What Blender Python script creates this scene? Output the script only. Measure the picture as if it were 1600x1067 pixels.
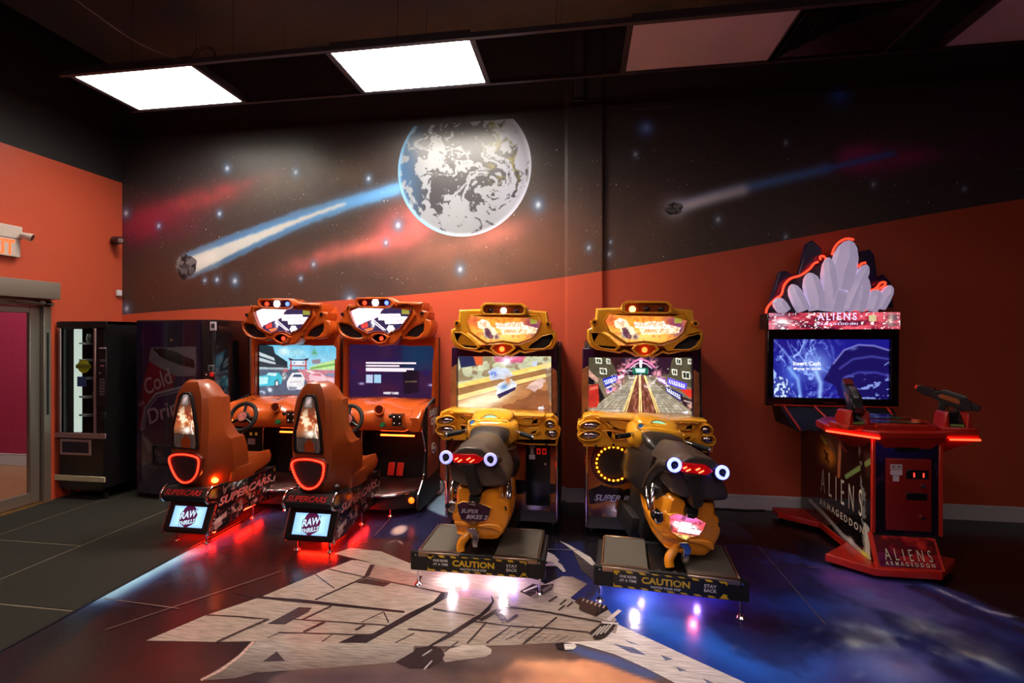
# Arcade corner with a space mural: two racing machines, two motorcycle machines, a gun machine,
# two vending machines and a glass door.  Units are metres; the camera stands at x=0, y=0.
import bpy, bmesh, math, random
import numpy as np
from mathutils import Vector, Matrix
from mathutils.geometry import tessellate_polygon

SC = bpy.context.scene
COL = SC.collection
for _o in list(bpy.data.objects):
    bpy.data.objects.remove(_o)
R = math.radians
random.seed(4)

# ------------------------------------------------------------------ camera, world, exposure
FOC, YAW, EYE, HOR = 745.0, R(8.3), 1.7, 527.0
WALL_Y, WALL_X = 5.01, -5.48
GRID_Z = 4.10          # height of the suspended ceiling grid
cam_d = bpy.data.cameras.new('camera')
cam_d.sensor_width = 36.0
cam_d.lens = FOC / 1600 * 36
cam_d.shift_y = -(533.5 - HOR) / 1600
cam_d.clip_start = 0.05
cam = bpy.data.objects.new('camera', cam_d)
COL.objects.link(cam)
cam.location = (0, 0, EYE)
cam.rotation_euler = (R(90), 0, YAW)
SC.camera = cam

world = bpy.data.worlds.new('world')
SC.world = world
world.use_nodes = True
_bg = world.node_tree.nodes['Background']
_bg.inputs[0].default_value = (0.012, 0.011, 0.012, 1)
_bg.inputs[1].default_value = 1.0
SC.view_settings.view_transform = 'Standard'
SC.view_settings.look = 'None'
SC.view_settings.gamma = 1
SC.view_settings.use_curve_mapping = False
SC.view_settings.exposure = 0.0
PANEL_POWER = 72.0      # emission of the lit ceiling panel by the planet
PANEL_LEFT = 30.0       # emission of the lit panel above the vending machines
FILL_BACK = 30.0       # added fill panels overhead, out of view
FOYER_POWER = 22.0
FILL_FAR = 9.0         # row of fill panels added far behind the camera

# ------------------------------------------------------------------ measuring helpers
_fw = (-math.sin(YAW), math.cos(YAW)); _rt = (math.cos(YAW), math.sin(YAW))
def _ray(px, py):
    a = (px - 800) / FOC; b = (HOR - py) / FOC
    return (_fw[0] + _rt[0] * a, _fw[1] + _rt[1] * a, b)
def on_y(px, py, y):            # photo measurement -> point on a plane facing the room
    r = _ray(px, py); t = y / r[1]
    return (r[0] * t, EYE + r[2] * t)
def on_z(px, py, z=0.0):        # photo measurement -> point on a level plane
    r = _ray(px, py); t = (z - EYE) / r[2]
    return (r[0] * t, r[1] * t)
def on_x(px, py, x):
    r = _ray(px, py); t = x / r[0]
    return (r[1] * t, EYE + r[2] * t)
def tr(y, x0=0, y0=0, s=1.0):   # tracer for outlines lying in plane y
    return lambda *pts: [on_y(x0 + a / s, y0 + b / s, y) for a, b in pts]
def trf(x0=0, y0=0, s=1.0, z=0.0):
    return lambda *pts: [on_z(x0 + a / s, y0 + b / s, z) for a, b in pts]

# ------------------------------------------------------------------ colour and materials
def lin(c):
    c = np.asarray(c, float)
    return np.where(c <= 0.04045, c / 12.92, ((c + 0.055) / 1.055) ** 2.4)
def rgb(r, g, b):
    return tuple(lin(np.array([r, g, b]) / 255.0))
MATS = {}
def mat(name, col=(128, 128, 128), rough=0.4, metal=0.0, emit=0.0, ecol=None, coat=0.0, var=0.12, scale=30, bump=0.0, alpha=1.0, spec=0.5):
    if name in MATS: return MATS[name]
    m = bpy.data.materials.new(name); m.use_nodes = True
    nt = m.node_tree; p = nt.nodes['Principled BSDF']; L = nt.links.new
    c = rgb(*col)
    tc = nt.nodes.new('ShaderNodeTexCoord')
    nz = nt.nodes.new('ShaderNodeTexNoise'); nz.inputs['Scale'].default_value = scale; nz.inputs['Detail'].default_value = 4
    L(tc.outputs['Object'], nz.inputs['Vector'])
    mx = nt.nodes.new('ShaderNodeMix'); mx.data_type = 'RGBA'
    mx.inputs['A'].default_value = (*[v * (1 - var) for v in c], 1)
    mx.inputs['B'].default_value = (*[min(1, v * (1 + var)) for v in c], 1)
    L(nz.outputs['Fac'], mx.inputs['Factor']); L(mx.outputs['Result'], p.inputs['Base Color'])
    p.inputs['Roughness'].default_value = rough; p.inputs['Metallic'].default_value = metal
    p.inputs['Specular IOR Level'].default_value = spec
    p.inputs['Coat Weight'].default_value = coat; p.inputs['Coat Roughness'].default_value = 0.06
    p.inputs['Alpha'].default_value = alpha
    if emit:
        p.inputs['Emission Color'].default_value = (*rgb(*(ecol or col)), 1)
        p.inputs['Emission Strength'].default_value = emit
    if bump:
        b = nt.nodes.new('ShaderNodeBump'); b.inputs['Strength'].default_value = bump; b.inputs['Distance'].default_value = 0.004
        L(nz.outputs['Fac'], b.inputs['Height']); L(b.outputs['Normal'], p.inputs['Normal'])
    MATS[name] = m
    return m
def mat_print(name, rough=0.25, emit=0.0, coat=0.0, spec=0.5, grain=0.0, gscale=(60, 60, 60), bump=0.0, bscale=8.0, metal=0):
    """colour from the piece's own print (colour attribute); emit > 0 for backlit prints and screens"""
    if name in MATS: return MATS[name]
    m = bpy.data.materials.new(name); m.use_nodes = True
    nt = m.node_tree; p = nt.nodes['Principled BSDF']; L = nt.links.new
    at = nt.nodes.new('ShaderNodeAttribute'); at.attribute_name = 'Print'
    out = at.outputs['Color']
    tc = nt.nodes.new('ShaderNodeTexCoord')
    if grain:
        mp = nt.nodes.new('ShaderNodeMapping'); mp.inputs['Scale'].default_value = gscale
        mp.inputs['Rotation'].default_value = (0, 0, R(-38))
        nz = nt.nodes.new('ShaderNodeTexNoise'); nz.inputs['Scale'].default_value = 1; nz.inputs['Detail'].default_value = 5
        L(tc.outputs['Object'], mp.inputs['Vector']); L(mp.outputs['Vector'], nz.inputs['Vector'])
        rm = nt.nodes.new('ShaderNodeMapRange'); rm.inputs['From Min'].default_value = 0.3; rm.inputs['From Max'].default_value = 0.62
        rm.inputs['To Min'].default_value = 1 - grain; rm.inputs['To Max'].default_value = 1.06
        L(nz.outputs['Fac'], rm.inputs['Value'])
        vm = nt.nodes.new('ShaderNodeVectorMath'); vm.operation = 'SCALE'
        L(out, vm.inputs[0]); L(rm.outputs['Result'], vm.inputs['Scale']); out = vm.outputs['Vector']
    p.inputs['Roughness'].default_value = rough; p.inputs['Metallic'].default_value = metal
    p.inputs['Coat Weight'].default_value = coat; p.inputs['Specular IOR Level'].default_value = spec
    if emit:
        p.inputs['Base Color'].default_value = (0.01, 0.01, 0.012, 1)
        L(out, p.inputs['Emission Color']); p.inputs['Emission Strength'].default_value = emit
    else:
        L(out, p.inputs['Base Color'])
    if bump:
        b2 = nt.nodes.new('ShaderNodeTexNoise'); b2.inputs['Scale'].default_value = bscale; b2.inputs['Detail'].default_value = 3
        L(tc.outputs['Object'], b2.inputs['Vector'])
        b = nt.nodes.new('ShaderNodeBump'); b.inputs['Strength'].default_value = bump; b.inputs['Distance'].default_value = 0.01
        L(b2.outputs['Fac'], b.inputs['Height']); L(b.outputs['Normal'], p.inputs['Normal'])
    MATS[name] = m
    return m
def glass_mat(name, tint=(235, 240, 240), rough=0.02):
    if name in MATS: return MATS[name]
    m = bpy.data.materials.new(name); m.use_nodes = True
    nt = m.node_tree; L = nt.links.new
    nt.nodes.remove(nt.nodes['Principled BSDF'])
    o = nt.nodes['Material Output']
    t = nt.nodes.new('ShaderNodeBsdfTransparent'); t.inputs[0].default_value = (*rgb(*tint), 1)
    g = nt.nodes.new('ShaderNodeBsdfGlossy'); g.inputs['Roughness'].default_value = rough
    f = nt.nodes.new('ShaderNodeFresnel'); f.inputs['IOR'].default_value = 1.45
    mx = nt.nodes.new('ShaderNodeMixShader')
    ge = nt.nodes.new('ShaderNodeNewGeometry'); iv = nt.nodes.new('ShaderNodeMath'); iv.operation = 'SUBTRACT'; iv.inputs[0].default_value = 1.0
    ml = nt.nodes.new('ShaderNodeMath'); ml.operation = 'MULTIPLY'
    L(ge.outputs['Backfacing'], iv.inputs[1]); L(iv.outputs[0], ml.inputs[0]); L(f.outputs[0], ml.inputs[1])   # only the outer face mirrors
    L(ml.outputs[0], mx.inputs[0]); L(t.outputs[0], mx.inputs[1]); L(g.outputs[0], mx.inputs[2]); L(mx.outputs[0], o.inputs[0])
    MATS[name] = m
    return m

# ------------------------------------------------------------------ mesh helpers (all in world metres)
def _from_bm(bm, smooth=35):
    me = bpy.data.meshes.new('m'); bm.to_mesh(me); bm.free()
    if smooth: me.shade_smooth(); me.set_sharp_from_angle(angle=R(smooth))
    return me
def box(x0, x1, y0, y1, z0, z1, bev=0.0, seg=2):
    bm = bmesh.new(); bmesh.ops.create_cube(bm, size=1)
    for v in bm.verts:
        v.co = Vector(((x0 + x1) / 2 + v.co.x * (x1 - x0), (y0 + y1) / 2 + v.co.y * (y1 - y0), (z0 + z1) / 2 + v.co.z * (z1 - z0)))
    if bev: bmesh.ops.bevel(bm, geom=bm.edges[:], offset=bev, segments=seg, affect='EDGES', profile=0.5)
    return _from_bm(bm, 40 if bev else 0)
def cyl(p0, p1, r0, r1=None, seg=20, cap=True):
    p0, p1 = Vector(p0), Vector(p1); d = p1 - p0; r1 = r0 if r1 is None else r1
    bm = bmesh.new(); bmesh.ops.create_cone(bm, cap_ends=cap, segments=seg, radius1=r0, radius2=r1, depth=d.length)
    q = Vector((0, 0, 1)).rotation_difference(d.normalized()).to_matrix().to_4x4()
    bmesh.ops.transform(bm, matrix=Matrix.Translation((p0 + p1) / 2) @ q, verts=bm.verts)
    return _from_bm(bm, 40)
def ball(c, r, sc=(1, 1, 1), seg=18):
    bm = bmesh.new(); bmesh.ops.create_uvsphere(bm, u_segments=seg, v_segments=seg // 2 + 2, radius=r)
    for v in bm.verts: v.co = Vector(c) + Vector((v.co.x * sc[0], v.co.y * sc[1], v.co.z * sc[2]))
    return _from_bm(bm, 80)
def torus(c, nrm, R0, r, seg=32, ring=10, arc=None):
    n = Vector(nrm).normalized(); q = Vector((0, 0, 1)).rotation_difference(n).to_matrix()
    pts = [Vector(c) + q @ Vector((R0 * math.cos(t), R0 * math.sin(t), 0)) for t in [2 * math.pi * i / seg for i in range(seg)]]
    return tube(pts, r, True, ring)
def smooth_line(pts, n=4, closed=False):
    P = [Vector(p) for p in pts]; out = []; m = len(P)
    rng = range(m if closed else m - 1)
    for i in rng:
        g = (lambda k: P[k % m]) if closed else (lambda k: P[max(0, min(m - 1, k))])
        a, b, c, d = g(i - 1), g(i), g(i + 1), g(i + 2)
        for j in range(n):
            t = j / n
            out.append(0.5 * ((2 * b) + (c - a) * t + (2 * a - 5 * b + 4 * c - d) * t * t + (3 * b - a - 3 * c + d) * t ** 3))
    if not closed: out.append(P[-1])
    return out
def tube(pts, r, closed=False, ring=8, radii=None):
    P = [Vector(p) for p in pts]; n = len(P); bm = bmesh.new(); loops = []
    T0 = None; N = None
    for i in range(n):
        if closed: t = P[(i + 1) % n] - P[i - 1]
        else: t = P[min(n - 1, i + 1)] - P[max(0, i - 1)]
        t = t.normalized() if t.length > 1e-9 else Vector((0, 0, 1))
        if N is None:
            N = t.orthogonal().normalized()
        else:
            N = (T0.rotation_difference(t) @ N); N = (N - t * N.dot(t)).normalized()
        T0 = t; B = t.cross(N); rr = radii[i] if radii else r
        loops.append([bm.verts.new(P[i] + (N * math.cos(a) + B * math.sin(a)) * rr) for a in [2 * math.pi * k / ring for k in range(ring)]])
    for i in range(n if closed else n - 1):
        A, Bq = loops[i], loops[(i + 1) % n]
        for k in range(ring): bm.faces.new((A[k], A[(k + 1) % ring], Bq[(k + 1) % ring], Bq[k]))
    if not closed:
        bm.faces.new(loops[0][::-1]); bm.faces.new(loops[-1])
    bmesh.ops.recalc_face_normals(bm, faces=bm.faces)
    return _from_bm(bm, 50)
def loft(secs, caps=True, smooth=45, closed_ring=True):
    bm = bmesh.new(); L = [[bm.verts.new(p) for p in s] for s in secs]; k = len(L[0])
    for a, b in zip(L[:-1], L[1:]):
        for i in range(k if closed_ring else k - 1):
            bm.faces.new((a[i], a[(i + 1) % k], b[(i + 1) % k], b[i]))
    if caps: bm.faces.new(L[0][::-1]); bm.faces.new(L[-1])
    bmesh.ops.recalc_face_normals(bm, faces=bm.faces)
    return _from_bm(bm, smooth)
def subsurf(me, lv=1):
    bm = bmesh.new(); bm.from_mesh(me)
    bmesh.ops.subdivide_edges(bm, edges=bm.edges[:], cuts=1, smooth=1.0, use_grid_fill=True)
    return _from_bm(bm, 60)
XZ = ((0, 0, 0), (1, 0, 0), (0, 0, 1))
def plate(outer, y0, y1, holes=(), bev=0.0, sm=0, frame=None, res=2):
    """solid slab from a 2D outline.  Default frame: outline in (x, z), y0 = front, y1 = back."""
    cu = bpy.data.curves.new('c', 'CURVE'); cu.dimensions = '2D'; cu.fill_mode = 'BOTH'
    for loop in [outer] + list(holes):
        pts = [(p[0], p[1], 0) for p in loop]
        if sm: pts = [tuple(q) for q in smooth_line(pts, sm, True)]
        sp = cu.splines.new('POLY'); sp.points.add(len(pts) - 1)
        for q, p in zip(sp.points, pts): q.co = (p[0], p[1], 0, 1)
        sp.use_cyclic_u = True
    cu.extrude = max(1e-4, abs(y1 - y0) / 2 - bev); cu.bevel_depth = bev; cu.bevel_resolution = res; cu.offset = -bev
    ob = bpy.data.objects.new('c', cu); me = bpy.data.meshes.new_from_object(ob)
    bpy.data.objects.remove(ob); bpy.data.curves.remove(cu)
    if frame is None:
        M = Matrix(((1, 0, 0, 0), (0, 0, -1, (y0 + y1) / 2), (0, 1, 0, 0), (0, 0, 0, 1)))
    else:
        o, u, v = [Vector(q) for q in frame]; n = u.cross(v)
        o = o + n * (y0 + y1) / 2
        M = Matrix(((u.x, v.x, n.x, o.x), (u.y, v.y, n.y, o.y), (u.z, v.z, n.z, o.z), (0, 0, 0, 1)))
    me.transform(M)
    me.materials.clear()
    if bev or sm: me.shade_smooth(); me.set_sharp_from_angle(angle=R(40))
    return me
def text(s, size, frame, bold=0.0, shear=0.0, depth=0.0008, width=None, align='CENTER', spacing=1.0):
    cu = bpy.data.curves.new('t', 'FONT'); cu.body = s; cu.size = 1.0; cu.align_x = align; cu.align_y = 'CENTER'
    cu.shear = shear; cu.offset = bold; cu.extrude = depth; cu.space_character = spacing; cu.resolution_u = 3
    ob = bpy.data.objects.new('t', cu); me = bpy.data.meshes.new_from_object(ob)
    bpy.data.objects.remove(ob); bpy.data.curves.remove(cu)
    xs = [v.co.x for v in me.vertices]; ys = [v.co.y for v in me.vertices]
    if not xs: return me
    w, h = max(xs) - min(xs), max(ys) - min(ys)
    cx, cy = (max(xs) + min(xs)) / 2, (max(ys) + min(ys)) / 2
    if align == 'LEFT': cx = min(xs)
    sy = size / h; sx = (width / w) if width else sy
    o, u, v = [Vector(q) for q in frame]; n = u.cross(v)
    for q in me.vertices:
        c = q.co.copy(); q.co = o + u * ((c.x - cx) * sx) + v * ((c.y - cy) * sy) + n * (c.z)
    me.materials.clear()
    return me
def join(*ms):
    bm = bmesh.new()
    for m in ms: bm.from_mesh(m)
    me = _from_bm(bm, 0)
    bm = None
    me.shade_smooth(); me.set_sharp_from_angle(angle=R(40))
    return me

# ------------------------------------------------------------------ painting (prints, screens, murals)
def fbm(X, Y, seed=0, octv=5, lac=2.0, gain=0.5):
    out = np.zeros_like(X, float); amp = 1.0; tot = 0
    rs = np.random.RandomState(seed); lat = rs.rand(256, 256)
    x, y = np.asarray(X, float), np.asarray(Y, float)
    for o in range(octv):
        xi = np.floor(x).astype(int); yi = np.floor(y).astype(int); fx = x - xi; fy = y - yi
        fx = fx * fx * (3 - 2 * fx); fy = fy * fy * (3 - 2 * fy)
        g = lambda a, b: lat[(a + 37 * o) % 256, (b + 91 * o) % 256]
        v = (g(xi, yi) * (1 - fx) + g(xi + 1, yi) * fx) * (1 - fy) + (g(xi, yi + 1) * (1 - fx) + g(xi + 1, yi + 1) * fx) * fy
        out += amp * v; tot += amp; amp *= gain; x = x * lac + 13.7; y = y * lac + 5.1
    return out / tot
def sstep(a, b, x):
    t = np.clip((x - a) / (b - a), 0, 1); return t * t * (3 - 2 * t)
class Paint:
    def __init__(s, X, Y, base, conv=None):
        s.X, s.Y = X, Y; s.c = np.empty(X.shape + (3,)); s.c[...] = np.array(base) / 255.0
        s.conv = conv or (lambda *p: list(p)); s.h = 0.0
    def mix(s, a, col):
        a = np.clip(a, 0, 1)[..., None]; s.c = s.c * (1 - a) + np.array(col) / 255.0 * a
    def add(s, a, col): s.c = s.c + a[..., None] * np.array(col) / 255.0
    def inside(s, pts, warp=0.0, wscale=1.0, seed=0):
        P = s.conv(*pts); X, Y = s.X, s.Y
        if warp:
            X = X + (fbm(s.X * wscale, s.Y * wscale, seed) - .5) * 2 * warp; Y = Y + (fbm(s.X * wscale + 50, s.Y * wscale, seed + 1) - .5) * 2 * warp
        def hit(X, Y):
            ins = np.zeros(X.shape, bool); j = len(P) - 1
            for i in range(len(P)):
                xi, yi = P[i]; xj, yj = P[j]
                if yi != yj: ins ^= ((yi > Y) != (yj > Y)) & (X < (xj - xi) * (Y - yi) / (yj - yi) + xi)
                j = i
            return ins
        if not s.h: return hit(X, Y)
        h = s.h                              # soft edge: average over a small neighbourhood
        return sum(hit(X + dx * h, Y + dy * h).astype(float) for dx in (-.66, 0, .66) for dy in (-.66, 0, .66)) / 9
    def poly(s, pts, col, a=1.0, warp=0.0, wscale=1.0, seed=0):
        s.mix(s.inside(pts, warp, wscale, seed) * a, col)
    def dist(s, pts):
        P = s.conv(*pts); d = np.full(s.X.shape, 1e9)
        for (ax, ay), (bx, by) in zip(P[:-1], P[1:]):
            dx, dy = bx - ax, by - ay; t = np.clip(((s.X - ax) * dx + (s.Y - ay) * dy) / (dx * dx + dy * dy + 1e-12), 0, 1)
            d = np.minimum(d, np.hypot(s.X - ax - t * dx, s.Y - ay - t * dy))
        return d
    def line(s, pts, w, col, a=1.0, soft=0.3):
        d = s.dist(pts); s.mix(a * (1 - sstep(w * (1 - soft), w * (1 + soft), d)), col)
    def glow(s, pts, w, col, a=1.0): s.mix(a * np.exp(-(s.dist(pts) / w) ** 2), col)
    def blob(s, c, rx, ry, col, a=1.0, ang=0.0, noise=0.0, nscale=3.0, seed=1, power=2.0):
        ca, sa = math.cos(R(ang)), math.sin(R(ang))
        P = s.conv(c, (c[0] + rx * ca, c[1] + rx * sa), (c[0] - ry * sa, c[1] + ry * ca))
        c0, e1, e2 = [np.array(q) for q in P]; M = np.linalg.inv(np.stack([e1 - c0, e2 - c0], 1))
        dx, dy = s.X - c0[0], s.Y - c0[1]
        u = M[0, 0] * dx + M[0, 1] * dy; v = M[1, 0] * dx + M[1, 1] * dy
        w = np.exp(-(u * u + v * v) ** (power / 2))
        if noise: w = w * np.clip(1 + noise * (fbm(s.X * nscale, s.Y * nscale, seed) - .5) * 4, 0, 2)
        s.mix(a * w, col)
def grid_mesh(P3, colour):
    """P3: (H, W, 3) positions, colour: (H, W, 3) print colours (sRGB)"""
    H, W = P3.shape[:2]; me = bpy.data.meshes.new('g')
    idx = np.arange(H * W).reshape(H, W)
    q = np.stack([idx[:-1, :-1], idx[:-1, 1:], idx[1:, 1:], idx[1:, :-1]], -1).reshape(-1, 4)
    me.vertices.add(H * W); me.vertices.foreach_set('co', P3.reshape(-1).astype(np.float32))
    me.loops.add(q.size); me.loops.foreach_set('vertex_index', q.reshape(-1).astype(np.int32))
    me.polygons.add(len(q)); me.polygons.foreach_set('loop_start', np.arange(0, q.size, 4, dtype=np.int32))
    me.update(calc_edges=True)
    set_print(me, colour.reshape(-1, 3)); return me
def set_print(me, c):
    a = me.color_attributes.new('Print', 'FLOAT_COLOR', 'POINT')
    l = lin(np.clip(c, 0, 1)); d = np.ones((len(l), 4), np.float32); d[:, :3] = l
    a.data.foreach_set('color', d.reshape(-1))
def picture(o, u, v, W, H, painter, box_=(0, 0, 1, 1)):
    """flat picture: o = bottom-left, u = width vector, v = height vector; painter(Paint) works in box_ units, y down"""
    o, u, v = [np.array(q, float) for q in (o, u, v)]
    a = np.linspace(0, 1, W); b = np.linspace(0, 1, H); A, B = np.meshgrid(a, b)
    P3 = o + A[..., None] * u + B[..., None] * v
    x0, y0, x1, y1 = box_
    p = Paint(x0 + A * (x1 - x0), y1 - B * (y1 - y0), (0, 0, 0)); painter(p)
    return grid_mesh(P3, p.c)

# ------------------------------------------------------------------ object helpers
ST = {'off': Vector((0, 0, 0)), 'xf': None}
def _root(o):
    while o.parent: o = o.parent
    return o
def thing(name, label, cat, loc, group=None):
    o = bpy.data.objects.new(name, None); COL.objects.link(o)
    o.empty_display_size = 0.1
    o.location = Vector(loc) + ST['off']; o['label'] = label; o['category'] = cat
    if group: o['group'] = group
    return o
def part(name, me, m, parent, label=None, kind=None):
    if ST['off'].length: me.transform(Matrix.Translation(ST['off']))
    if ST['xf'] is not None: me.transform(ST['xf'])
    me.transform(Matrix.Translation(-_root(parent).location))
    me.materials.clear(); me.materials.append(m); me.name = name
    o = bpy.data.objects.new(name, me); COL.objects.link(o); o.parent = parent
    if label: o['label'] = label
    if kind: o['kind'] = kind
    return o
def solo(name, me, m, label, cat, loc, group=None):
    me.transform(Matrix.Translation(-Vector(loc))); me.materials.clear(); me.materials.append(m); me.name = name
    o = bpy.data.objects.new(name, me); COL.objects.link(o); o.location = loc
    o['label'] = label; o['category'] = cat
    if group: o['group'] = group
    return o
def struct(name, me, m, parent=None, loc=(0, 0, 0)):
    me.materials.clear(); me.materials.append(m); me.name = name
    o = bpy.data.objects.new(name, me); COL.objects.link(o); o['kind'] = 'structure'
    if parent: o.parent = parent
    return o
def spart(name, me, m, parent):
    me.materials.clear(); me.materials.append(m); me.name = name
    o = bpy.data.objects.new(name, me); COL.objects.link(o); o.parent = parent
    return o

# ================================================================== THE ROOM
X1, Y0, ZT = 8.0, -4.0, 4.9
M_orange = mat('orange_wall_paint', (196, 81, 54), 0.42, var=0.04, scale=3)
M_ceil = mat('dark_grey_deck_paint', (110, 110, 114), 0.7, var=0.15, scale=4)
M_black = mat('black_ceiling_paint', (30, 27, 29), 0.7, var=0.15, scale=4)
M_white = mat('white_trim_paint', (205, 200, 205), 0.35, var=0.04)
M_alu = mat('brushed_aluminium', (150, 142, 132), 0.38, 0.7, var=0.08, scale=60)
M_chrome = mat('chrome', (215, 212, 215), 0.12, 1.0, var=0.03)
M_blackplastic = mat('black_plastic', (20, 19, 22), 0.3, var=0.15)
M_blackmatte = mat('black_matte', (17, 16, 18), 0.6, var=0.15)
M_darkmetal = mat('dark_metal', (52, 50, 52), 0.35, 0.7)
M_rubber = mat('black_rubber', (16, 16, 17), 0.75)
M_white_txt = mat('white_lettering', (228, 226, 226), 0.4, var=0.02)
M_paper = mat('paper_label', (214, 196, 206), 0.6, var=0.04)
M_ink = mat('label_ink', (40, 36, 40), 0.6)
M_yellowlabel = mat('yellow_sticker', (214, 224, 96), 0.5, emit=0.35)

# --- back wall: orange below a rising line, space mural above it
_ln = [on_y(a, b, WALL_Y) for a, b in ((192, 491), (300, 485), (400, 477), (520, 469), (640, 459), (790, 446), (880, 435), (943, 424), (1100, 397), (1200, 379), (1300, 362), (1400, 345), (1500, 327), (1600, 310))]
_pf = np.polyfit([p[0] for p in _ln], [p[1] for p in _ln], 4)
XPA, XPB = on_y(884, 450, WALL_Y)[0], on_y(943, 450, WALL_Y)[0]      # shallow pilaster
xs = np.unique(np.concatenate([np.arange(WALL_X, 5.2, 0.016), [5.2, 5.6, 6, 6.6, 7.2, X1]]))
ys_ = np.where((xs > XPA) & (xs < XPB), WALL_Y - 0.006 - 0.032 * np.clip((xs - XPA) / (XPB - XPA), 0, 1), WALL_Y)
zl = np.clip(np.polyval(_pf, xs), 1.9, 3.1); zl = np.where(xs > 5.1, np.interp(xs, [5.1, X1], [np.polyval(_pf, 5.1), 3.6]), zl)
low = np.linspace(0, 1, 9)[:, None] * zl[None, :]
Pl = np.stack([np.broadcast_to(xs, low.shape), np.broadcast_to(ys_, low.shape), low], -1)
struct('wall_back', grid_mesh(Pl, np.zeros(Pl.shape)), M_orange)
MURAL_TOP = 4.12
tt = np.linspace(0, 1, 135)[:, None]
up = zl[None, :] * (1 - tt) + MURAL_TOP * tt
up = np.concatenate([up, np.full((1, len(xs)), MURAL_TOP + 0.004), np.full((1, len(xs)), ZT)], 0)
XX = np.broadcast_to(xs, up.shape)
wp = Paint(XX, up, (62, 50, 48), tr(WALL_Y))
def paint_mural(p):
    p.h = 0.016
    n = fbm(p.X * 1.1, p.Y * 1.6, 3); n2 = fbm(p.X * 3, p.Y * 3, 5)
    p.mix(sstep(2.9, 3.9, p.Y) * 0.75, (46, 40, 44))
    p.mix(sstep(1.2, 4.2, p.X) * 0.6, (80, 62, 74))  # right end painted paler to make up for the weak light there
    p.blob((720, 410), 330, 70, (128, 88, 70), 0.75, -8, 0.5, 1.5, 2)
    p.blob((470, 280), 130, 36, (104, 86, 70), 0.55, -12, 0.6, 2.0, 7)
    p.blob((270, 440), 150, 60, (88, 46, 34), 0.6, 0, 0.4, 1.5, 9)
    p.blob((560, 440), 120, 30, (70, 56, 56), 0.5, -6)
    p.blob((860, 400), 70, 60, (120, 74, 56), 0.5, 0, 0.5, 2, 12)
    # red and pink nebulae
    p.blob((225, 352), 70, 30, (138, 34, 62), 0.8, -14, 0.7, 2.4, 21)
    p.blob((300, 315), 75, 17, (176, 58, 62), 0.8, -17, 0.7, 3.0, 22)
    p.blob((350, 295), 60, 9, (150, 60, 62), 0.5, -17, 0.5, 3.0, 22)
    p.blob((500, 400), 50, 13, (214, 104, 108), 0.75, -22, 0.7, 3.0, 23)
    p.blob((575, 385), 80, 13, (204, 110, 98), 0.7, -14, 0.7, 3.0, 24)
    p.blob((640, 352), 60, 32, (226, 104, 108), 0.8, -30, 0.6, 2.2, 25)
    p.blob((760, 372), 90, 20, (190, 108, 96), 0.6, -18, 0.5, 2.5, 27)
    p.blob((1335, 250), 62, 26, (160, 44, 116), 0.85, -6, 0.9, 2.6, 26)
    p.blob((1430, 246), 95, 17, (156, 42, 106), 0.75, -9, 0.9, 2.4, 28)
    p.blob((1540, 228), 80, 17, (70, 30, 70), 0.7, -6, 0.6, 2.4, 28)
    p.blob((1060, 290), 120, 40, (70, 44, 46), 0.6, -10, 0.6, 2.0, 29)
    # large comet
    p.poly([(283, 398), (330, 378), (390, 356), (470, 327), (560, 303), (622, 287), (624, 303), (560, 322), (480, 351), (410, 384), (340, 418), (300, 434), (284, 434)], (88, 150, 214), 0.55, 0.02, 14, 30)
    p.glow([(292, 414), (350, 390), (450, 350), (540, 318), (624, 294)], 0.085, (96, 160, 222), 0.85)
    p.poly([(292, 404), (340, 386), (400, 364), (480, 336), (540, 316), (540, 320), (470, 346), (400, 378), (340, 408), (296, 430)], (214, 206, 198), 0.92, 0.012, 20, 31)
    p.glow([(292, 416), (330, 402)], 0.10, (240, 232, 226), 0.6)
    # small comet
    p.glow([(1056, 324), (1120, 305), (1200, 285), (1290, 264)], 0.06, (92, 140, 226), 0.95)
    p.glow([(1290, 264), (1350, 250), (1395, 240)], 0.035, (76, 112, 226), 0.85)
    p.glow([(1056, 326), (1110, 310), (1160, 297)], 0.06, (232, 230, 244), 0.95)
    p.glow([(1052, 326), (1056, 325)], 0.13, (196, 200, 222), 0.55)
    # bright stars
    for x, y, r in ((355, 263, 1), (462, 269, 1), (343, 334, .8), (248, 353, .8), (576, 279, .9), (622, 352, 1.2), (603, 379, .8), (490, 413, .8), (470, 435, .7), (367, 439, 1.2), (339, 437, .9), (320, 438, .7), (719, 421, 1.3), (841, 320, 1.6), (993, 241, .9), (1228, 223, .8), (1122, 343, 1.1), (952, 397, .9), (920, 388, .9), (1365, 288, .9), (1507, 295, .7), (1228, 370, .8), (546, 468, 1.6), (198, 482, 1.2), (197, 333, 1.2), (954, 378, .6)):
        p.blob((x, y), 7 * r, 9 * r, (92, 136, 190), 0.7)
        p.blob((x, y), 2.2 * r, 3.0 * r, (236, 242, 250), 1.0)
    p.blob((1009, 200), 13, 13, (74, 126, 244), 0.95); p.blob((1010, 199), 4, 5, (150, 176, 236), .8)
    p.blob((1311, 147), 18, 17, (56, 112, 244), 0.95); p.line([(1283, 143), (1333, 139)], 0.008, (20, 22, 40), .8)
    # crease and scuffs near the top
    p.line([(985, 172), (1060, 165)], 0.006, (96, 92, 100), .6); p.line([(1020, 168), (1465, 129)], 0.006, (52, 48, 54), .6)
paint_mural(wp)
wp.c[-2:] = np.array((60, 54, 57)) / 255
Pu = np.stack([XX, np.broadcast_to(ys_, up.shape), up], -1)
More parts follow.
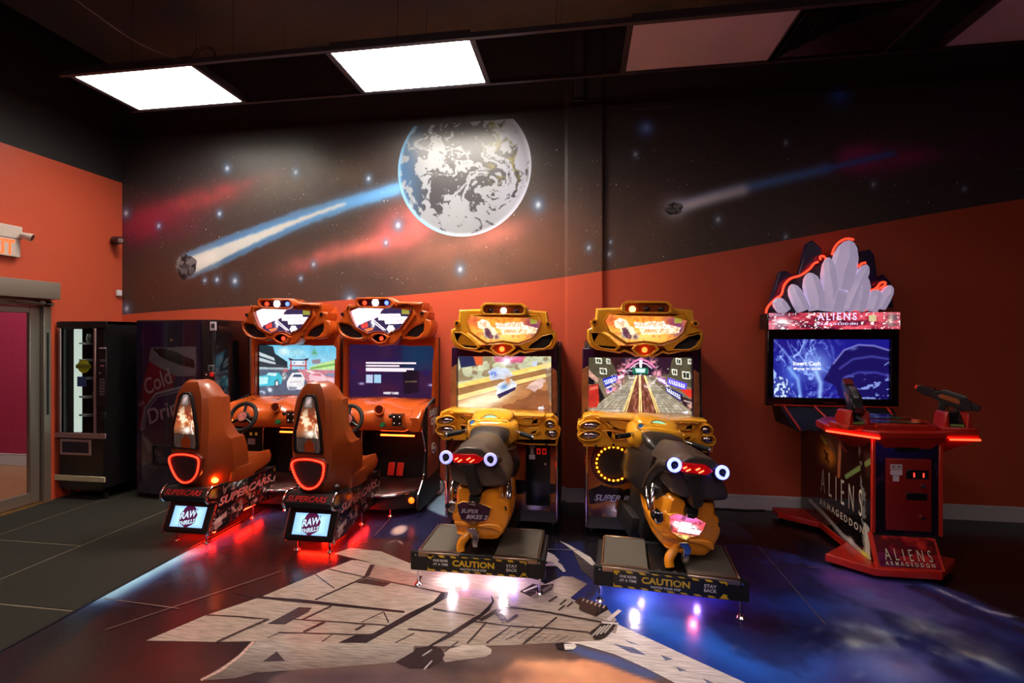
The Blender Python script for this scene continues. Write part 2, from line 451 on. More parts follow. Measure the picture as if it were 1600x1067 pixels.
def mural_mat():
    m = mat_print('mural_paint', 0.42)
    nt = m.node_tree; L = nt.links.new; p = nt.nodes['Principled BSDF']
    src = p.inputs['Base Color'].links[0].from_socket
    tc = nt.nodes.new('ShaderNodeTexCoord'); cur = src
    sepz = nt.nodes.new('ShaderNodeSeparateXYZ'); L(tc.outputs['Object'], sepz.inputs[0])
    top = nt.nodes.new('ShaderNodeMapRange'); top.inputs['From Min'].default_value = 3.99; top.inputs['From Max'].default_value = 3.7; L(sepz.outputs['Z'], top.inputs['Value'])
    for sc_, thr, dens, br in ((17.0, 0.10, 0.52, 0.9), (32.0, 0.13, 0.54, 0.6), (8.0, 0.06, 0.42, .9), (60.0, 0.17, .56, .5)):
        mp = nt.nodes.new('ShaderNodeMapping'); mp.inputs['Scale'].default_value = (1, 0, 1); L(tc.outputs['Object'], mp.inputs['Vector'])
        vo = nt.nodes.new('ShaderNodeTexVoronoi'); vo.inputs['Scale'].default_value = sc_; L(mp.outputs['Vector'], vo.inputs['Vector'])
        lt = nt.nodes.new('ShaderNodeMapRange'); lt.inputs['From Min'].default_value = thr; lt.inputs['From Max'].default_value = thr * 0.4; L(vo.outputs['Distance'], lt.inputs['Value'])
        sp = nt.nodes.new('ShaderNodeSeparateColor'); L(vo.outputs['Color'], sp.inputs[0])
        nz = nt.nodes.new('ShaderNodeTexNoise'); nz.inputs['Scale'].default_value = 3.2; nz.inputs['Detail'].default_value = 4; nz.inputs['Roughness'].default_value = .75; L(mp.outputs['Vector'], nz.inputs['Vector'])
        am = nt.nodes.new('ShaderNodeMath'); am.operation = 'MULTIPLY'; am.inputs[1].default_value = .55; L(sp.outputs[0], am.inputs[0])
        ad = nt.nodes.new('ShaderNodeMath'); ad.operation = 'ADD'; L(am.outputs[0], ad.inputs[0]); L(nz.outputs['Fac'], ad.inputs[1])
        gt = nt.nodes.new('ShaderNodeMapRange'); gt.inputs['From Min'].default_value = dens + 0.30; gt.inputs['From Max'].default_value = dens + 0.56; gt.inputs['To Max'].default_value = br; L(ad.outputs[0], gt.inputs['Value'])
        mu = nt.nodes.new('ShaderNodeMath'); mu.operation = 'MULTIPLY'; L(lt.outputs[0], mu.inputs[0]); L(gt.outputs[0], mu.inputs[1])
        mv = nt.nodes.new('ShaderNodeMath'); mv.operation = 'MULTIPLY'; L(mu.outputs[0], mv.inputs[0]); L(top.outputs[0], mv.inputs[1])
        mx = nt.nodes.new('ShaderNodeMix'); mx.data_type = 'RGBA'; mx.inputs['B'].default_value = (0.95, 0.86, 0.78, 1)
        L(mv.outputs[0], mx.inputs['Factor']); L(cur, mx.inputs['A']); cur = mx.outputs['Result']
    L(cur, p.inputs['Base Color']); return m
wb = bpy.data.objects['wall_back']
spart('space_mural', grid_mesh(Pu, wp.c), mural_mat(), wb)
# painted planet and comet rocks, on the wall face
def disc_picture(c, rad, n, painter, clip=None):
    a = np.linspace(0, 2 * np.pi, max(97, n * 3 + 1)); r = np.linspace(0, 1, n)
    A, Rr = np.meshgrid(a, r); X = c[0] + rad * Rr * np.cos(A); Z = c[1] + rad * Rr * np.sin(A)
    if clip: Z = np.minimum(Z, clip(X))
    p = Paint((X - c[0]) / rad, (Z - c[1]) / rad, (90, 84, 84)); painter(p)
    return grid_mesh(np.stack([X, np.full(X.shape, WALL_Y - 0.003), Z], -1), p.c)
_pc = on_y(724, 263, WALL_Y); _pr = (on_y(828, 263, WALL_Y)[0] - on_y(620, 263, WALL_Y)[0]) / 2
_k0, _k1 = on_y(640, 198, WALL_Y), on_y(808, 185, WALL_Y)
def planet_paint(p):
    X, Y = p.X, p.Y; r = np.hypot(X, Y)
    sw = np.exp(-((X - .42) ** 2 + (Y + .32) ** 2) / .10) * 3.4
    dx, dy = X - .42, Y + .32
    Xs = .42 + dx * np.cos(sw) - dy * np.sin(sw); Ys = -.32 + dx * np.sin(sw) + dy * np.cos(sw)
    wx = (fbm(X * 5, Y * 5, 2) - .5) * .7; wy = (fbm(X * 5 + 9, Y * 5, 4) - .5) * .7
    n = fbm((Xs + wx) * 6.5 + 20, (Ys + wy) * 6.5 + 20, 8, 6); fine = fbm((Xs + wx) * 13 + 3, (Ys + wy) * 13, 9, 4)
    land = fbm((X + wx) * 3.6 + 40, (Y + wy) * 3.6, 11, 5)
    p.c[...] = np.array((50, 48, 54)) / 255
    p.mix(sstep(.50, .53, land) * sstep(.25, .5, X) * sstep(-.4, 0, Y), (104, 96, 40))
    p.mix(sstep(.45, .95, -X) * .7, (58, 104, 150))
    bias = .07 * sstep(.3, .95, X) + .09 * sstep(-.15, -.9, Y) - .10 * np.exp(-((X + .05) ** 2 + (Y - .75) ** 2) / .10) - .05 * np.exp(-((X + .45) ** 2 + (Y + .12) ** 2) / .03) - .05 * np.exp(-((X - .1) ** 2 + (Y + .45) ** 2) / .03)
    cl = sstep(.505, .525, n * .72 + fine * .28 + bias)
    p.mix(cl, (126, 130, 138)); p.mix(cl * sstep(.3, .9, X) * .8, (160, 162, 182))
    p.mix(sstep(.93, .99, r) * sstep(-.75, .3, X * .5 - Y * .8), (186, 188, 206)); p.mix(sstep(.93, 1.0, r) * sstep(.1, -.7, X), (110, 164, 210))
spart('planet_print', disc_picture(_pc, _pr, 110, planet_paint, lambda X: np.interp(X, [_k0[0], _k1[0]], [_k0[1], _k1[1]])), mat_print('planet_paint', 0.30), wb)
def rock_paint(p):
    n = fbm(p.X * 2.2 + 3, p.Y * 2.2, 33, 5); p.c[...] = np.array((70, 66, 72)) / 255
    p.mix(sstep(.45, .55, n), (118, 112, 116)); p.mix(sstep(.46, .40, fbm(p.X * 3 + 8, p.Y * 3, 35)), (28, 26, 30)); p.mix(sstep(.5, -.9, p.Y) * .4, (24, 22, 26))
def rock(px, py, rx, ry, seed):
    c = on_y(px, py, WALL_Y); r1 = on_y(px + rx, py, WALL_Y)[0] - c[0]
    me = disc_picture(c, r1, 16, rock_paint); rs = random.Random(seed); ph = [rs.random() * 6 for _ in range(4)]
    for v in me.vertices:
        a = math.atan2(v.co.z - c[1], v.co.x - c[0]); k = 1 + .06 * math.sin(3 * a + ph[0]) + .05 * math.sin(5 * a + ph[1]) + .03 * math.sin(9 * a + ph[2])
        v.co.x = c[0] + (v.co.x - c[0]) * k; v.co.z = c[1] + (v.co.z - c[1]) * k * ry / rx; v.co.y -= 0.001
    spart('comet_rock', me, mat_print('rock_paint', 0.45), wb)
rock(291, 416, 16, 17, 1); rock(1052, 326, 15, 10, 2)

# --- other walls
def wall_boxes(*bs): return join(*[box(*b) for b in bs])
DY0, DY1, DZ = 2.2, 4.225, 2.08
OZ = 3.56
struct('wall_left', wall_boxes((WALL_X - .12, WALL_X, DY1, WALL_Y, 0, OZ), (WALL_X - .12, WALL_X, DY0, DY1, DZ, OZ), (WALL_X - .12, WALL_X, Y0, DY0, 0, OZ)), M_orange)
spart('upper_band', box(WALL_X - .12, WALL_X, Y0, WALL_Y, OZ, ZT), M_black, bpy.data.objects['wall_left'])
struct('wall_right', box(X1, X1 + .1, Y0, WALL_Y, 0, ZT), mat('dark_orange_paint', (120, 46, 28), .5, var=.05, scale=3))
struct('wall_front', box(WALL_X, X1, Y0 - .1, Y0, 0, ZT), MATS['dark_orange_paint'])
struct('ceiling', box(WALL_X, X1, Y0, WALL_Y, ZT, ZT + .05), M_ceil)
for i, y in enumerate((-2.6, -1.0, .6, 2.2, 3.3)):
    struct('trim_%d' % (i + 1), join(box(WALL_X, X1, y - .05, y + .05, 4.62, 4.66), box(WALL_X, X1, y - .05, y + .05, 4.84, 4.88), box(WALL_X, X1, y - .008, y + .008, 4.66, 4.84)), M_ceil)
# --- floor with the printed space picture
fx = np.unique(np.concatenate([[WALL_X, -4.5], np.arange(-3.3, 4.8, 0.018), [5.2, 5.8, 6.5, X1]]))
fy = np.unique(np.concatenate([[Y0, -2, 0], np.arange(0.9, 5.0, 0.018), [WALL_Y]]))
FX, FY = np.meshgrid(fx, fy)
fp = Paint(FX, FY, (24, 22, 27), trf())
def paint_floor(p):
    p.h = 0.02
    n = fbm(p.X * 1.5, p.Y * 1.5, 41)
    # blue planet side, right of the ship
    p.poly([(925, 950), (975, 880), (1000, 840), (1180, 850), (1300, 880), (1480, 900), (1600, 985), (1700, 1067), (1700, 1200), (1150, 1200), (1000, 1010)], (31, 48, 112), .95, .12, 1.2, 3)
    p.blob((1150, 900), 120, 30, (40, 40, 100), .85, 8)
    p.blob((1100, 1010), 170, 28, (36, 100, 206), .85, 22, .5, 2, 44)
    p.blob((1250, 950), 130, 30, (38, 72, 160), .6, 12, .8, 2, 45)
    p.blob((1210, 975), 55, 18, (56, 28, 60), .8, 5, .6, 2, 46)
    p.blob((1330, 975), 60, 18, (46, 30, 62), .6, 5, .6, 2, 46)
    p.blob((1340, 905), 110, 22, (100, 62, 140), .8, 8, .5, 2, 47)
    p.blob((1420, 960), 110, 34, (126, 104, 160), .75, 14, .7, 2.2, 48)
    p.blob((1290, 1040), 140, 30, (42, 84, 176), .8, 10, .6, 2, 49)
    p.blob((1400, 1040), 80, 34, (122, 112, 164), .7, 10, .8, 2.4, 50)
    for c, a, b, g in (((1400, 1000), 60, 16, 12), ((1470, 990), 70, 12, 18), ((1520, 1022), 60, 12, 20), ((1430, 1008), 90, 9, 16), ((1340, 1000), 24, 14, 0)):
        p.blob(c, a, b, (186, 196, 204), .85, g, 1.2, 4.5, 51)
    p.blob((1515, 1020), 26, 6, (214, 206, 190), .8, 18, .8, 5, 52)
    for x, y in ((1277, 985), (1310, 985), (1262, 1008), (1300, 1012), (1340, 1055), (1145, 1012), (1475, 1040)): p.blob((x, y), 10, 5, (120, 140, 180), .5, -20, 1.2, 6, 53)
    dk_ = fbm(p.X * 2.0 + 4, p.Y * 2.0, 77, 5); p.mix(sstep(.50, .36, dk_) * .55 * (p.X > .2), (22, 20, 52)); p.mix(sstep(.56, .70, dk_) * .35 * (p.X > .4), (70, 110, 190))
    # black beyond the limb on the right
    p.poly([(1120, 780), (1180, 845), (1290, 850), (1400, 890), (1440, 905), (1500, 925), (1600, 968), (1760, 1060), (1900, 900), (1700, 760)], (17, 14, 16), .97, .05, 1.5, 6)
    p.glow([(1425, 905), (1490, 932), (1530, 948), (1600, 978)], .05, (60, 70, 140), .7)
    p.mix(.85 * np.exp(-(p.dist([(1432, 908), (1460, 918), (1500, 937), (1545, 955), (1585, 964)]) / .018) ** 2) * sstep(.42, .6, fbm(p.X * 7, p.Y * 7, 55)), (200, 188, 204))
    # bright limb, orange clouds and dark brown clouds
    p.poly([(560, 1000), (700, 1008), (850, 1003), (940, 990), (1030, 1010), (1100, 1050), (1180, 1100), (1100, 1300), (400, 1300), (420, 1060)], (92, 70, 64), 1, .03, 3, 7)
    p.poly([(820, 1030), (900, 1020), (970, 1040), (1040, 1067), (1090, 1100), (1060, 1200), (760, 1200), (780, 1080)], (222, 148, 112), .95, .14, 2.2, 8)
    p.blob((870, 1045), 70, 14, (232, 164, 126), .7, 10, .9, 4, 60); p.blob((800, 1055), 50, 16, (150, 104, 88), .7, 5, .9, 4, 61)
    p.blob((700, 1040), 70, 18, (52, 40, 44), .8, 4, 1.0, 4, 62); p.blob((620, 1058), 60, 16, (88, 68, 70), .7, 4, .8, 4, 63); p.blob((760, 1030), 40, 10, (96, 78, 76), .7, 0, 1, 4, 64)
    p.blob((520, 1060), 90, 14, (58, 44, 52), .8)
    p.poly([(862, 1003), (905, 1006), (960, 1022), (1010, 1042), (1045, 1062), (1010, 1058), (950, 1034), (880, 1012)], (74, 88, 142), .9, .03, 4, 9)
    p.glow([(968, 972), (1022, 996), (1082, 1022), (1175, 1063), (1260, 1105)], .05, (24, 66, 160), .55)
    # left: dark red ground, blue light band along the carpet
    p.poly([(0, 1080), (190, 930), (340, 850), (480, 830), (560, 860), (420, 930), (230, 1000), (330, 1067), (280, 1200), (0, 1200)], (46, 22, 22), .95, .1, 1.5, 11)
    p.blob((300, 1030), 110, 50, (84, 24, 22), .85, -10, .6, 2, 66); p.blob((100, 1040), 70, 40, (44, 40, 36), .7, -30)
    p.glow([(165, 930), (215, 905), (262, 880), (330, 846)], .20, (36, 52, 104), .85)
    p.glow([(172, 928), (235, 893), (290, 866)], .10, (150, 196, 222), .95)
    p.glow([(215, 835), (300, 805), (380, 790)], .25, (60, 96, 150), .9)
    p.glow([(200, 832), (262, 822), (330, 822)], .12, (226, 230, 240), .9)
    p.blob((400, 800), 50, 16, (60, 78, 150), .8)
    # behind and between the machines
    p.poly([(560, 790), (690, 760), (720, 830), (660, 880), (570, 860), (520, 860)], (36, 36, 70), .9, .05, 2, 12)
    p.poly([(655, 775), (700, 768), (700, 808), (668, 795)], (126, 158, 180), .9, .03, 3, 13)
    p.poly([(520, 862), (570, 842), (640, 838), (650, 885), (590, 880)], (78, 34, 32), .85, .05, 2, 14)
    for c in ((624, 828), (615, 852)): p.blob(c, 13, 7, (206, 186, 176), .95, -20, 0, 1, 1, 6.0)
    p.blob((640, 842), 26, 4, (26, 20, 30), .9)
    p.poly([(860, 850), (905, 845), (935, 905), (905, 960), (870, 905)], (32, 36, 84), .8, .05, 2, 15)
    p.c *= (0.90 + 0.2 * fbm(p.X * 9, p.Y * 9, 70))[..., None]
paint_floor(fp)
M_floor = mat_print('glossy_floor_print', 0.22, coat=0.0, spec=0.38, bump=0.14, bscale=30)
struct('floor', grid_mesh(np.stack([FX, FY, np.zeros(FX.shape)], -1), fp.c), M_floor)
FLOOR = bpy.data.objects['floor']

# --- printed space ship and small craft on the floor (flat sheets laid on the floor)
class Sheets:
    def __init__(s): s.v, s.f, s.c, s.k = [], [], [], 0
    def poly(s, pts, col, col2=None, dirv=None):
        s.k += 1; z = 0.0006 + 0.00005 * s.k; n0 = len(s.v)
        s.f += [tuple(n0 + i for i in t) for t in tessellate_polygon([[Vector((p[0], p[1], 0)) for p in pts]])]
        s.v += [(p[0], p[1], z) for p in pts]
        if col2 is None: s.c += [col] * len(pts)
        else:
            d = [p[0] * dirv[0] + p[1] * dirv[1] for p in pts]; a, b = min(d), max(d)
            s.c += [tuple(np.array(col) + (np.array(col2) - np.array(col)) * (q - a) / (b - a)) for q in d]
    def line(s, pts, w, col):
        P = [Vector((p[0], p[1])) for p in pts]
        for a, b in zip(P[:-1], P[1:]):
            t = (b - a).normalized(); n = Vector((-t.y, t.x)) * w / 2
            s.poly([a - n, b - n, b + n, a + n], col)
    def mesh(s):
        me = bpy.data.meshes.new('s'); me.from_pydata(s.v, [], s.f); me.update(); 
        bm = bmesh.new(); bm.from_mesh(me); bmesh.ops.recalc_face_normals(bm, faces=bm.faces)
        for f in bm.faces:
            if f.normal.z < 0: f.normal_flip()
        bm.to_mesh(me); bm.free()
        set_print(me, np.array(s.c) / 255.0); return me
S = Sheets()
F0 = trf(); F1 = trf(160, 860, 4); F2 = trf(400, 860, 4); F3 = trf(660, 860, 4); F6 = trf(500, 780, 4); F7 = trf(640, 810, 4.706)
CR, CR2, DK, DK2 = (158, 142, 130), (140, 124, 114), (40, 30, 33), (60, 46, 46)
S.poly(F0((872, 1003), (940, 985), (962, 974), (1015, 998), (1075, 1026), (1165, 1067), (1260, 1112), (1215, 1128), (1140, 1098), (1075, 1078), (1047, 1063), (1010, 1044), (960, 1022), (905, 1006)), (224, 210, 200), (206, 200, 206), (1, 0))
for q_ in (((958, 1006), (990, 1012), (1010, 1024), (985, 1020)), ((1032, 1023), (1052, 1030), (1040, 1032)), ((1056, 1042), (1073, 1048), (1062, 1049)), ((974, 999), (1004, 1009), (985, 1005)), ((1098, 1060), (1118, 1068), (1106, 1068))): S.poly(F0(*q_), (104, 110, 146))
# upper fuselage beam and rear wing
S.poly(F0((522, 865), (548, 856), (600, 862), (650, 872), (740, 885), (840, 906), (866, 921), (906, 942), (940, 967), (966, 975), (962, 990), (935, 985), (860, 962), (790, 938), (700, 916), (640, 900), (584, 880)), CR)
S.poly(F3((820, 255), (760, 215), (880, 160), (940, 165), (1030, 210), (920, 300)), (196, 176, 160), (104, 84, 74), (1, 0.4))
S.poly(F0((580, 855), (620, 845), (660, 872), (640, 880)), (72, 36, 34))
# main wing and hull
S.poly(F0((228, 1001), (320, 962), (410, 932), (512, 889), (556, 875), (590, 881), (660, 905), (700, 925), (650, 960), (560, 1006), (396, 1002), (340, 1003)), CR, (152, 132, 122), (0.3, -1))
S.poly(F0((640, 898), (700, 914), (790, 937), (860, 962), (938, 984), (948, 993), (938, 1001), (875, 1004), (800, 1008), (700, 1010), (556, 1008), (600, 960)), CR, (158, 138, 126), (1, 0))
S.poly(F2((730, 90), (860, 110), (1000, 150), (1030, 165), (1000, 228), (690, 165)), (150, 118, 108))
S.poly(F2((600, 60), (725, 85), (690, 165), (455, 118)), (166, 146, 138))
S.poly(F3((450, 285), (430, 255), (250, 235), (200, 290), (330, 300), (440, 330)), (164, 142, 152))
# engine tube along the near edge
S.poly(F2((0, 570), (300, 575), (700, 582), (985, 588), (985, 632), (870, 700), (500, 730), (0, 765), (-130, 800), (-350, 815), (-170, 700), (-50, 610)), (158, 145, 136), (90, 76, 72), (0.1, -1))
S.poly(F2((870, 700), (985, 632), (1000, 610), (1130, 600), (1165, 640), (1150, 690), (1060, 740), (960, 740)), (46, 34, 36))
S.poly(F3((135, 625), (250, 595), (390, 595), (432, 618), (430, 645), (395, 665), (250, 685), (140, 700), (120, 660)), (198, 182, 170), (140, 120, 112), (0.1, -1))
S.poly(F3((0, 605), (60, 596), (118, 615), (140, 655), (110, 700), (40, 740), (-30, 700), (-40, 640)), (44, 34, 36))
S.line(F3((60, 620), (0, 660)), .01, (170, 160, 156)); S.line(F3((60, 690), (10, 745)), .008, (200, 190, 186)); S.line(F3((130, 640), (225, 570)), .012, (70, 60, 58))
S.poly(F1((1000, 697), (1090, 632), (1140, 692)), (48, 34, 38))
S.line(F1((615, 812), (740, 750), (860, 660), (945, 570)), .02, (190, 150, 140))
# dark bands and slots
S.poly(F2((-160, 262), (0, 285), (300, 308), (930, 380), (925, 392), (450, 345), (0, 300)), DK)
S.poly(F2((1160, 262), (1203, 262), (1195, 295), (1050, 380), (850, 490), (690, 580), (510, 580), (620, 530), (730, 520), (820, 470), (950, 395), (1110, 320)), DK)
S.poly(F2((1470, 280), (1490, 318), (1460, 375), (1390, 432), (1220, 542), (1085, 606), (1075, 600), (1190, 528), (1360, 420), (1400, 400), (1440, 360), (1475, 320)), DK)
S.poly(F2((620, 202), (685, 176), (845, 205), (800, 228)), DK2); S.poly(F2((70, 462), (270, 355), (350, 360), (330, 385), (180, 465)), DK2)
S.poly(F2((960, 488), (1225, 512), (1215, 524), (940, 498)), DK2); S.poly(F2((1110, 362), (1370, 405), (1365, 412), (1105, 374)), DK2)
for pts, w in (([(690, 165), (370, 310)], .02), ([(728, 90), (690, 165)], .035), ([(470, 350), (285, 436)], .02), ([(240, 432), (520, 450), (820, 470)], .012), ([(430, 450), (300, 510)], .02), ([(140, 514), (420, 522), (760, 530)], .012), ([(1030, 160), (1000, 228)], .022), ([(455, 118), (690, 170), (1000, 230), (1165, 265)], .012), ([(800, 385), (660, 450)], .008), ([(800, 390), (830, 455)], .008), ([(680, 468), (620, 500)], .02), ([(480, 525), (410, 575)], .008), ([(990, 520), (870, 580)], .01), ([(370, 150), (490, 240)], .008)):
    S.line(F2(*pts), w, DK2)
for pts, w in (([(1040, 430), (880, 500), (715, 575)], .022), ([(640, 405), (840, 415), (1040, 432)], .012), ([(1390, 445), (1255, 512)], .014), ([(1110, 515), (1030, 550)], .008)): S.line(F1(*pts), w, DK2)
for pts, w in (([(360, 440), (530, 340)], .03), ([(455, 375), (520, 450)], .04), ([(520, 450), (595, 405)], .02), ([(530, 340), (520, 290), (470, 300)], .03), ([(310, 445), (560, 475), (800, 490), (1040, 515)], .012), ([(840, 420), (630, 588)], .012), ([(500, 350), (760, 385), (1120, 450)], .016), ([(560, 470), (400, 580)], .01), ([(400, 450), (280, 585)], .01), ([(700, 470), (520, 560)], .006), ([(890, 345), (850, 378)], .012), ([(840, 290), (790, 322)], .012), ([(900, 310), (860, 342)], .012), ([(940, 325), (905, 355)], .012)): S.line(F3(*pts), w, DK2)
for k in range(9): S.line(F3((560 + k * 50, 500 + k * 5), (500 + k * 48, 555 + k * 3)), .005, (120, 100, 92))
# engine blocks and small craft
S.poly(F3((950, 325), (985, 295), (1150, 350), (1165, 375), (1100, 425), (1040, 400), (980, 375), (980, 345)), (66, 48, 42), (34, 26, 26), (1, 0))
for k in range(6): S.line(F3((1010 + k * 26, 305 + k * 8), (1000 + k * 26, 320 + k * 9)), .012, (150, 124, 108))
S.poly(F3((1040, 520), (1130, 450), (1210, 462), (1190, 500), (1140, 550), (1080, 562)), (54, 44, 42)); S.poly(F3((1085, 420), (1160, 375), (1215, 440), (1190, 462)), (150, 136, 126))
for k in range(4): S.line(F3((1060 + k * 26, 540 - k * 6), (1120 + k * 22, 480 - k * 5)), .01, (168, 156, 146))
S.line(F3((1160, 440), (1235, 378)), .025, (186, 174, 166)); S.line(F3((1120, 455), (1225, 462)), .02, (196, 184, 176))
S.poly(F3((610, 260), (690, 212), (745, 222), (820, 212), (810, 240), (700, 300)), (56, 46, 46)); S.line(F3((690, 296), (812, 222)), .03, (120, 104, 98)); S.line(F3((630, 262), (720, 225)), .016, (190, 176, 168))
S.poly(F7((1000, 245), (1060, 270), (1100, 310), (1090, 325), (1120, 345), (1150, 395), (1130, 400), (1080, 355), (1000, 355)), (206, 192, 182), (150, 134, 128), (1, 0))
S.poly(F7((1100, 168), (1165, 195), (1330, 290), (1372, 345), (1340, 350), (1200, 240)), (200, 188, 176)); S.poly(F7((1200, 240), (1340, 350), (1372, 350), (1372, 480), (1260, 380)), (84, 74, 72), (50, 42, 44), (0.3, -1))
S.line(F7((1015, 230), (1250, 238)), .012, (120, 110, 108))
S.poly(F3((828, 590), (880, 580), (895, 625), (840, 622)), (40, 34, 36)); S.poly(F3((885, 592), (950, 588), (965, 605), (945, 625), (890, 628)), (224, 214, 206))
# lines ruled in the floor coating
for a, b in (((1185, 855), (1290, 977)), ((1262, 887), (1380, 893)), ((162, 936), (280, 952)), ((165, 985), (440, 893)), ((585, 838), (620, 800))): S.line(F0(a, b), .006, (120, 98, 90))
M_shipprint = mat_print('ship_print', 0.22, coat=0.0, spec=0.38, grain=0.5, gscale=(9, 120, 10), bump=0.12, bscale=30)
spart('ship_print', S.mesh(), M_shipprint, FLOOR)

# --- carpet sheets along the left wall
M_carpet = mat('grey_carpet', (42, 40, 36), 0.95, var=0.35, scale=140, bump=0.6, spec=0.1)
M_seam = mat('carpet_seam_strip', (104, 92, 72), 0.7)
_cx = [-5.47, -4.95, -4.03, -3.11]
_seams = [(2.55, 4.2), (1.3, 3.33, 4.99), (0.5, 2.53, 4.75)]
for k in range(3):
    yy = [-1.5] + list(_seams[k])
    if k == 0: yy = [-1.5, 2.3, 4.99]
    for a, b in zip(yy[:-1], yy[1:]):
        # the far end of the last column follows the edge of the picture
        o = spart('carpet_tile', box(_cx[k] + .007, _cx[k + 1] - .007, a + .006, b - .006, 0.0, 0.008, .003, 1), M_carpet, FLOOR)
for k in (1, 2): spart('carpet_seam', box(_cx[k] - .007, _cx[k] + .007, -1.5, 4.7, 0, .0045), M_seam, FLOOR)
spart('carpet_seam', box(_cx[3] - .008, _cx[3] + .006, -1.5, 4.75, 0, .006), M_darkmetal, FLOOR)
for k, y in ((1, 3.33), (2, 2.53), (1, 1.3)): spart('carpet_seam', box(_cx[k], _cx[k + 1], y - .006, y + .006, 0, .0045), M_seam, FLOOR)

# --- baseboards
def board(x0, x1, y):  return join(box(x0, x1, y - .014, y, 0, .115, .002, 1), box(x0, x1, y - .019, y, .115, .128, .003, 1), box(x0, x1, y - .012, y, .128, .143, .003, 1))
struct('baseboard_back', join(board(WALL_X, XPA, WALL_Y), board(XPA, XPB, WALL_Y - .035), board(XPB, X1, WALL_Y)), M_white)

# --- foyer seen through the glass door
FXR, FXL, FYB = WALL_X - .12, -9.6, 5.32
struct('wall_foyer', join(box(FXL, FXR, FYB, FYB + .1, 0, 3), box(FXL - .1, FXL, .4, FYB, 0, 3), box(FXL, FXR, .3, .4, 0, 3)), mat('magenta_wall_paint', (172, 46, 80), .5, var=.04, scale=3))
struct('floor_foyer', box(FXL, FXR, .4, FYB, -.05, 0), mat('tan_floor_tile', (176, 128, 92), .3, var=.12, scale=2))
struct('ceiling_foyer', box(FXL, FXR, .4, FYB, 3, 3.05), M_white)
struct('baseboard_foyer', join(box(FXL, FXR, FYB - .016, FYB, 0, .15, .003, 1), box(FXL, FXR, FYB - .02, FYB, .14, .155, .003, 1)), M_white)
fl = thing('ceiling_light', 'added unseen ceiling light panel in the foyer behind the glass door', 'ceiling light', (-7.2, 3.9, 3.0))  # unseen lamp added to light the foyer
part('frame', box(-7.85, -6.55, 3.57, 4.23, 2.975, 3.0), M_white, fl)
part('diffuser', box(-7.82, -6.58, 3.6, 4.2, 2.968, 2.978), mat('foyer_fill_light', (255, 244, 232), .5, emit=FOYER_POWER), fl)

# --- glass door in the left wall
dw = bpy.data.objects.new('door_1', None); COL.objects.link(dw); dw['kind'] = 'structure'; dw.location = (WALL_X, 3.3, 0)
XA, XB = WALL_X - .10, WALL_X + .012
part('door_jamb', box(XA, XB, DY1 - .07, DY1, 0, DZ, .004, 1), M_alu, dw)
part('door_jamb', box(XA, XB, DY0, DY0 + .07, 0, DZ, .004, 1), M_alu, dw)
part('head_rail', box(XA, XB, DY0, DY1, DZ - .06, DZ, .004, 1), M_alu, dw)
part('threshold', box(XA, WALL_X + .05, DY0, DY1, 0, .012, .003, 1), mat('brass_threshold', (150, 112, 66), .4, .8), dw)
leaf = part('door_leaf', join(box(WALL_X - .075, WALL_X - .03, DY1 - .165, DY1 - .075, .015, DZ - .065, .005, 1), box(WALL_X - .075, WALL_X - .03, 3.10, 3.19, .015, DZ - .065, .005, 1), box(WALL_X - .075, WALL_X - .03, 3.19, DY1 - .165, .015, .13, .005, 1), box(WALL_X - .075, WALL_X - .03, 3.19, DY1 - .165, DZ - .135, DZ - .065, .005, 1)), M_alu, dw)
part('glass_pane', box(WALL_X - .056, WALL_X - .050, 3.19, DY1 - .165, .13, DZ - .135), glass_mat('door_glass'), leaf)
part('door_leaf', join(box(WALL_X - .075, WALL_X - .03, 2.28, 2.36, .015, DZ - .065), box(WALL_X - .075, WALL_X - .03, 3.01, 3.09, .015, DZ - .065), box(WALL_X - .075, WALL_X - .03, 2.36, 3.01, .015, .13), box(WALL_X - .075, WALL_X - .03, 2.36, 3.01, DZ - .135, DZ - .065), box(WALL_X - .056, WALL_X - .05, 2.36, 3.01, .13, DZ - .135)), M_alu, dw)
part('lock_strip', box(WALL_X + .010, WALL_X + .016, DY1 - .045, DY1 - .025, .9, 1.75), M_darkmetal, dw)
part('closer_arm', join(tube([(WALL_X + .05, DY1 - .35, 2.055), (WALL_X + .06, DY1 - .10, 2.045), (WALL_X + .05, DY1 - .02, 2.04)], .008), box(WALL_X + .02, WALL_X + .06, DY1 - .14, DY1 - .09, 2.04, 2.075, .004, 1), cyl((WALL_X + .05, DY1 - .02, 2.02), (WALL_X + .05, DY1 - .02, 2.06), .012)), M_alu, dw)
part('operator_box', box(WALL_X, WALL_X + .12, DY0, DY1 + .005, 2.09, 2.265, .006, 2), mat('grey_anodised', (140, 128, 118), .42, .3, var=.05), dw)

# --- exit sign with two emergency lamp heads
yE = on_x(-2, 380, WALL_X + .06)[0]; zb, zm, zt = on_x(31, 402, WALL_X + .06)[1], on_x(31, 374, WALL_X + .06)[1], on_x(31, 354, WALL_X + .06)[1]
yR = on_x(33, 380, WALL_X + .06)[0]
ex = thing('exit_sign', 'white exit sign with red lit letters above the glass door', 'sign', (WALL_X, yE, zb))
part('lower_case', box(WALL_X, WALL_X + .055, 2 * yE - yR, yR, zb, zm, .004, 1), mat('warm_white_plastic', (206, 190, 180), .45), ex)
part('battery_case', box(WALL_X, WALL_X + .06, 2 * yE - yR - .02, yR + .015, zm, zt, .006, 1), MATS['warm_white_plastic'], ex)
part('lettering', text('EXIT', (zm - zb) * .82, ((WALL_X + .056, yE, (zb + zm) / 2), (0, 1, 0), (0, 0, 1)), bold=.03, width=(yR - yE) * 1.45), mat('exit_red_light', (255, 96, 40), .5, emit=1.4, ecol=(255, 92, 44)), ex)
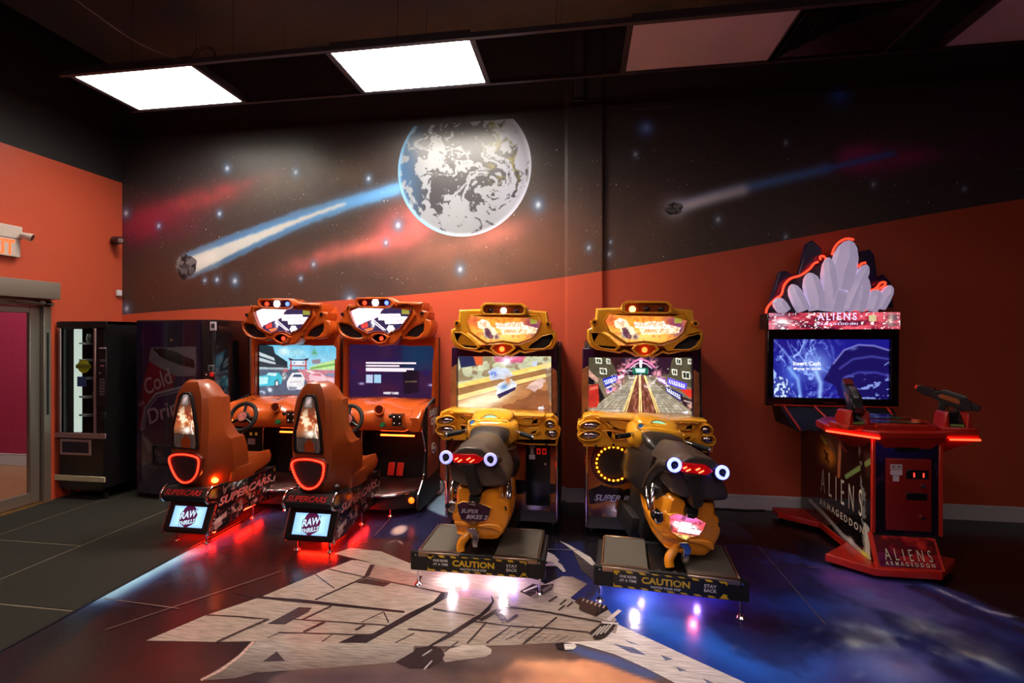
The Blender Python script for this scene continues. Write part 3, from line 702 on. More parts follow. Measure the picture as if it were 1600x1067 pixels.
for s in (-1, 1):
    yy = yE + s * (yR - yE - .0)
    h = part('lamp_head', join(cyl((WALL_X + .06, yy, zm + .02), (WALL_X + .10, yy, zm + .03), .012), cyl((WALL_X + .085, yy - .02, zm + .045), (WALL_X + .15, yy + .03, zm + .02), .024, .04)), MATS['warm_white_plastic'], ex)
    part('lens', cyl((WALL_X + .15, yy + .03, zm + .02), (WALL_X + .152, yy + .0316, zm + .019), .034), M_darkmetal, h)
# --- small devices near the corner
yS, zS = on_x(184, 458, WALL_X); sens = thing('wall_sensor', 'small white sensor box on the orange wall near the corner', 'sensor', (WALL_X, yS, zS))
part('case', box(WALL_X, WALL_X + .035, yS - .03, yS + .03, zS - .04, zS + .04, .012, 3), M_white, sens)
part('lens', box(WALL_X + .035, WALL_X + .037, yS - .012, yS + .012, zS - .02, zS + .01), M_paper, sens)
yS, zS = on_x(184, 376, WALL_X + .05); cm = thing('security_camera', 'small black camera high on the orange wall at the corner', 'camera', (WALL_X, yS, zS))
part('base', cyl((WALL_X, yS, zS), (WALL_X + .03, yS, zS), .045), M_blackplastic, cm)
part('housing', join(cyl((WALL_X + .03, yS - .03, zS + .005), (WALL_X + .15, yS - .06, zS - .01), .036, .044), ball((WALL_X + .05, yS - .03, zS), .045)), M_blackplastic, cm)
part('lens', cyl((WALL_X + .15, yS - .06, zS - .01), (WALL_X + .153, yS - .061, zS - .0105), .03), M_chrome, cm)

# --- suspended ceiling grid with panels
GY0, GY1 = 3.765, 4.43
M_tee = mat('black_tee_bar', (84, 78, 90), .4, .3)
def tee_x(y, x0, x1): return join(box(x0, x1, y - .018, y + .018, GRID_Z, GRID_Z + .006), box(x0, x1, y - .004, y + .004, GRID_Z + .006, GRID_Z + .05))
def tee_y(x, y0, y1): return join(box(x - .018, x + .018, y0, y1, GRID_Z, GRID_Z + .006), box(x - .004, x + .004, y0, y1, GRID_Z + .006, GRID_Z + .05))
gr = thing('ceiling_grid', 'black suspended metal grid holding the ceiling panels', 'ceiling grid', (0, (GY0 + GY1) / 2, GRID_Z))
for y in (GY0 - .02, GY1 + .02): part('main_rail', tee_x(y, -4.75, 7.0), M_tee, gr)
PX = [(-4.64, -3.42), (-2.11, -.89), (.385, 1.605), (2.96, 4.18)]
for a, b in PX + [(1.64, 2.5)]:
    for x in (a - .02, b + .02): part('cross_tee', tee_y(x, GY0, GY1), M_tee, gr)
for x in (-4.0, -3.0, -1.5, -.2, 1.0, 2.6, 3.6): 
    [part('hanger_wire', cyl((x, y, GRID_Z + .05), (x + .02, y, ZT), .002, seg=6), M_darkmetal, gr) for y in (GY0 - .02, GY1 + .02)]
M_lit = mat('lit_diffuser', (255, 246, 232), .5, emit=PANEL_POWER, ecol=(255, 244, 228))
def lensed(m, power):
    nt = m.node_tree; L = nt.links.new; p = nt.nodes['Principled BSDF']
    ge = nt.nodes.new('ShaderNodeNewGeometry'); dp = nt.nodes.new('ShaderNodeVectorMath'); dp.operation = 'DOT_PRODUCT'
    L(ge.outputs['Incoming'], dp.inputs[0]); L(ge.outputs['Normal'], dp.inputs[1])
    mr = nt.nodes.new('ShaderNodeMapRange'); mr.inputs['From Min'].default_value = 0.2; mr.inputs['From Max'].default_value = 0.9
    mr.inputs['To Min'].default_value = 0.14 * power; mr.inputs['To Max'].default_value = power
    L(dp.outputs['Value'], mr.inputs['Value']); L(mr.outputs['Result'], p.inputs['Emission Strength'])
lensed(M_lit, PANEL_POWER)
M_lit2 = mat('lit_diffuser_left', (255, 246, 232), .5, emit=PANEL_LEFT, ecol=(255, 246, 232)); lensed(M_lit2, PANEL_LEFT)
M_unlit = mat('unlit_diffuser', (240, 226, 252), .5, var=.06, scale=3)
for i, (a, b) in enumerate(PX):
    lit = i < 2
    lab = ['bright lit ceiling panel above the vending machines', 'bright lit ceiling panel above the painted planet', 'unlit pinkish ceiling panel right of the lit ones', 'unlit pinkish ceiling panel at the top right edge'][i]
    t = thing('ceiling_light', lab, 'ceiling light', (a / 2 + b / 2, (GY0 + GY1) / 2, GRID_Z), 'ceiling light panels in the grid')
    part('housing', join(box(a, b, GY0, GY1, GRID_Z + .06, GRID_Z + .09), box(a, a + .012, GY0, GY1, GRID_Z + .006, GRID_Z + .06), box(b - .012, b, GY0, GY1, GRID_Z + .006, GRID_Z + .06), box(a, b, GY0, GY0 + .012, GRID_Z + .006, GRID_Z + .06), box(a, b, GY1 - .012, GY1, GRID_Z + .006, GRID_Z + .06)), M_tee, t)
    part('diffuser', box(a + .012, b - .012, GY0 + .012, GY1 - .012, GRID_Z + .007, GRID_Z + .013), (M_lit2, M_lit, M_unlit, M_unlit)[i], t)
df = thing('air_diffuser', 'black square air diffuser between the two unlit panels', 'air vent', (2.07, (GY0 + GY1) / 2, GRID_Z))
for k in range(4):
    q = .30 - k * .075; c0, c1 = 2.07, (GY0 + GY1) / 2; z0 = GRID_Z + .008 + .012 * k
    sq = lambda h: [(c0 - h * 1.3, c1 - h), (c0 + h * 1.3, c1 - h), (c0 + h * 1.3, c1 + h), (c0 - h * 1.3, c1 + h)]
    part('vane', loft([[(x, y, z0) for x, y in sq(q)], [(x, y, z0 + .03) for x, y in sq(q - .06)], [(x, y, z0 + .034) for x, y in sq(q - .055)], [(x, y, z0 + .004) for x, y in sq(q + .006)]], caps=False, smooth=20), mat('glossy_black_metal', (40, 32, 38), .3, .2), df)
part('neck', box(2.0, 2.14, (GY0 + GY1) / 2 - .05, (GY0 + GY1) / 2 + .05, GRID_Z + .08, GRID_Z + .3), M_blackplastic, df)
M_back, M_back2 = mat('fill_diffuser', (255, 240, 224), .5, emit=FILL_BACK), mat('weak_fill_diffuser', (255, 236, 226), .5, emit=FILL_BACK)
lensed(M_back, FILL_BACK); lensed(M_back2, FILL_BACK * .35)
# fill panels added out of view to light the machines from the front
for x, y in ((-1.9, .9), (.6, .9)):
    t = thing('ceiling_light', 'added fill light panel overhead, out of view on the %s' % ('left' if x < 0 else 'right'), 'ceiling light', (x, y, GRID_Z), 'added fill light panels out of view')
    part('housing', box(x - .62, x + .62, y - .32, y + .32, GRID_Z + .02, GRID_Z + .08), M_tee, t)
    part('diffuser', box(x - .6, x + .6, y - .3, y + .3, GRID_Z + .005, GRID_Z + .02), M_back if x < 0 else M_back2, t)
for x, w_ in ((-3.2, 'far left'), (-.6, 'left of the middle'), (2.0, 'right of the middle'), (4.6, 'far right')):  # far row added as soft general fill, never in view
    t = thing('ceiling_light', 'added fill light panel in the back row of the room, ' + w_, 'ceiling light', (x, -1.6, GRID_Z), 'added fill light panels out of view')
    part('housing', box(x - .62, x + .62, -1.92, -1.28, GRID_Z + .02, GRID_Z + .08), M_tee, t)
    part('diffuser', box(x - .6, x + .6, -1.9, -1.3, GRID_Z + .005, GRID_Z + .02), mat('far_fill_diffuser', (255, 238, 232), .5, emit=FILL_FAR), t)
# loose cables and conduit up in the ceiling
cz = GRID_Z + .08
def cpt(px, py, z): q = on_z(px, py, z); return (q[0], q[1], z)
solo('cable', tube(smooth_line([cpt(100, -14, cz), cpt(160, 30, cz - .01), cpt(205, 61, cz - .02), cpt(255, 85, cz - .01), cpt(302, 100, cz - .02)], 5), .006), mat('grey_cable', (120, 112, 118), .5), 'grey cable sagging from the ceiling to the left lit panel', 'cable', cpt(205, 61, cz))
cc = cpt(318, 92, cz)
solo('cable', join(torus((cc[0], cc[1], cc[2] + .03), (.1, -1, .25), .10, .004, 28, 6), torus((cc[0] + .03, cc[1], cc[2] + .03), (.2, -1, .2), .075, .004, 28, 6)), M_darkmetal, 'coil of dark cable resting above the left lit panel', 'cable', cc)
xq = on_y(905, 60, WALL_Y)[0]
cd = thing('conduit', 'dark vertical channel on the upper wall right of the planet', 'conduit', (xq, WALL_Y, 4.1))
part('channel', box(xq - .05, xq + .05, WALL_Y - .07, WALL_Y - .02, 4.15, 4.88, .01, 1), M_tee, cd)
part('bracket', join(box(xq - .08, xq + .08, WALL_Y - .08, WALL_Y, 4.12, 4.15, .004, 1), cyl((xq - .05, WALL_Y - .05, 4.10), (xq - .05, WALL_Y - .05, 4.13), .01)), M_darkmetal, cd)

# ================================================================== RACING MACHINES
M_or = mat('orange_plastic', (190, 80, 24), 0.22, coat=0.4, var=0.05, scale=5)
M_or2 = mat('orange_seat_plastic', (146, 62, 24), 0.33, coat=0.15, var=0.05, scale=5)
M_trans_or = mat('orange_bezel_print', (196, 96, 40), 0.35, var=.35, scale=14)
M_screenblack = mat('black_bezel', (12, 11, 14), 0.15)
M_grille = mat('speaker_grille', (26, 15, 24), 0.55, var=.5, scale=300, bump=.5)
M_redled = mat('red_led', (255, 60, 30), .4, emit=7.0, ecol=(255, 36, 20))
M_under = mat('red_underglow', (255, 40, 20), .4, emit=80.0, ecol=(255, 26, 10))
M_redsoft = mat('red_lamp_lens', (255, 70, 30), .3, emit=3.0, ecol=(255, 52, 22))
M_amber = mat('amber_lamp', (255, 170, 50), .4, emit=5.0, ecol=(255, 140, 24))
M_whitelamp = mat('white_lamp', (255, 255, 255), .4, emit=7.0)
M_bluelamp = mat('blue_lamp', (90, 120, 255), .4, emit=5.0, ecol=(70, 96, 255))
M_redlamp = mat('red_lamp', (255, 60, 40), .4, emit=4.0, ecol=(255, 50, 26))
M_offlamp = mat('unlit_lamp', (58, 30, 28), .15, coat=.6)
M_screen = mat_print('game_screen', 0.12, emit=1.05)
M_marquee = mat_print('lit_marquee', 0.2, emit=1.7)
M_art = mat_print('glossy_artwork', 0.2, coat=.5)
M_tread = mat('tread_plate', (150, 120, 116), .35, .85, var=.2, scale=60)
M_redpedal = mat('red_pedal', (210, 44, 30), .35)
M_seatart = mat_print('seat_artwork', 0.25, emit=1.1)

def scr_race(p):      # road race: sky, hills, gate, pale cars (trace units: crop of the photo)
    X, Y = p.X, p.Y
    p.c[...] = np.array((150, 214, 240)) / 255
    p.mix(sstep(700, 520, Y) * .8, (96, 190, 230)); p.blob((420, 590), 60, 40, (235, 250, 250), .9)
    p.blob((560, 600), 90, 40, (190, 236, 244), .7)
    p.poly([(150, 510), (310, 540), (330, 610), (380, 640), (460, 690), (460, 760), (150, 760)], (34, 50, 60))
    p.poly([(150, 590), (320, 650), (340, 720), (150, 680)], (196, 210, 214)); p.poly([(165, 630), (330, 680), (330, 696), (165, 650)], (60, 76, 90))
    p.poly([(150, 690), (460, 730), (470, 760), (150, 740)], (58, 64, 74)); p.poly([(150, 742), (470, 748), (470, 770), (150, 775)], (170, 190, 196))
    p.poly([(690, 740), (800, 700), (980, 660), (980, 760), (690, 765)], (196, 226, 150)); p.poly([(690, 745), (980, 690), (980, 715), (700, 760)], (122, 178, 96))
    p.poly([(710, 670), (800, 660), (800, 700), (720, 710)], (150, 140, 150)); p.blob((740, 600), 22, 30, (96, 170, 110), .9, 0, 1, .05)
    p.poly([(150, 765), (470, 765), (560, 760), (980, 770), (980, 1040), (150, 1040)], (92, 100, 122))
    p.poly([(560, 760), (980, 768), (980, 1040), (800, 1040)], (206, 130, 140)); p.poly([(640, 770), (700, 768), (980, 900), (980, 930)], (240, 220, 220))
    p.poly([(510, 690), (650, 690), (650, 710), (510, 710)], (240, 240, 250)); p.poly([(510, 680), (645, 680), (645, 720), (510, 720)], (236, 240, 250))
    for x in (490, 645): p.poly([(x, 665), (x + 11, 665), (x + 13, 765), (x - 2, 765)], (206, 50, 50))
    p.poly([(470, 648), (520, 664), (630, 664), (680, 648), (668, 676), (480, 676)], (56, 36, 62)); p.poly([(478, 722), (660, 722), (660, 733), (478, 733)], (206, 60, 56))
    p.blob((530, 700), 9, 8, (90, 130, 170)); p.blob((625, 698), 9, 8, (90, 130, 170))
    # turquoise, white and pink cars
    p.poly([(165, 830), (235, 822), (260, 795), (370, 795), (410, 840), (395, 905), (300, 925), (165, 930)], (70, 190, 214)); p.poly([(240, 820), (262, 800), (350, 800), (340, 830)], (206, 240, 240)); p.poly([(165, 840), (262, 838), (250, 905), (165, 915)], (186, 238, 244))
    p.blob((348, 900), 24, 36, (44, 50, 60), 1, 0, 0, 1, 1, 6); p.blob((350, 900), 15, 26, (230, 240, 246), 1, 0, 0, 1, 1, 6)
    p.poly([(455, 880), (480, 835), (510, 795), (605, 793), (640, 850), (625, 955), (470, 960), (455, 930)], (240, 238, 240)); p.poly([(512, 835), (530, 808), (600, 808), (612, 835)], (70, 90, 120)); p.poly([(480, 880), (600, 870), (600, 884), (480, 894)], (214, 206, 212)); p.poly([(470, 930), (560, 930), (550, 965), (476, 968)], (150, 152, 170))
    p.poly([(680, 820), (720, 790), (800, 790), (850, 830), (980, 850), (980, 990), (900, 930), (690, 870)], (244, 196, 208)); p.poly([(710, 815), (735, 800), (800, 800), (810, 826)], (220, 120, 140)); p.poly([(830, 815), (880, 792), (980, 800), (980, 840)], (140, 140, 170))
    p.blob((440, 775), 30, 12, (220, 90, 96)); p.blob((425, 830), 22, 30, (236, 236, 220), .9, 0, 1, .06)
    for x, y in ((200, 990), (270, 945), (280, 970)): p.blob((x, y), 22, 14, (226, 232, 250), .9, 20, 1.3, .05)
    p.c *= (.9 + .2 * fbm(X * .03, Y * .03, 71))[..., None]
def scr_text(p):      # dim title page with lines of print and two little pictures
    p.c[...] = np.array((40, 22, 62)) / 255
    p.blob((740, 560), 150, 110, (16, 52, 90), .95); p.poly([(590, 470), (880, 470), (880, 700), (590, 700)], (18, 50, 84), .6)
    p.poly([(590, 705), (740, 700), (740, 900), (600, 920)], (14, 12, 26), .9); p.blob((210, 700), 110, 90, (64, 24, 66), .8); p.blob((430, 860), 130, 60, (70, 26, 56), .8, 0, .6, .01); p.blob((800, 820), 80, 90, (66, 28, 60), .7)
    p.blob((430, 540), 60, 80, (60, 34, 66), .6)
    for c in ((132, 722), (806, 722)): p.blob(c, 30, 28, (26, 22, 84), .9, 0, 0, 1, 1, 4)
    p.poly([(612, 796), (718, 794), (718, 806), (612, 810)], (120, 92, 70), .8)
    for c in ((205, 826), (850, 830)): p.blob(c, 26, 11, (190, 180, 230), .95)
    p.poly([(370, 610), (372, 600), (590, 600), (590, 616)], (34, 30, 90), .7)
def marquee_car(p):
    p.c[...] = np.array((44, 34, 66)) / 255
    p.poly([(120, 120), (420, 130), (380, 200), (260, 250), (170, 300), (120, 200)], (250, 206, 226), 1, 14, .03, 3); p.poly([(130, 130), (330, 130), (330, 190), (190, 210)], (255, 250, 255), 1, 10, .03)
    p.poly([(210, 285), (270, 255), (280, 300), (220, 315)], (206, 60, 50)); p.poly([(240, 320), (320, 305), (325, 325), (270, 345)], (236, 110, 60))
    for a, b in (((300, 210), (440, 330)), ((330, 260), (420, 330)), ((310, 210), (330, 300))): p.line([a, b], 4, (250, 240, 250))
    p.blob((320, 270), 22, 30, (255, 250, 255), .9, 0, 1.2, .05)
    p.poly([(370, 180), (575, 178), (580, 205), (670, 206), (655, 268), (440, 275), (430, 238), (375, 238)], (255, 244, 250), 1, 4, .08, 5)
    p.poly([(470, 285), (505, 285), (525, 318), (505, 352), (470, 352), (450, 318)], (255, 250, 246))
def pod_side_art(p):
    n = fbm(p.X * .012, p.Y * .012, 80, 5); n2 = fbm(p.X * .03 + 5, p.Y * .03, 81)
    p.c[...] = np.array((20, 17, 20)) / 255
    p.mix(sstep(.56, .66, n) * .9, (120, 30, 26)); p.mix(sstep(.62, .67, n2) * .8, (150, 100, 92)); p.blob((36, 40), 46, 44, (206, 140, 40), .9, 0, .8, .02); p.blob((26, 100), 40, 40, (150, 120, 170), .8, 0, 1, .02); p.blob((590, 40), 20, 60, (210, 160, 30), .9)
    p.poly([(0, 60), (60, 76), (540, 70), (600, 74), (600, 128), (80, 140), (0, 150)], (28, 17, 19), .95, 10, .01, 6)
    m = p.inside([(30, 190), (160, 150), (330, 160), (470, 120), (600, 110), (600, 190), (480, 180), (340, 215), (200, 200), (60, 260)], 26, .012, 7)
    p.mix(m * sstep(.47, .55, fbm(p.X * .022, p.Y * .035, 83)), (186, 142, 138)); p.mix(m * sstep(.54, .6, fbm(p.X * .03, p.Y * .03, 84)), (220, 196, 186)); p.mix(m * sstep(.5, .44, fbm(p.X * .05, p.Y * .05, 85)) * .9, (30, 20, 22))
def side_art(p):
    n = fbm(p.X * 5, p.Y * 5, 90, 5); p.c[...] = np.array((96, 34, 26)) / 255
    p.mix(sstep(.5, .6, n), (150, 84, 64)); p.mix(sstep(.55, .62, fbm(p.X * 7, p.Y * 3, 91)), (206, 190, 180)); p.mix(sstep(.52, .46, fbm(p.X * 4, p.Y * 4, 92)) * .9, (28, 20, 24)); p.mix(sstep(.68, .8, p.Y), (52, 44, 44))
def seat_art(p):
    p.c[...] = np.array((30, 26, 26)) / 255
    n = fbm(p.X * 5, p.Y * 9, 95, 5)
    p.mix(np.exp(-((p.Y - .48) / .24) ** 2), (228, 128, 70)); p.mix(sstep(.5, .6, n) * np.exp(-((p.Y - .5) / .26) ** 2), (255, 236, 200)); p.mix(sstep(.53, .47, n) * np.exp(-((p.Y - .42) / .16) ** 2) * .8, (120, 40, 30))
    p.blob((.55, .66), .18, .05, (255, 250, 240), .95); p.line([(.75, .5), (.72, .62), (.8, .75)], .02, (255, 240, 230)); p.poly([(0, .72), (1, .74), (1, 1), (0, 1)], (44, 32, 30), .9, .04, 6)
    p.mix(.5 * sstep(.5, .7, fbm(p.X * 40, p.Y * 3, 96)) * sstep(.7, .78, p.Y), (110, 84, 70)); p.poly([(.42, .0), (.58, .0), (.62, .22), (.36, .22)], (120, 116, 112), .8); p.blob((.5, .12), .1, .05, (226, 190, 190), .95, -30)
def maker_logo(p, ):
    p.c[...] = np.array((178, 226, 255)) / 255
    p.mix(sstep(.25, .0, np.minimum(np.minimum(p.X, 1 - p.X), np.minimum(p.Y, 1 - p.Y))) * .35, (90, 140, 255))

TH = tr(4.72, 530, 460, 5.93)          # header front
TF = tr(4.86, 530, 460, 5.93)          # screen frame
def racer(dx, first, group):
    ST['off'] = Vector((dx, 0, 0))
    lab = ('orange racing machine with a sunny road race on its screen' if first else 'orange racing machine with a dark title page on its screen')
    t = thing('racing_machine', lab, 'arcade machine', (-2.04, 4.4, 0), group)
    P = lambda n, me, m, par=t, label=None, kind=None: part(n, me, m, par, label, kind)
    xl, xr = -2.57, -1.515
    # cabinet back body and the two side panels
    P('cabinet', box(xl + .02, xr - .02, 4.88, 4.98, .1, 1.70, .006, 1), M_blackmatte)
    prof = [(4.98, .06), (4.33, .06), (4.28, .10), (4.30, .22), (4.47, .34), (4.52, .60), (4.44, .80), (4.38, .86), (4.50, 1.0), (4.84, 1.08), (4.84, 1.68), (4.98, 1.70)]
    for x, u in ((xr - .018, 1), (xl, -1)):
        s = P('side_panel', plate(prof, 0, .02, frame=((x, 0, 0), (0, 1, 0), (0, 0, 1))), M_blackmatte)
        if u > 0:
            Wd = picture((x + .0212, 4.56, .30), (0, .38, 0), (0, 0, .72), 60, 110, side_art)
            P('side_artwork', Wd, M_art, s)
            P('lettering', join(text('SUPER', .07, ((x + .022, 4.73, .93), (0, 1, 0), (0, 0, 1)), .02, .2, .0006, width=.24), text('CARS', .07, ((x + .022, 4.77, .84), (0, 1, 0), (0, 0, 1)), .02, .2, .0006, width=.20)), M_white_txt, s)
            P('emblem', join(torus((x + .022, 4.75, .56), (1, 0, 0), .05, .005, 20, 5), box(x + .02, x + .024, 4.72, 4.78, .545, .575)), M_white_txt, s)
        P('edge_trim', tube(smooth_line([(x + .01, a, b) for a, b in ((4.31, .215), (4.47, .34), (4.52, .48), (4.52, .62), (4.44, .80), (4.385, .86))], 4), .013), M_chrome)
    # screen frame and screen
    fr = P('screen_frame', plate(TF((50, 395), (915, 400), (915, 1035), (50, 1035)), 4.82, 4.90, [TF((95, 470), (140, 462), (600, 470), (660, 478), (860, 476), (884, 500), (880, 960), (800, 975), (640, 955), (440, 945), (90, 950))], .006), M_or)
    P('bezel', box(xl + .05, xr - .05, 4.875, 4.895, 1.02, 1.66), M_screenblack, fr)
    a, b = TF((92, 952))[0], TF((880, 466))[0]
    if first:
        a, b = TF((104, 962))[0], TF((866, 474))[0]
        P('screen', picture((a[0], 4.872, a[1]), (b[0] - a[0], 0, 0), (0, 0, b[1] - a[1]), 240, 150, scr_race, (165, 528, 962, 1030)), M_screen, fr)
    else:
        P('screen', picture((a[0], 4.872, a[1]), (b[0] - a[0], 0, 0), (0, 0, b[1] - a[1]), 160, 100, scr_text, (92, 466, 880, 952)), M_screen, fr)
        ms = []
        for (x0, x1, y) in ((244, 710, 636), (244, 555, 662), (244, 690, 690), (244, 618, 706)):
            n = int((x1 - x0) / 11); rs = random.Random(y); s_ = ''.join(rs.choice('aenorstilcdu   ') for _ in range(n))
            q0, q1 = TF((x0, y + 7))[0], TF((x1, y - 7))[0]
            ms.append(box(q0[0], q1[0], 4.8690, 4.8695, q0[1] + .001, q1[1] - .001))
        P('lines_of_print', join(*ms), mat('lit_white_print', (235, 232, 245), .5, emit=.95), fr, kind='stuff')
        for x0, x1, c in ((246, 308, 0), (320, 384, 1)):
            q0, q1 = TF((x0, 820))[0], TF((x1, 744))[0]
            P('icon', box(q0[0], q1[0], 4.8685, 4.8692, q0[1], q1[1]), mat('lit_icon_%d' % c, (150, 205, 240) if c else (176, 200, 236), .5, emit=.9), fr)
        q = TF((478, 915))[0]
        P('lettering', text('INSERT CARD', .026, ((q[0], 4.869, q[1]), (1, 0, 0), (0, 0, 1)), .04, 0, .0005, width=.17), mat('lit_white_print'), fr)
    # bezel relief on the frame sides
    for s in (0, 1):
        o = TF((880, 600), (905, 600), (905, 960), (890, 1000), (640, 990), (620, 965), (800, 985), (870, 965)) if s else TF((60, 560), (84, 560), (84, 960), (250, 962), (240, 985), (60, 980))
        P('bezel_relief', plate(o, 4.805, 4.83, bev=.004), M_or, fr)
    # header shell with window, pods and grilles
    out = TH((200, 110), (205, 55), (225, 35), (300, 28), (510, 32), (560, 60), (590, 68), (800, 75), (808, 130), (800, 150), (850, 165), (848, 215), (838, 232), (870, 245), (884, 300), (870, 360), (840, 400), (760, 415), (690, 405), (640, 400), (590, 402), (560, 440), (530, 462), (470, 470), (405, 480), (360, 462), (320, 430), (285, 415), (240, 432), (140, 418), (60, 395), (20, 340), (8, 300), (14, 268), (40, 240), (60, 225), (52, 195), (60, 165), (85, 140), (95, 105), (130, 95))
    win = TH((125, 122), (200, 118), (300, 128), (540, 130), (650, 108), (690, 118), (710, 150), (690, 190), (640, 260), (600, 320), (520, 350), (490, 378), (440, 350), (380, 348), (330, 358), (300, 372), (240, 345), (180, 310), (150, 250), (120, 170))
    sl = TH((30, 275), (110, 280), (180, 320), (235, 370), (240, 395), (210, 402), (120, 395), (60, 360), (36, 320))
    sr_ = TH((632, 395), (660, 345), (720, 300), (800, 268), (806, 290), (800, 340), (760, 385), (700, 402))
    hd = P('header_shell', plate(out, 4.64, 4.86, [win, sl, sr_], .018, 0, res=3), M_or)
    P('header_back', plate(TH((60, 110), (800, 100), (850, 300), (760, 400), (480, 440), (140, 400), (40, 300)), 4.82, 4.95, bev=.02), M_or, hd)
    a, b = TH((105, 385))[0], TH((725, 98))[0]
    P('marquee', picture((a[0], 4.70, a[1]), (b[0] - a[0], 0, 0), (0, 0, b[1] - a[1]), 170, 84, marquee_car, (105, 98, 725, 385)), M_marquee, hd)
    M_ml = mat('lit_pink_lettering', (236, 120, 160), .4, emit=1.3, ecol=(240, 120, 160))
    for s_, c, h, w_ in (('SUPER', (480, 208), .030, .165), ('CARS', (553, 243), .030, .165)):
        q = tr(4.70, 530, 460, 5.93)(c)[0]; P('lettering', text(s_, h, ((q[0], 4.698, q[1]), (1, 0, 0), (0, 0, 1)), .0, .35, .0004, width=w_), M_ml, hd)
    P('window_rim', plate(win, 4.63, 4.66, [[((p[0] - (-2.06)) * .955 - 2.06, (p[1] - 1.93) * .93 + 1.93) for p in win]], .003), M_or, hd)
    for g in (sl, sr_): P('speaker_grille', plate(g, 4.68, 4.70), M_grille, hd)
    for g in ((598, 128), (662, 122), (668, 186), (600, 184)),: P('price_sticker', plate(TH(*g), 4.66, 4.662), M_yellowlabel, hd)
    pod = P('lamp_pod', plate(TH((205, 60), (225, 38), (510, 42), (545, 70), (550, 100), (520, 125), (480, 138), (260, 132), (215, 110)), 4.57, 4.70, [TH((225, 72), (240, 55), (505, 55), (528, 80), (520, 108), (480, 118), (260, 115), (232, 100))], .004), M_or, hd)
    P('lamp_panel', plate(TH((220, 60), (530, 55), (540, 110), (225, 115)), 4.60, 4.62), mat('pod_panel', (60, 24, 46), .2, coat=.5), hd)
    for c, r, m in (((285, 86), 19, M_redlamp), ((382, 84), 30, M_whitelamp), ((484, 86), 19, M_bluelamp)):
        q, q2 = TH(c, (c[0] + r, c[1])); P('lamp', ball((q[0], 4.595, q[1]), q2[0] - q[0], (1, .5, 1), 16), m, hd)
    P('centre_eye', plate(TH((330, 400), (350, 370), (400, 352), (460, 365), (505, 395), (480, 440), (420, 462), (370, 445)), 4.60, 4.72, [TH((345, 402), (370, 378), (410, 368), (455, 378), (480, 398), (460, 428), (415, 444), (375, 430))], .005), M_or, hd)
    P('eye_lens', plate(TH((340, 402), (370, 374), (410, 364), (455, 374), (484, 398), (460, 432), (415, 448), (375, 434)), 4.64, 4.66), M_offlamp, hd)
    q = TH((422, 408))[0]; P('red_button', ball((q[0], 4.635, q[1]), .022, (1, .6, 1), 16), M_redlamp, hd)
    for c in ((66, 186), (792, 180)):
        q = TH(c)[0]; P('screw_cap', cyl((q[0], 4.63, q[1]), (q[0], 4.66, q[1]), .017, .02, 14), M_blackplastic, hd)
    for o in (TH((560, 75), (790, 85), (780, 110), (700, 112), (660, 100), (570, 110)), TH((720, 130), (740, 190), (690, 260), (650, 330), (610, 340), (700, 220))):
        P('shell_fin', plate(o, 4.615, 4.68, bev=.012), M_or, hd)
    # dashboard
    TD = tr(4.40, 560, 620, 5.336)
    dash = [(-2.56, 4.32, .80), (-2.56, 4.36, .98)]
    secs = []
    for k, x in enumerate(np.linspace(-2.545, -1.60, 22)):
        f = (x + 2.545) / .945; hump = .035 * math.exp(-((f - .30) / .14) ** 2) + .045 * math.exp(-((f - .62) / .12) ** 2)
        ed = sstep(0, .08, f) * sstep(1, .90, f); yf = 4.36 - .04 * math.exp(-((f - .32) / .2) ** 2)
        secs.append([(x, yf + .05, .79 + .03 * (1 - ed)), (x, yf + .0, .82), (x, yf, .90), (x, yf + .05, .965 + hump * .4), (x, yf + .16, 1.0 + hump), (x, yf + .30, 1.035 + hump), (x, 4.86, 1.06), (x, 4.86, .80)])
    da = P('dashboard', loft(secs, smooth=60), M_or)
    P('dash_wing', plate([(4.36, .80), (4.84, .80), (4.84, 1.04), (4.60, 1.03), (4.44, 1.0), (4.36, .93)], -.06, .06, bev=.025, frame=((-1.575, 0, 0), (0, 1, 0), (0, 0, 1))), M_or, da)
    P('dash_wing', plate([(4.36, .80), (4.84, .80), (4.84, 1.04), (4.60, 1.03), (4.44, 1.0), (4.36, .93)], -.05, .03, bev=.025, frame=((-2.535, 0, 0), (0, 1, 0), (0, 0, 1))), M_or, da)
    # steering wheel
    wq = (-2.175, 4.22, .925)
    nrm = Vector((0, -1, .42)).normalized()
    sw = P('steering_wheel', torus(wq, nrm, .135, .019, 40, 10), M_rubber, t)
    qd = Vector((0, 0, 1)).rotation_difference(nrm).to_matrix()
    hub = P('hub', cyl(Vector(wq) - nrm * .02, Vector(wq) + nrm * .012, .055, .05, 24), M_blackplastic, sw)
    for ang in (90, 210, 330):
        d = (qd @ Vector((math.cos(R(ang)), math.sin(R(ang)), 0)))
        P('spoke', tube([Vector(wq) + d * .045, Vector(wq) + d * .13], .014), M_blackplastic, sw)
    P('hub_badge', cyl(Vector(wq) + nrm * .012, Vector(wq) + nrm * .016, .045, .042, 20), mat('red_white_badge', (190, 110, 104), .25, var=.9, scale=40), sw)
    P('steering_column', cyl(Vector(wq) - nrm * .22, Vector(wq) - nrm * .02, .035), M_blackplastic, da)
    # gauges, shifter plate and buttons (front face of the dash)
    def knob(x, z, r, m, n='button', y=4.345, d=.02):
        b = P(n, cyl((x, y, z), (x, y - d, z + .006), r, r * .9, 16), m, da); return b
    P('gauge', join(torus((-1.93, 4.36, 1.0), (0, -1, .3), .045, .009, 24, 8)), M_or, da); P('gauge_face', cyl((-1.93, 4.39, .995), (-1.93, 4.355, 1.0), .044), mat('gauge_glass', (74, 20, 16), .12, coat=.8), da)
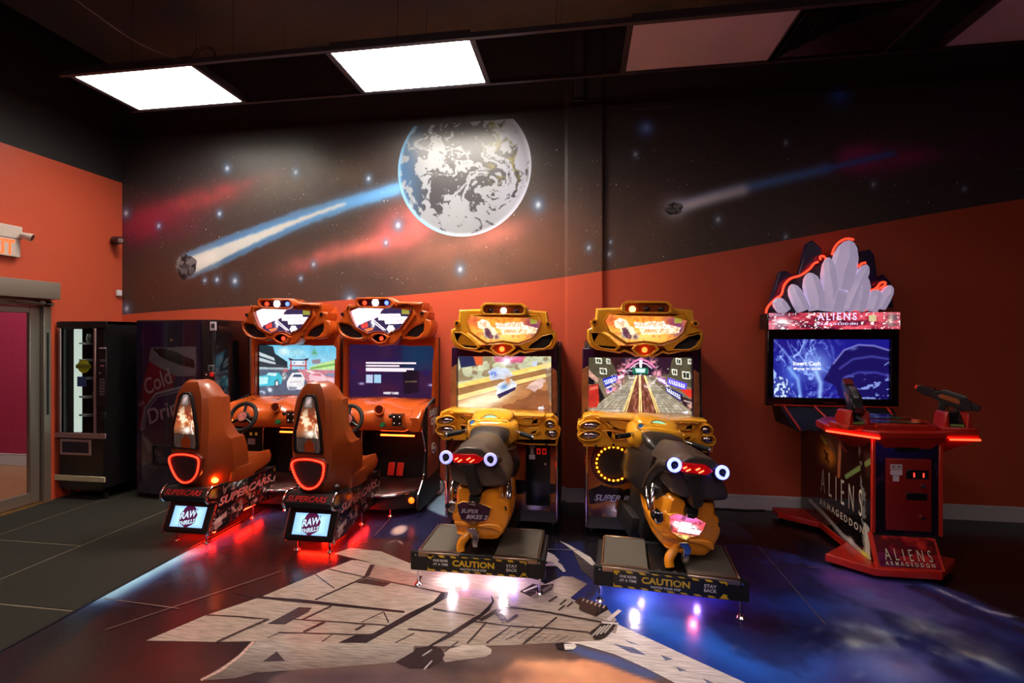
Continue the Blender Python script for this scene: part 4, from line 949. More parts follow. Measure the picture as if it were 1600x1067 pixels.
    knob(-2.50, .965, .028, M_amber); knob(-2.49, .90, .022, M_chrome); knob(-2.46, .87, .022, M_darkmetal); knob(-2.405, .85, .034, M_amber)
    knob(-1.885, .86, .026, mat('green_button', (16, 92, 50), .25, coat=.5))
    P('view_panel', plate([(-1.80, .845), (-1.665, .845), (-1.665, .985), (-1.80, .985)], 4.33, 4.36, bev=.012), M_or, da)
    P('shifter_plate', plate([(-1.785, .855), (-1.69, .855), (-1.69, .965), (-1.785, .965)], 4.325, 4.34, bev=.005), M_blackplastic, da)
    for i in range(2):
        for j in range(2): P('plate_stud', ball((-1.765 + i * .055, 4.322, .88 + j * .06), .010, (1, .6, 1), 10), M_chrome, da)
    P('shifter_knob', ball((-1.785, 4.29, .955), .02), M_blackplastic, da)
    # footwell, coin plate, pedals and deck
    P('footwell_back', box(xl + .02, xr - .02, 4.78, 4.88, .12, .86), M_blackmatte)
    P('footwell_light', box(-1.98, -1.63, 4.50, 4.52, .722, .736, .003, 1), mat('orange_strip_light', (255, 110, 40), .4, emit=16, ecol=(255, 70, 20)))
    cp = P('coin_panel', box(-2.43, -2.20, 4.55, 4.78, .22, .80, .01, 1), M_blackplastic)
    for x in (-2.435, -2.195): P('coin_panel_rail', tube(smooth_line([(x, 4.56, .80), (x, 4.545, .70), (x, 4.545, .25)], 3), .008), M_chrome, cp)
    for x in (-2.335, -2.275): P('coin_slot', box(x - .013, x + .013, 4.54, 4.55, .675, .705, .003, 1), mat('amber_slot', (200, 140, 50), .35, emit=.25), cp)
    P('price_label', box(-2.37, -2.29, 4.545, 4.551, .58, .64), M_paper, cp)
    for x in (-1.93, -1.835):
        P('pedal', plate([(x - .035, .0), (x + .035, .0), (x + .035, .13), (x - .035, .13)], 0, .012, bev=.004, frame=((0, 4.64, .29), (1, 0, 0), (0, .35, .94))), M_redpedal)
    dk = P('deck_plate', plate([(xl + .02, 4.80), (xl + .02, 4.36), (-2.40, 4.22), (-1.82, 4.22), (-1.60, 4.40), (xr - .02, 4.52), (xr - .02, 4.80)], .0, .02, frame=((0, 0, .215), (1, 0, 0), (0, 1, 0)), bev=.004), M_tread)
    bm = bmesh.new()                                            # raised tread bars of the deck plate
    for i in range(30):
        for j in range(16):
            x = xl + .05 + i * .034; y = 4.25 + j * .034
            if y < 4.22 + max(0, (x + 1.84)) * .95 + .02 or y < 4.36 - (x - xl) * .9: continue
            a = R(45 if (i + j) % 2 else -45); r_ = bmesh.ops.create_cube(bm, size=1)
            for v in r_['verts']:
                c = v.co.copy(); v.co = Vector((x + (c.x * .024) * math.cos(a) - (c.y * .006) * math.sin(a), y + (c.x * .024) * math.sin(a) + (c.y * .006) * math.cos(a), .236 + c.z * .004))
    P('tread_bars', _from_bm(bm, 0), M_tread, dk, kind='stuff')
    P('deck_edge', tube(smooth_line([(-2.40, 4.215, .222), (-1.82, 4.215, .222), (-1.60, 4.395, .222), (xr - .015, 4.515, .222)], 4), .012), M_chrome, dk)
    P('deck_base', plate([(xl + .04, 4.85), (xl + .04, 4.40), (-2.38, 4.27), (-1.84, 4.27), (-1.60, 4.36), (xr - .03, 4.46), (xr - .03, 4.85)], .0, .14, frame=((0, 0, .07), (1, 0, 0), (0, 1, 0)), bev=.005), M_blackmatte)
    P('deck_lamp', ball((-1.60, 4.345, .15), .03, (1, .5, 1), 14), mat('orange_round_lamp', (255, 130, 40), .4, emit=3.2, ecol=(255, 92, 16)))
    for x, y in ((-1.80, 4.33), (-2.45, 4.45), (xr - .05, 4.85)):
        P('levelling_foot', join(cyl((x, y, 0), (x, y, .012), .028, .02, 14), cyl((x, y, .01), (x, y, .08), .008, seg=8)), M_chrome)
    # seat base with rear screen
    cx = -2.12; xa, xb = cx - .205, cx + .205
    prof = [(3.50, .465), (3.46, .40), (3.475, .355), (3.56, .325), (3.47, .115), (3.48, .095), (3.62, .08), (3.80, .10), (3.92, .15), (4.28, .12), (4.32, .20), (4.36, .38), (4.34, .42), (3.80, .445)]
    sb = P('seat_base', plate(prof, -.20, .20, frame=((cx, 0, 0), (0, 1, 0), (0, 0, 1)), bev=.006), M_blackmatte)
    for s in (-1, 1):
        x = cx + s * .208
        P('edge_trim', tube(smooth_line([(x, a, b) for a, b in ((3.52, .47), (3.475, .44), (3.455, .39), (3.48, .352), (3.555, .33), (3.555, .30), (3.475, .12), (3.49, .09))], 3), .011), M_chrome, sb)
        P('top_trim', tube([(x, 3.52, .468), (x, 3.80, .448), (x, 4.34, .424)], .006), M_darkmetal, sb)
    # side picture of the base: trimmed to its outline
    x = cx + .2075
    me = picture((x, 3.46, .08), (0, .90, 0), (0, 0, .40), 150, 70, pod_side_art, (0, 0, 600, 270))
    bm = bmesh.new(); bm.from_mesh(me)
    poly = [(3.52, .455), (3.48, .40), (3.50, .362), (3.585, .33), (3.495, .125), (3.51, .10), (3.62, .09), (3.80, .11), (3.92, .16), (4.27, .13), (4.31, .20), (4.345, .38), (4.33, .41), (3.80, .436)]
    def ins(a, b):
        r = False; j = len(poly) - 1
        for i in range(len(poly)):
            if (poly[i][1] > b) != (poly[j][1] > b) and a < (poly[j][0] - poly[i][0]) * (b - poly[i][1]) / (poly[j][1] - poly[i][1]) + poly[i][0]: r = not r
            j = i
        return r
    bmesh.ops.delete(bm, geom=[f for f in bm.faces if not ins(*f.calc_center_median()[1:])], context='FACES'); bm.to_mesh(me); bm.free()
    P('side_artwork', me, M_art, sb)
    fr_s = ((x + .001, 3.93, .325), (0, 1, .02), (0, -.02, 1))
    P('lettering', text('SUPERCARS', .07, fr_s, .03, .35, .0006, width=.68), mat('pale_lettering', (196, 176, 176), .3), sb)
    P('lettering', text('SUPERCARS', .07, ((x + .0016, 3.93, .325), (0, 1, .02), (0, -.02, 1)), .0, .35, .0004, width=.66), mat('red_lettering', (190, 46, 44), .3), sb)
    fr_r = ((cx - .01, 3.473, .43), (1, 0, 0), (0, .45, .9))
    P('lettering', text('SUPERCARS', .045, ((cx - .01, 3.468, .432), (1, 0, 0), (0, .5, .866)), .015, .35, .0006, width=.34), mat('red_lettering'), sb)
    # rear screen: tilted face from (3.556,.325) to (3.475,.12)
    v = Vector((0, 3.556 - 3.472, .325 - .115)); vl = v.length; vn = v / vl; nn = Vector((1, 0, 0)).cross(vn)
    o = Vector((cx, 3.472, .115)) + nn * .004
    fr2 = (tuple(o), (1, 0, 0), tuple(vn))
    P('rear_bezel', plate([(-.195, .0), (.195, .0), (.195, vl), (-.195, vl)], -.002, .008, frame=fr2, bev=.003, holes=[[(-.148, .03), (.152, .03), (.152, vl - .035), (-.148, vl - .035)]]), M_blackplastic, sb)
    rs_ = P('rear_screen', picture(tuple(o + Vector((-.15, 0, 0)) + vn * .028), (.304, 0, 0), tuple(vn * (vl - .061)), 60, 40, maker_logo), mat_print('rear_screen', .2, emit=1.35), sb, 'bright pale blue rear screen')
    o2 = o + vn * (vl * .5) + nn * .003
    ring = [(.075 * math.cos(a) * (1.0 + .07 * math.sin(9 * a)), .062 * math.sin(a) * 1.35 * (1.0 + .07 * math.sin(7 * a))) for a in [2 * math.pi * k / 40 for k in range(40)]]
    P('logo_burst', plate(ring, 0, .0006, frame=((o2.x + .0, o2.y, o2.z), (1, 0, 0), tuple(vn))), mat('logo_purple', (120, 30, 96), .5, emit=.25), sb)
    M_lg1 = mat('logo_pale', (205, 232, 255), .5, emit=1.0); M_lg2 = mat('logo_navy', (24, 26, 70), .5)
    tilt_u = Vector((1, 0, 0)) * .97 + vn * .22; tilt_v = vn
    for q_, (wd, sz, bd, mm) in enumerate((( .152, .066, .05, M_lg2), (.142, .056, .02, M_lg1))):
        o3 = o2 + vn * .016 + nn * (.0015 + q_ * .001); P('logo_lettering', text('RAW', sz, (tuple(o3), tuple(tilt_u), tuple(tilt_v)), bd, 0, .0004, width=wd), mm, sb)
        o3 = o2 - vn * .045 + nn * (.0015 + q_ * .001); P('logo_lettering', text('THRILLS', sz * .62, (tuple(o3), tuple(tilt_u), tuple(tilt_v)), bd, 0, .0004, width=wd * 1.02), mm, sb)
    for s in (-1, 1):
        for y in (3.54, 4.1):
            P('levelling_foot', join(cyl((cx + s * .14, y, 0), (cx + s * .14, y, .012), .026, .018, 14), cyl((cx + s * .14, y, .01), (cx + s * .14, y, .14), .008, seg=8)), M_chrome, sb)
    P('underglow_strip', box(cx + .115, cx + .13, 3.90, 4.25, .104, .117), M_under, sb); P('underglow_strip', box(cx - .13, cx - .115, 3.90, 4.25, .104, .117), M_under, sb)
    P('underglow_strip', box(cx - .16, cx + .16, 3.60, 3.615, .058, .074), M_under, sb)
    # seat: shell, pan, window picture, light triangle
    def sec(z, wr, wf, yr, yf, rim=.0):
        pts = [(-wr, yr + .03), (-wr * .75, yr), (0, yr - .012), (wr * .75, yr), (wr, yr + .03), (wf, yr + (yf - yr) * .55), (wf, yf), (wf * .80, yf + .01), (wf * .62, yf - .05 - rim), (0, yf - .09 - rim), (-wf * .62, yf - .05 - rim), (-wf * .80, yf + .01), (-wf, yf), (-wf, yr + (yf - yr) * .55)]
        return [(cx + a, b, z) for a, b in pts]
    sh = P('seat_shell', loft([sec(.435, .12, .20, 3.56, 3.88), sec(.50, .13, .215, 3.53, 3.90), sec(.60, .15, .24, 3.50, 3.91, .03), sec(.73, .165, .252, 3.49, 3.88, .07), sec(.835, .17, .25, 3.49, 3.84, .07), sec(.86, .171, .236, 3.49, 3.79, .06), sec(.97, .17, .205, 3.50, 3.74, .06), sec(1.10, .165, .202, 3.505, 3.73, .05), sec(1.195, .15, .198, 3.515, 3.73, .05), sec(1.215, .146, .176, 3.518, 3.70, .03), sec(1.29, .11, .135, 3.53, 3.68, .02), sec(1.33, .075, .10, 3.545, 3.66, .01), sec(1.345, .05, .07, 3.565, 3.64)], smooth=24), M_or2)
    pan = [[(cx - w, y, z0), (cx + w, y, z0), (cx + w + .015, y, (z0 + z1) / 2), (cx + w - .01, y, z1), (cx + w * .5, y, z1 - .025), (cx - w * .5, y, z1 - .025), (cx - w + .01, y, z1), (cx - w - .015, y, (z0 + z1) / 2)] for y, w, z0, z1 in ((3.72, .21, .44, .60), (3.95, .225, .45, .615), (4.15, .225, .475, .62), (4.24, .22, .50, .615), (4.265, .20, .52, .60))]
    P('seat_pan', loft(pan, smooth=50), M_or2)
    P('seat_post', box(cx - .15, cx + .15, 3.58, 4.1, .42, .47, .01, 1), M_blackmatte)
    P('cowl', loft([sec(.44, .13, .24, 3.60, 3.98), sec(.50, .15, .25, 3.57, 4.0), sec(.56, .16, .245, 3.57, 3.98)], smooth=50), M_or2)
    # rear window with picture: follows the back face
    wv = [(-.055, 1.225), (-.02, 1.25), (.035, 1.25), (.055, 1.225), (.10, .98), (.12, .80), (.11, .775), (-.12, .785), (-.135, .81), (-.135, .95)]
    yw = lambda z: 3.482 + .03 * max(0, (z - .84)) / .4
    P('rear_window', plate([(cx + a, b) for a, b in wv], 3.474, 3.50, [[(cx - .005 + (a + .005) * .80, 1.0 + (b - 1.0) * .93) for a, b in wv]], .004), M_blackplastic, sh)
    me = picture((cx - .13, 3.482, .78), (.25, 0, 0), (0, 0, .47), 60, 110, seat_art)
    bm = bmesh.new(); bm.from_mesh(me); poly[:] = [(cx + a * .97, b) for a, b in wv]
    bmesh.ops.delete(bm, geom=[f for f in bm.faces if not ins(f.calc_center_median()[0], f.calc_center_median()[2])], context='FACES'); bm.to_mesh(me); bm.free()
    P('window_artwork', me, M_seatart, sh)
    tri = [(-.135, .70), (-.10, .735), (0, .745), (.10, .73), (.135, .70), (.12, .60), (.07, .535), (0, .515), (-.06, .545), (-.11, .62)]
    P('speaker_recess', plate([(cx + a * 1.18, .63 + (b - .63) * 1.22) for a, b in tri], 3.466, 3.50, bev=.008), mat('dark_red_plastic', (96, 30, 18), .3), sh)
    P('speaker_grille', plate([(cx + a * .86, .63 + (b - .63) * .86) for a, b in tri], 3.460, 3.47), M_grille, sh)
    P('led_ring', tube(smooth_line([(cx + a, 3.460, b) for a, b in tri], 3, True), .0065, True), M_redled, sh)
    if not first:
        bm = bmesh.new()
        for q in smooth_line([(cx + a, 3.452, b) for a, b in tri], 4, True):
            bmesh.ops.create_icosphere(bm, subdivisions=1, radius=.0075, matrix=Matrix.Translation(q))
        P('led_beads', _from_bm(bm, 60), M_redled, sh, kind='stuff')
    for s in (-1, 1):
        lit = first and s > 0
        P('side_lamp', ball((cx + s * .165, 3.60, .50), .028, (1, .8, .7), 14), (mat('lit_side_lamp', (255, 120, 40), .4, emit=45, ecol=(255, 92, 20)) if lit else mat('clear_lamp', (120, 110, 112), .15, .6)), sh, 'lit orange lamp' if lit else None)
    ST['off'] = Vector((0, 0, 0))
    return t
racer(-1.09, True, 'orange racing machines')
rm2 = racer(0.0, False, 'orange racing machines')

# ================================================================== MOTORCYCLE MACHINES
M_ye = mat('yellow_plastic', (252, 176, 44), 0.2, coat=0.5, var=0.04, scale=5)
M_ye2 = mat('amber_plastic', (240, 148, 30), 0.22, coat=0.5, var=0.04, scale=5)
M_seatblk = mat('bike_black_plastic', (44, 39, 37), 0.33, coat=.15, var=.1)
M_tailgrey = mat('bike_tail_grey', (80, 68, 60), 0.36, .25, var=.06)
M_pad = mat('grey_step_rubber', (92, 84, 74), 0.85, var=.25, scale=220, bump=.5)
M_stepmetal = mat('step_edge_metal', (176, 150, 130), .28, .9, var=.06)
M_blueglow = mat('blue_led_ring', (150, 165, 255), .3, emit=6.0, ecol=(96, 104, 255))
M_whiteglow = mat('white_led_ring', (200, 200, 255), .3, emit=1.3, ecol=(150, 150, 235))
M_ledamber = mat('amber_led_bead', (255, 190, 60), .4, emit=9, ecol=(255, 160, 24))
M_tail = mat('red_tail_lens', (150, 10, 16), .12, emit=.45, ecol=(200, 6, 10), coat=.6)
M_tailbar = mat('red_tail_bar', (255, 130, 90), .3, emit=5, ecol=(255, 96, 56))
M_chrome2 = mat('mirror_pipe', (205, 190, 196), .1, 1.0, var=.1, scale=8)
M_cautionyel = mat('caution_yellow', (222, 184, 40), .4, var=.06)
M_spotw = mat('white_spot', (255, 240, 250), .4, emit=420, ecol=(255, 226, 240))
M_spotr = mat('pink_spot', (255, 120, 150), .4, emit=260, ecol=(255, 96, 120))
M_spotb = mat('violet_spot', (160, 140, 255), .4, emit=260, ecol=(150, 120, 255))

def marquee_bike(p):
    p.c[...] = np.array((240, 150, 50)) / 255
    p.blob((420, 230), 160, 40, (250, 214, 120), .8); p.blob((620, 150), 60, 40, (120, 40, 90), .9); p.blob((640, 200), 40, 40, (70, 30, 110), .8); p.blob((250, 140), 60, 30, (206, 90, 60), .8)
    p.poly([(280, 150), (310, 130), (345, 140), (390, 190), (420, 235), (400, 250), (375, 235), (360, 250), (330, 235), (320, 190), (290, 180)], (250, 232, 190), 1, 8, .06)
    p.poly([(325, 190), (350, 180), (385, 230), (380, 250), (345, 240)], (110, 60, 70), .9, 6, .08); p.blob((345, 215), 16, 26, (60, 40, 66), .9, 20); p.blob((402, 236), 16, 14, (80, 50, 60), .9); p.blob((320, 145), 16, 10, (255, 246, 230), 1)
    p.poly([(395, 155), (560, 150), (565, 165), (640, 180), (620, 210), (400, 185)], (255, 246, 220), 1, 5, .05, 3); p.poly([(420, 192), (650, 186), (640, 215), (440, 222)], (255, 236, 196), 1, 5, .05, 4)
    p.mix(sstep(.58, .64, fbm(p.X * .06, p.Y * .06, 101)) * .35, (150, 60, 40))
def scr_dirt(p):      # dirt-track race (trace units: crop of the photo)
    X, Y = p.X, p.Y; n = fbm(X * .012, Y * .03, 110)
    p.c[...] = np.array((150, 96, 56)) / 255
    p.poly([(285, 350), (810, 350), (810, 420), (285, 520)], (196, 196, 160)); p.mix(sstep(.5, .6, fbm(X * .03, Y * .03, 111)) * p.inside([(285, 350), (810, 350), (810, 400), (285, 480)]), (150, 130, 96))
    p.poly([(285, 350), (400, 350), (410, 395), (300, 410)], (36, 40, 76)); p.poly([(370, 352), (420, 352), (420, 395), (385, 395)], (206, 90, 50)); p.poly([(480, 350), (660, 350), (640, 385), (490, 380)], (206, 80, 120), .9, 10, .03); p.blob((560, 375), 50, 18, (240, 236, 250), .9, 0, 1, .04)
    p.poly([(285, 490), (560, 430), (810, 375), (810, 395), (560, 455), (285, 512)], (246, 206, 110)); p.poly([(285, 512), (810, 400), (810, 430), (285, 550)], (156, 108, 64)); p.poly([(285, 548), (560, 480), (810, 425), (810, 440), (560, 500), (285, 572)], (250, 214, 130))
    p.poly([(285, 575), (600, 500), (810, 440), (810, 650), (285, 650)], (176, 116, 70))
    p.blob((400, 580), 160, 40, (255, 240, 200), 1, -22); p.blob((330, 620), 120, 40, (255, 236, 196), .95, -20); p.blob((500, 560), 70, 20, (255, 244, 214), .7, -20)
    p.poly([(540, 600), (700, 520), (780, 500), (790, 650), (520, 650)], (132, 76, 46), .8, 20, .02)
    p.poly([(760, 420), (810, 400), (810, 600), (780, 560)], (120, 104, 96), .6)
    p.poly([(450, 430), (500, 405), (560, 410), (590, 440), (560, 465), (470, 470)], (206, 214, 236), .9, 10, .05); p.blob((480, 440), 16, 14, (70, 100, 190), .8, 0, 1, .1)
    p.poly([(490, 500), (530, 470), (580, 460), (610, 490), (570, 530), (500, 550)], (226, 230, 240), .95, 12, .06); p.poly([(500, 540), (600, 500), (600, 515), (510, 560)], (50, 40, 80)); p.blob((560, 470), 14, 20, (206, 120, 60), .9); p.blob((540, 500), 20, 12, (60, 110, 170), .8, -20)
    p.poly([(660, 500), (740, 450), (770, 470), (700, 530)], (236, 206, 206), .7, 14, .05); p.poly([(690, 380), (720, 370), (715, 400), (690, 400)], (190, 200, 220)); p.blob((775, 400), 24, 14, (230, 214, 190), .8, 0, 1, .08)
    p.poly([(690, 610), (750, 590), (790, 640), (700, 650)], (240, 236, 240), .9, 12, .06, 5); p.poly([(500, 622), (585, 622), (580, 645), (498, 645)], (250, 240, 220)); p.c *= (.86 + .28 * fbm(X * .02, Y * .06, 112))[..., None]
def scr_city(p):      # street race between tall houses
    X, Y = p.X, p.Y; VX, VY = 432, 436
    p.c[...] = np.array((120, 104, 82)) / 255
    p.poly([(145, 350), (730, 350), (730, 450), (145, 450)], (34, 22, 40))
    road = [(145, 640), (405, 450), (465, 450), (730, 650), (730, 690), (145, 690)]
    p.poly(road, (168, 156, 134))
    dy = np.maximum(Y - VY, 1); u = (X - VX) / dy; w = 4200 / dy            # true ground coordinates of the street
    tile = (np.abs((u * 7) % 1 - .5) > .42) | (np.abs((w * .5) % 1 - .5) > .40); p.mix(tile * p.inside(road) * .55, (74, 66, 58)); p.mix(p.inside(road) * sstep(.55, .7, fbm(u * 9, w * .4, 119)) * .4, (230, 220, 196))
    lane = [(318, 690), (410, 450), (455, 450), (568, 690)]
    p.poly(lane, (104, 52, 38)); p.mix(sstep(.5, .62, fbm(u * 22, w * .25, 120)) * p.inside(lane) * .8, (176, 112, 92))
    for a, b in ((322, 411), (338, 414), (428, 430), (442, 433), (545, 455), (560, 458)): p.line([(a, 690), (b, 450)], 3.2, (255, 220, 140))
    p.poly([(145, 350), (250, 350), (325, 420), (330, 446), (240, 470), (145, 446)], (84, 76, 58)); p.poly([(620, 350), (730, 350), (730, 520), (610, 460), (540, 440)], (84, 76, 58))
    p.mix(p.inside([(145, 350), (250, 350), (325, 420), (330, 446), (240, 470), (145, 446)]) * (np.abs((Y * .11) % 1 - .5) > .36) * .5, (44, 38, 34)); p.mix(p.inside([(620, 350), (730, 350), (730, 520), (610, 460), (540, 440)]) * (np.abs((Y * .11) % 1 - .5) > .36) * .5, (44, 38, 34))
    p.poly([(262, 352), (330, 352), (350, 440), (310, 450)], (56, 26, 30)); p.poly([(540, 352), (610, 352), (590, 440), (500, 440)], (46, 22, 40))
    for x, y, w_, h in ((182, 356, 36, 34), (242, 360, 24, 32), (206, 410, 40, 36), (625, 356, 32, 36), (690, 360, 30, 30), (604, 412, 30, 34), (660, 424, 44, 42)):
        p.poly([(x, y), (x + w_, y + 4), (x + w_ + 2, y + h), (x + 3, y + h - 3)], (236, 230, 206)); p.poly([(x + 6, y + 7), (x + w_ - 5, y + 9), (x + w_ - 4, y + h - 6), (x + 9, y + h - 8)], (40, 44, 40)); p.line([(x + w_ / 2, y + 4), (x + w_ / 2 + 1, y + h - 3)], 1.4, (220, 214, 190))
    def sign(q, c1, c2, seed):
        p.poly(q, c1); (ax, ay), (bx_, by_), (cx_, cy_), (dx_, dy_) = q
        for k in range(7):
            t0, t1 = .08 + k * .125, .16 + k * .125; P_ = lambda t, s: (ax + (bx_ - ax) * t + ((dx_ - ax) * (1 - t) + (cx_ - bx_) * t) * s, ay + (by_ - ay) * t + ((dy_ - ay) * (1 - t) + (cy_ - by_) * t) * s)
            p.line([P_(t0, .28), P_(t1, .75)], 2.4, c2); p.line([P_(t0, .75), P_(t1 - .03, .3)], 1.6, c2)
    sign([(222, 470), (305, 446), (308, 480), (238, 512)], (30, 44, 190), (236, 240, 255), 1); sign([(585, 458), (690, 488), (680, 522), (580, 492)], (96, 80, 226), (250, 244, 255), 2); sign([(570, 500), (665, 545), (655, 582), (575, 532)], (26, 24, 110), (236, 236, 255), 3); sign([(305, 450), (345, 438), (345, 462), (310, 476)], (206, 60, 120), (255, 230, 240), 4); sign([(530, 452), (575, 466), (572, 500), (530, 476)], (150, 60, 170), (255, 240, 255), 5); sign([(245, 515), (278, 500), (280, 530), (250, 548)], (230, 226, 236), (40, 50, 150), 6)
    p.poly([(145, 505), (200, 494), (205, 590), (190, 622), (145, 620)], (186, 44, 34)); p.poly([(150, 515), (196, 505), (198, 520), (150, 532)], (230, 110, 90)); p.poly([(145, 455), (180, 460), (176, 500), (145, 500)], (20, 16, 22)); p.poly([(198, 495), (236, 570), (205, 600)], (24, 18, 22)); p.poly([(145, 420), (200, 470), (195, 490), (145, 456)], (230, 170, 150), .8)
    p.poly([(650, 520), (728, 515), (728, 560), (700, 560)], (220, 50, 34)); p.poly([(645, 550), (728, 575), (728, 640), (670, 600)], (44, 26, 30)); p.blob((705, 600), 13, 20, (226, 170, 150), .9, 0, 1.2, .1); p.glow([(672, 575), (720, 590)], 3, (250, 220, 210), .9)
    for x, y, r in ((330, 430, 26), (350, 400, 20), (530, 440, 28), (255, 535, 18), (318, 478, 22), (380, 380, 26), (500, 380, 26), (290, 520, 18)): p.blob((x, y), r, r * .7, (240, 150, 170), .7, 0, 1.8, .09)
    p.mix(sstep(.62, .68, fbm(X * .08, Y * .08, 125)) * p.inside([(280, 400), (590, 400), (600, 520), (260, 520)]) * .7 * (1 - p.inside(lane)), (255, 240, 244))
    p.poly([(392, 408), (476, 408), (476, 440), (392, 440)], (20, 110, 80)); p.poly([(405, 413), (462, 413), (458, 433), (410, 433)], (214, 255, 240)); p.poly([(427, 358), (445, 358), (443, 408), (430, 408)], (250, 250, 255)); p.line([(365, 405), (400, 375), (436, 362), (476, 375), (512, 405)], 5, (244, 130, 180)); p.line([(380, 410), (410, 388), (436, 380), (466, 388), (496, 410)], 3, (255, 200, 226))
    p.blob((432, 495), 7, 30, (240, 200, 190), .7); p.blob((470, 505), 16, 12, (250, 214, 200), .8, 0, 1.8, .15)
    p.poly([(400, 650), (470, 650), (470, 674), (398, 674)], (255, 250, 244)); p.poly([(196, 640), (318, 628), (312, 664), (186, 668)], (226, 220, 220), .6, 4, .1); p.poly([(650, 640), (690, 628), (695, 650), (660, 664)], (250, 246, 250)); p.c *= (.82 + .36 * fbm(X * .05, Y * .05, 122))[..., None]
def front_art(p):
    n = fbm(p.X * 5, p.Y * 5, 130)
    p.c[...] = np.array((150, 52, 30)) / 255
    p.mix(sstep(.24, .0, p.Y) * .95, (44, 26, 104)); p.mix(sstep(.3, .75, p.Y) * .7, (214, 132, 46)); p.mix(sstep(.78, .95, p.Y) * .9, (62, 30, 58)); p.mix(sstep(.55, .66, n) * .35, (190, 90, 50)); p.mix(sstep(.45, .36, n) * .3, (90, 30, 40))
    p.poly([(0, .70), (.12, .62), (.3, .66), (.55, .63), (1, .66), (1, .77), (.6, .80), (.2, .79), (.1, .84), (0, .83)], (26, 16, 22), .95, .03, 6, 8); p.poly([(.16, .60), (.25, .52), (.3, .53), (.22, .63)], (30, 18, 22), .9)
    p.mix(sstep(.58, .62, fbm(p.X * 12, p.Y * 14, 132)) * sstep(.78, .84, p.Y) * .6, (186, 110, 50))
def panel_art(p, lit):
    p.c[...] = np.array((52, 20, 56) if not lit else (190, 60, 60)) / 255
    p.blob((.5, .1), .5, .2, (90, 40, 60) if not lit else (214, 110, 200), .8); p.mix(sstep(.70, .95, p.Y), (170, 116, 40) if not lit else (252, 226, 110))
    if lit: p.blob((.45, .45), .36, .16, (255, 250, 255), 1, 6, 0, 1, 1, 4); p.blob((.6, .60), .32, .13, (255, 246, 250), 1, 4, 0, 1, 1, 4); p.line([(.15, .72), (.9, .78)], .02, (70, 30, 40)); p.blob((.08, .6), .06, .14, (40, 24, 40), .9)
    p.mix(sstep(.60, .64, fbm(p.X * 8, p.Y * 8, 134)) * .5, (40, 20, 30))

TB = tr(4.37, 880, 460, 3.557)      # header, traced on the right machine
TC = tr(4.12, 890, 640, 6.667)      # console
def pr(y): return tr(y, 630, 640, 3.678)          # bike, traced on the left machine
def pq(y): return tr(y, 680, 740, 7.62)
def oval(c, a, b, n=24, ang=0): return [(c[0] + a * math.cos(t) * math.cos(R(ang)) - b * math.sin(t) * math.sin(R(ang)), c[1] + a * math.cos(t) * math.sin(R(ang)) + b * math.sin(t) * math.cos(R(ang))) for t in [2 * math.pi * k / n for k in range(n)]]
def ploft(outline, levels, c=None, smooth=50, sm=3):
    """loft an (x, z) outline through several depths: (y, scale x, scale z, dz)"""
    pts = [tuple(q)[:2] for q in smooth_line([(a, b, 0) for a, b in outline], sm, True)] if sm else list(outline)
    c = c or (sum(p[0] for p in pts) / len(pts), sum(p[1] for p in pts) / len(pts))
    return loft([[(c[0] + (a - c[0]) * sx, y, c[1] + (b - c[1]) * sz + dz) for a, b in pts] for y, sx, sz, dz in levels], smooth=smooth)

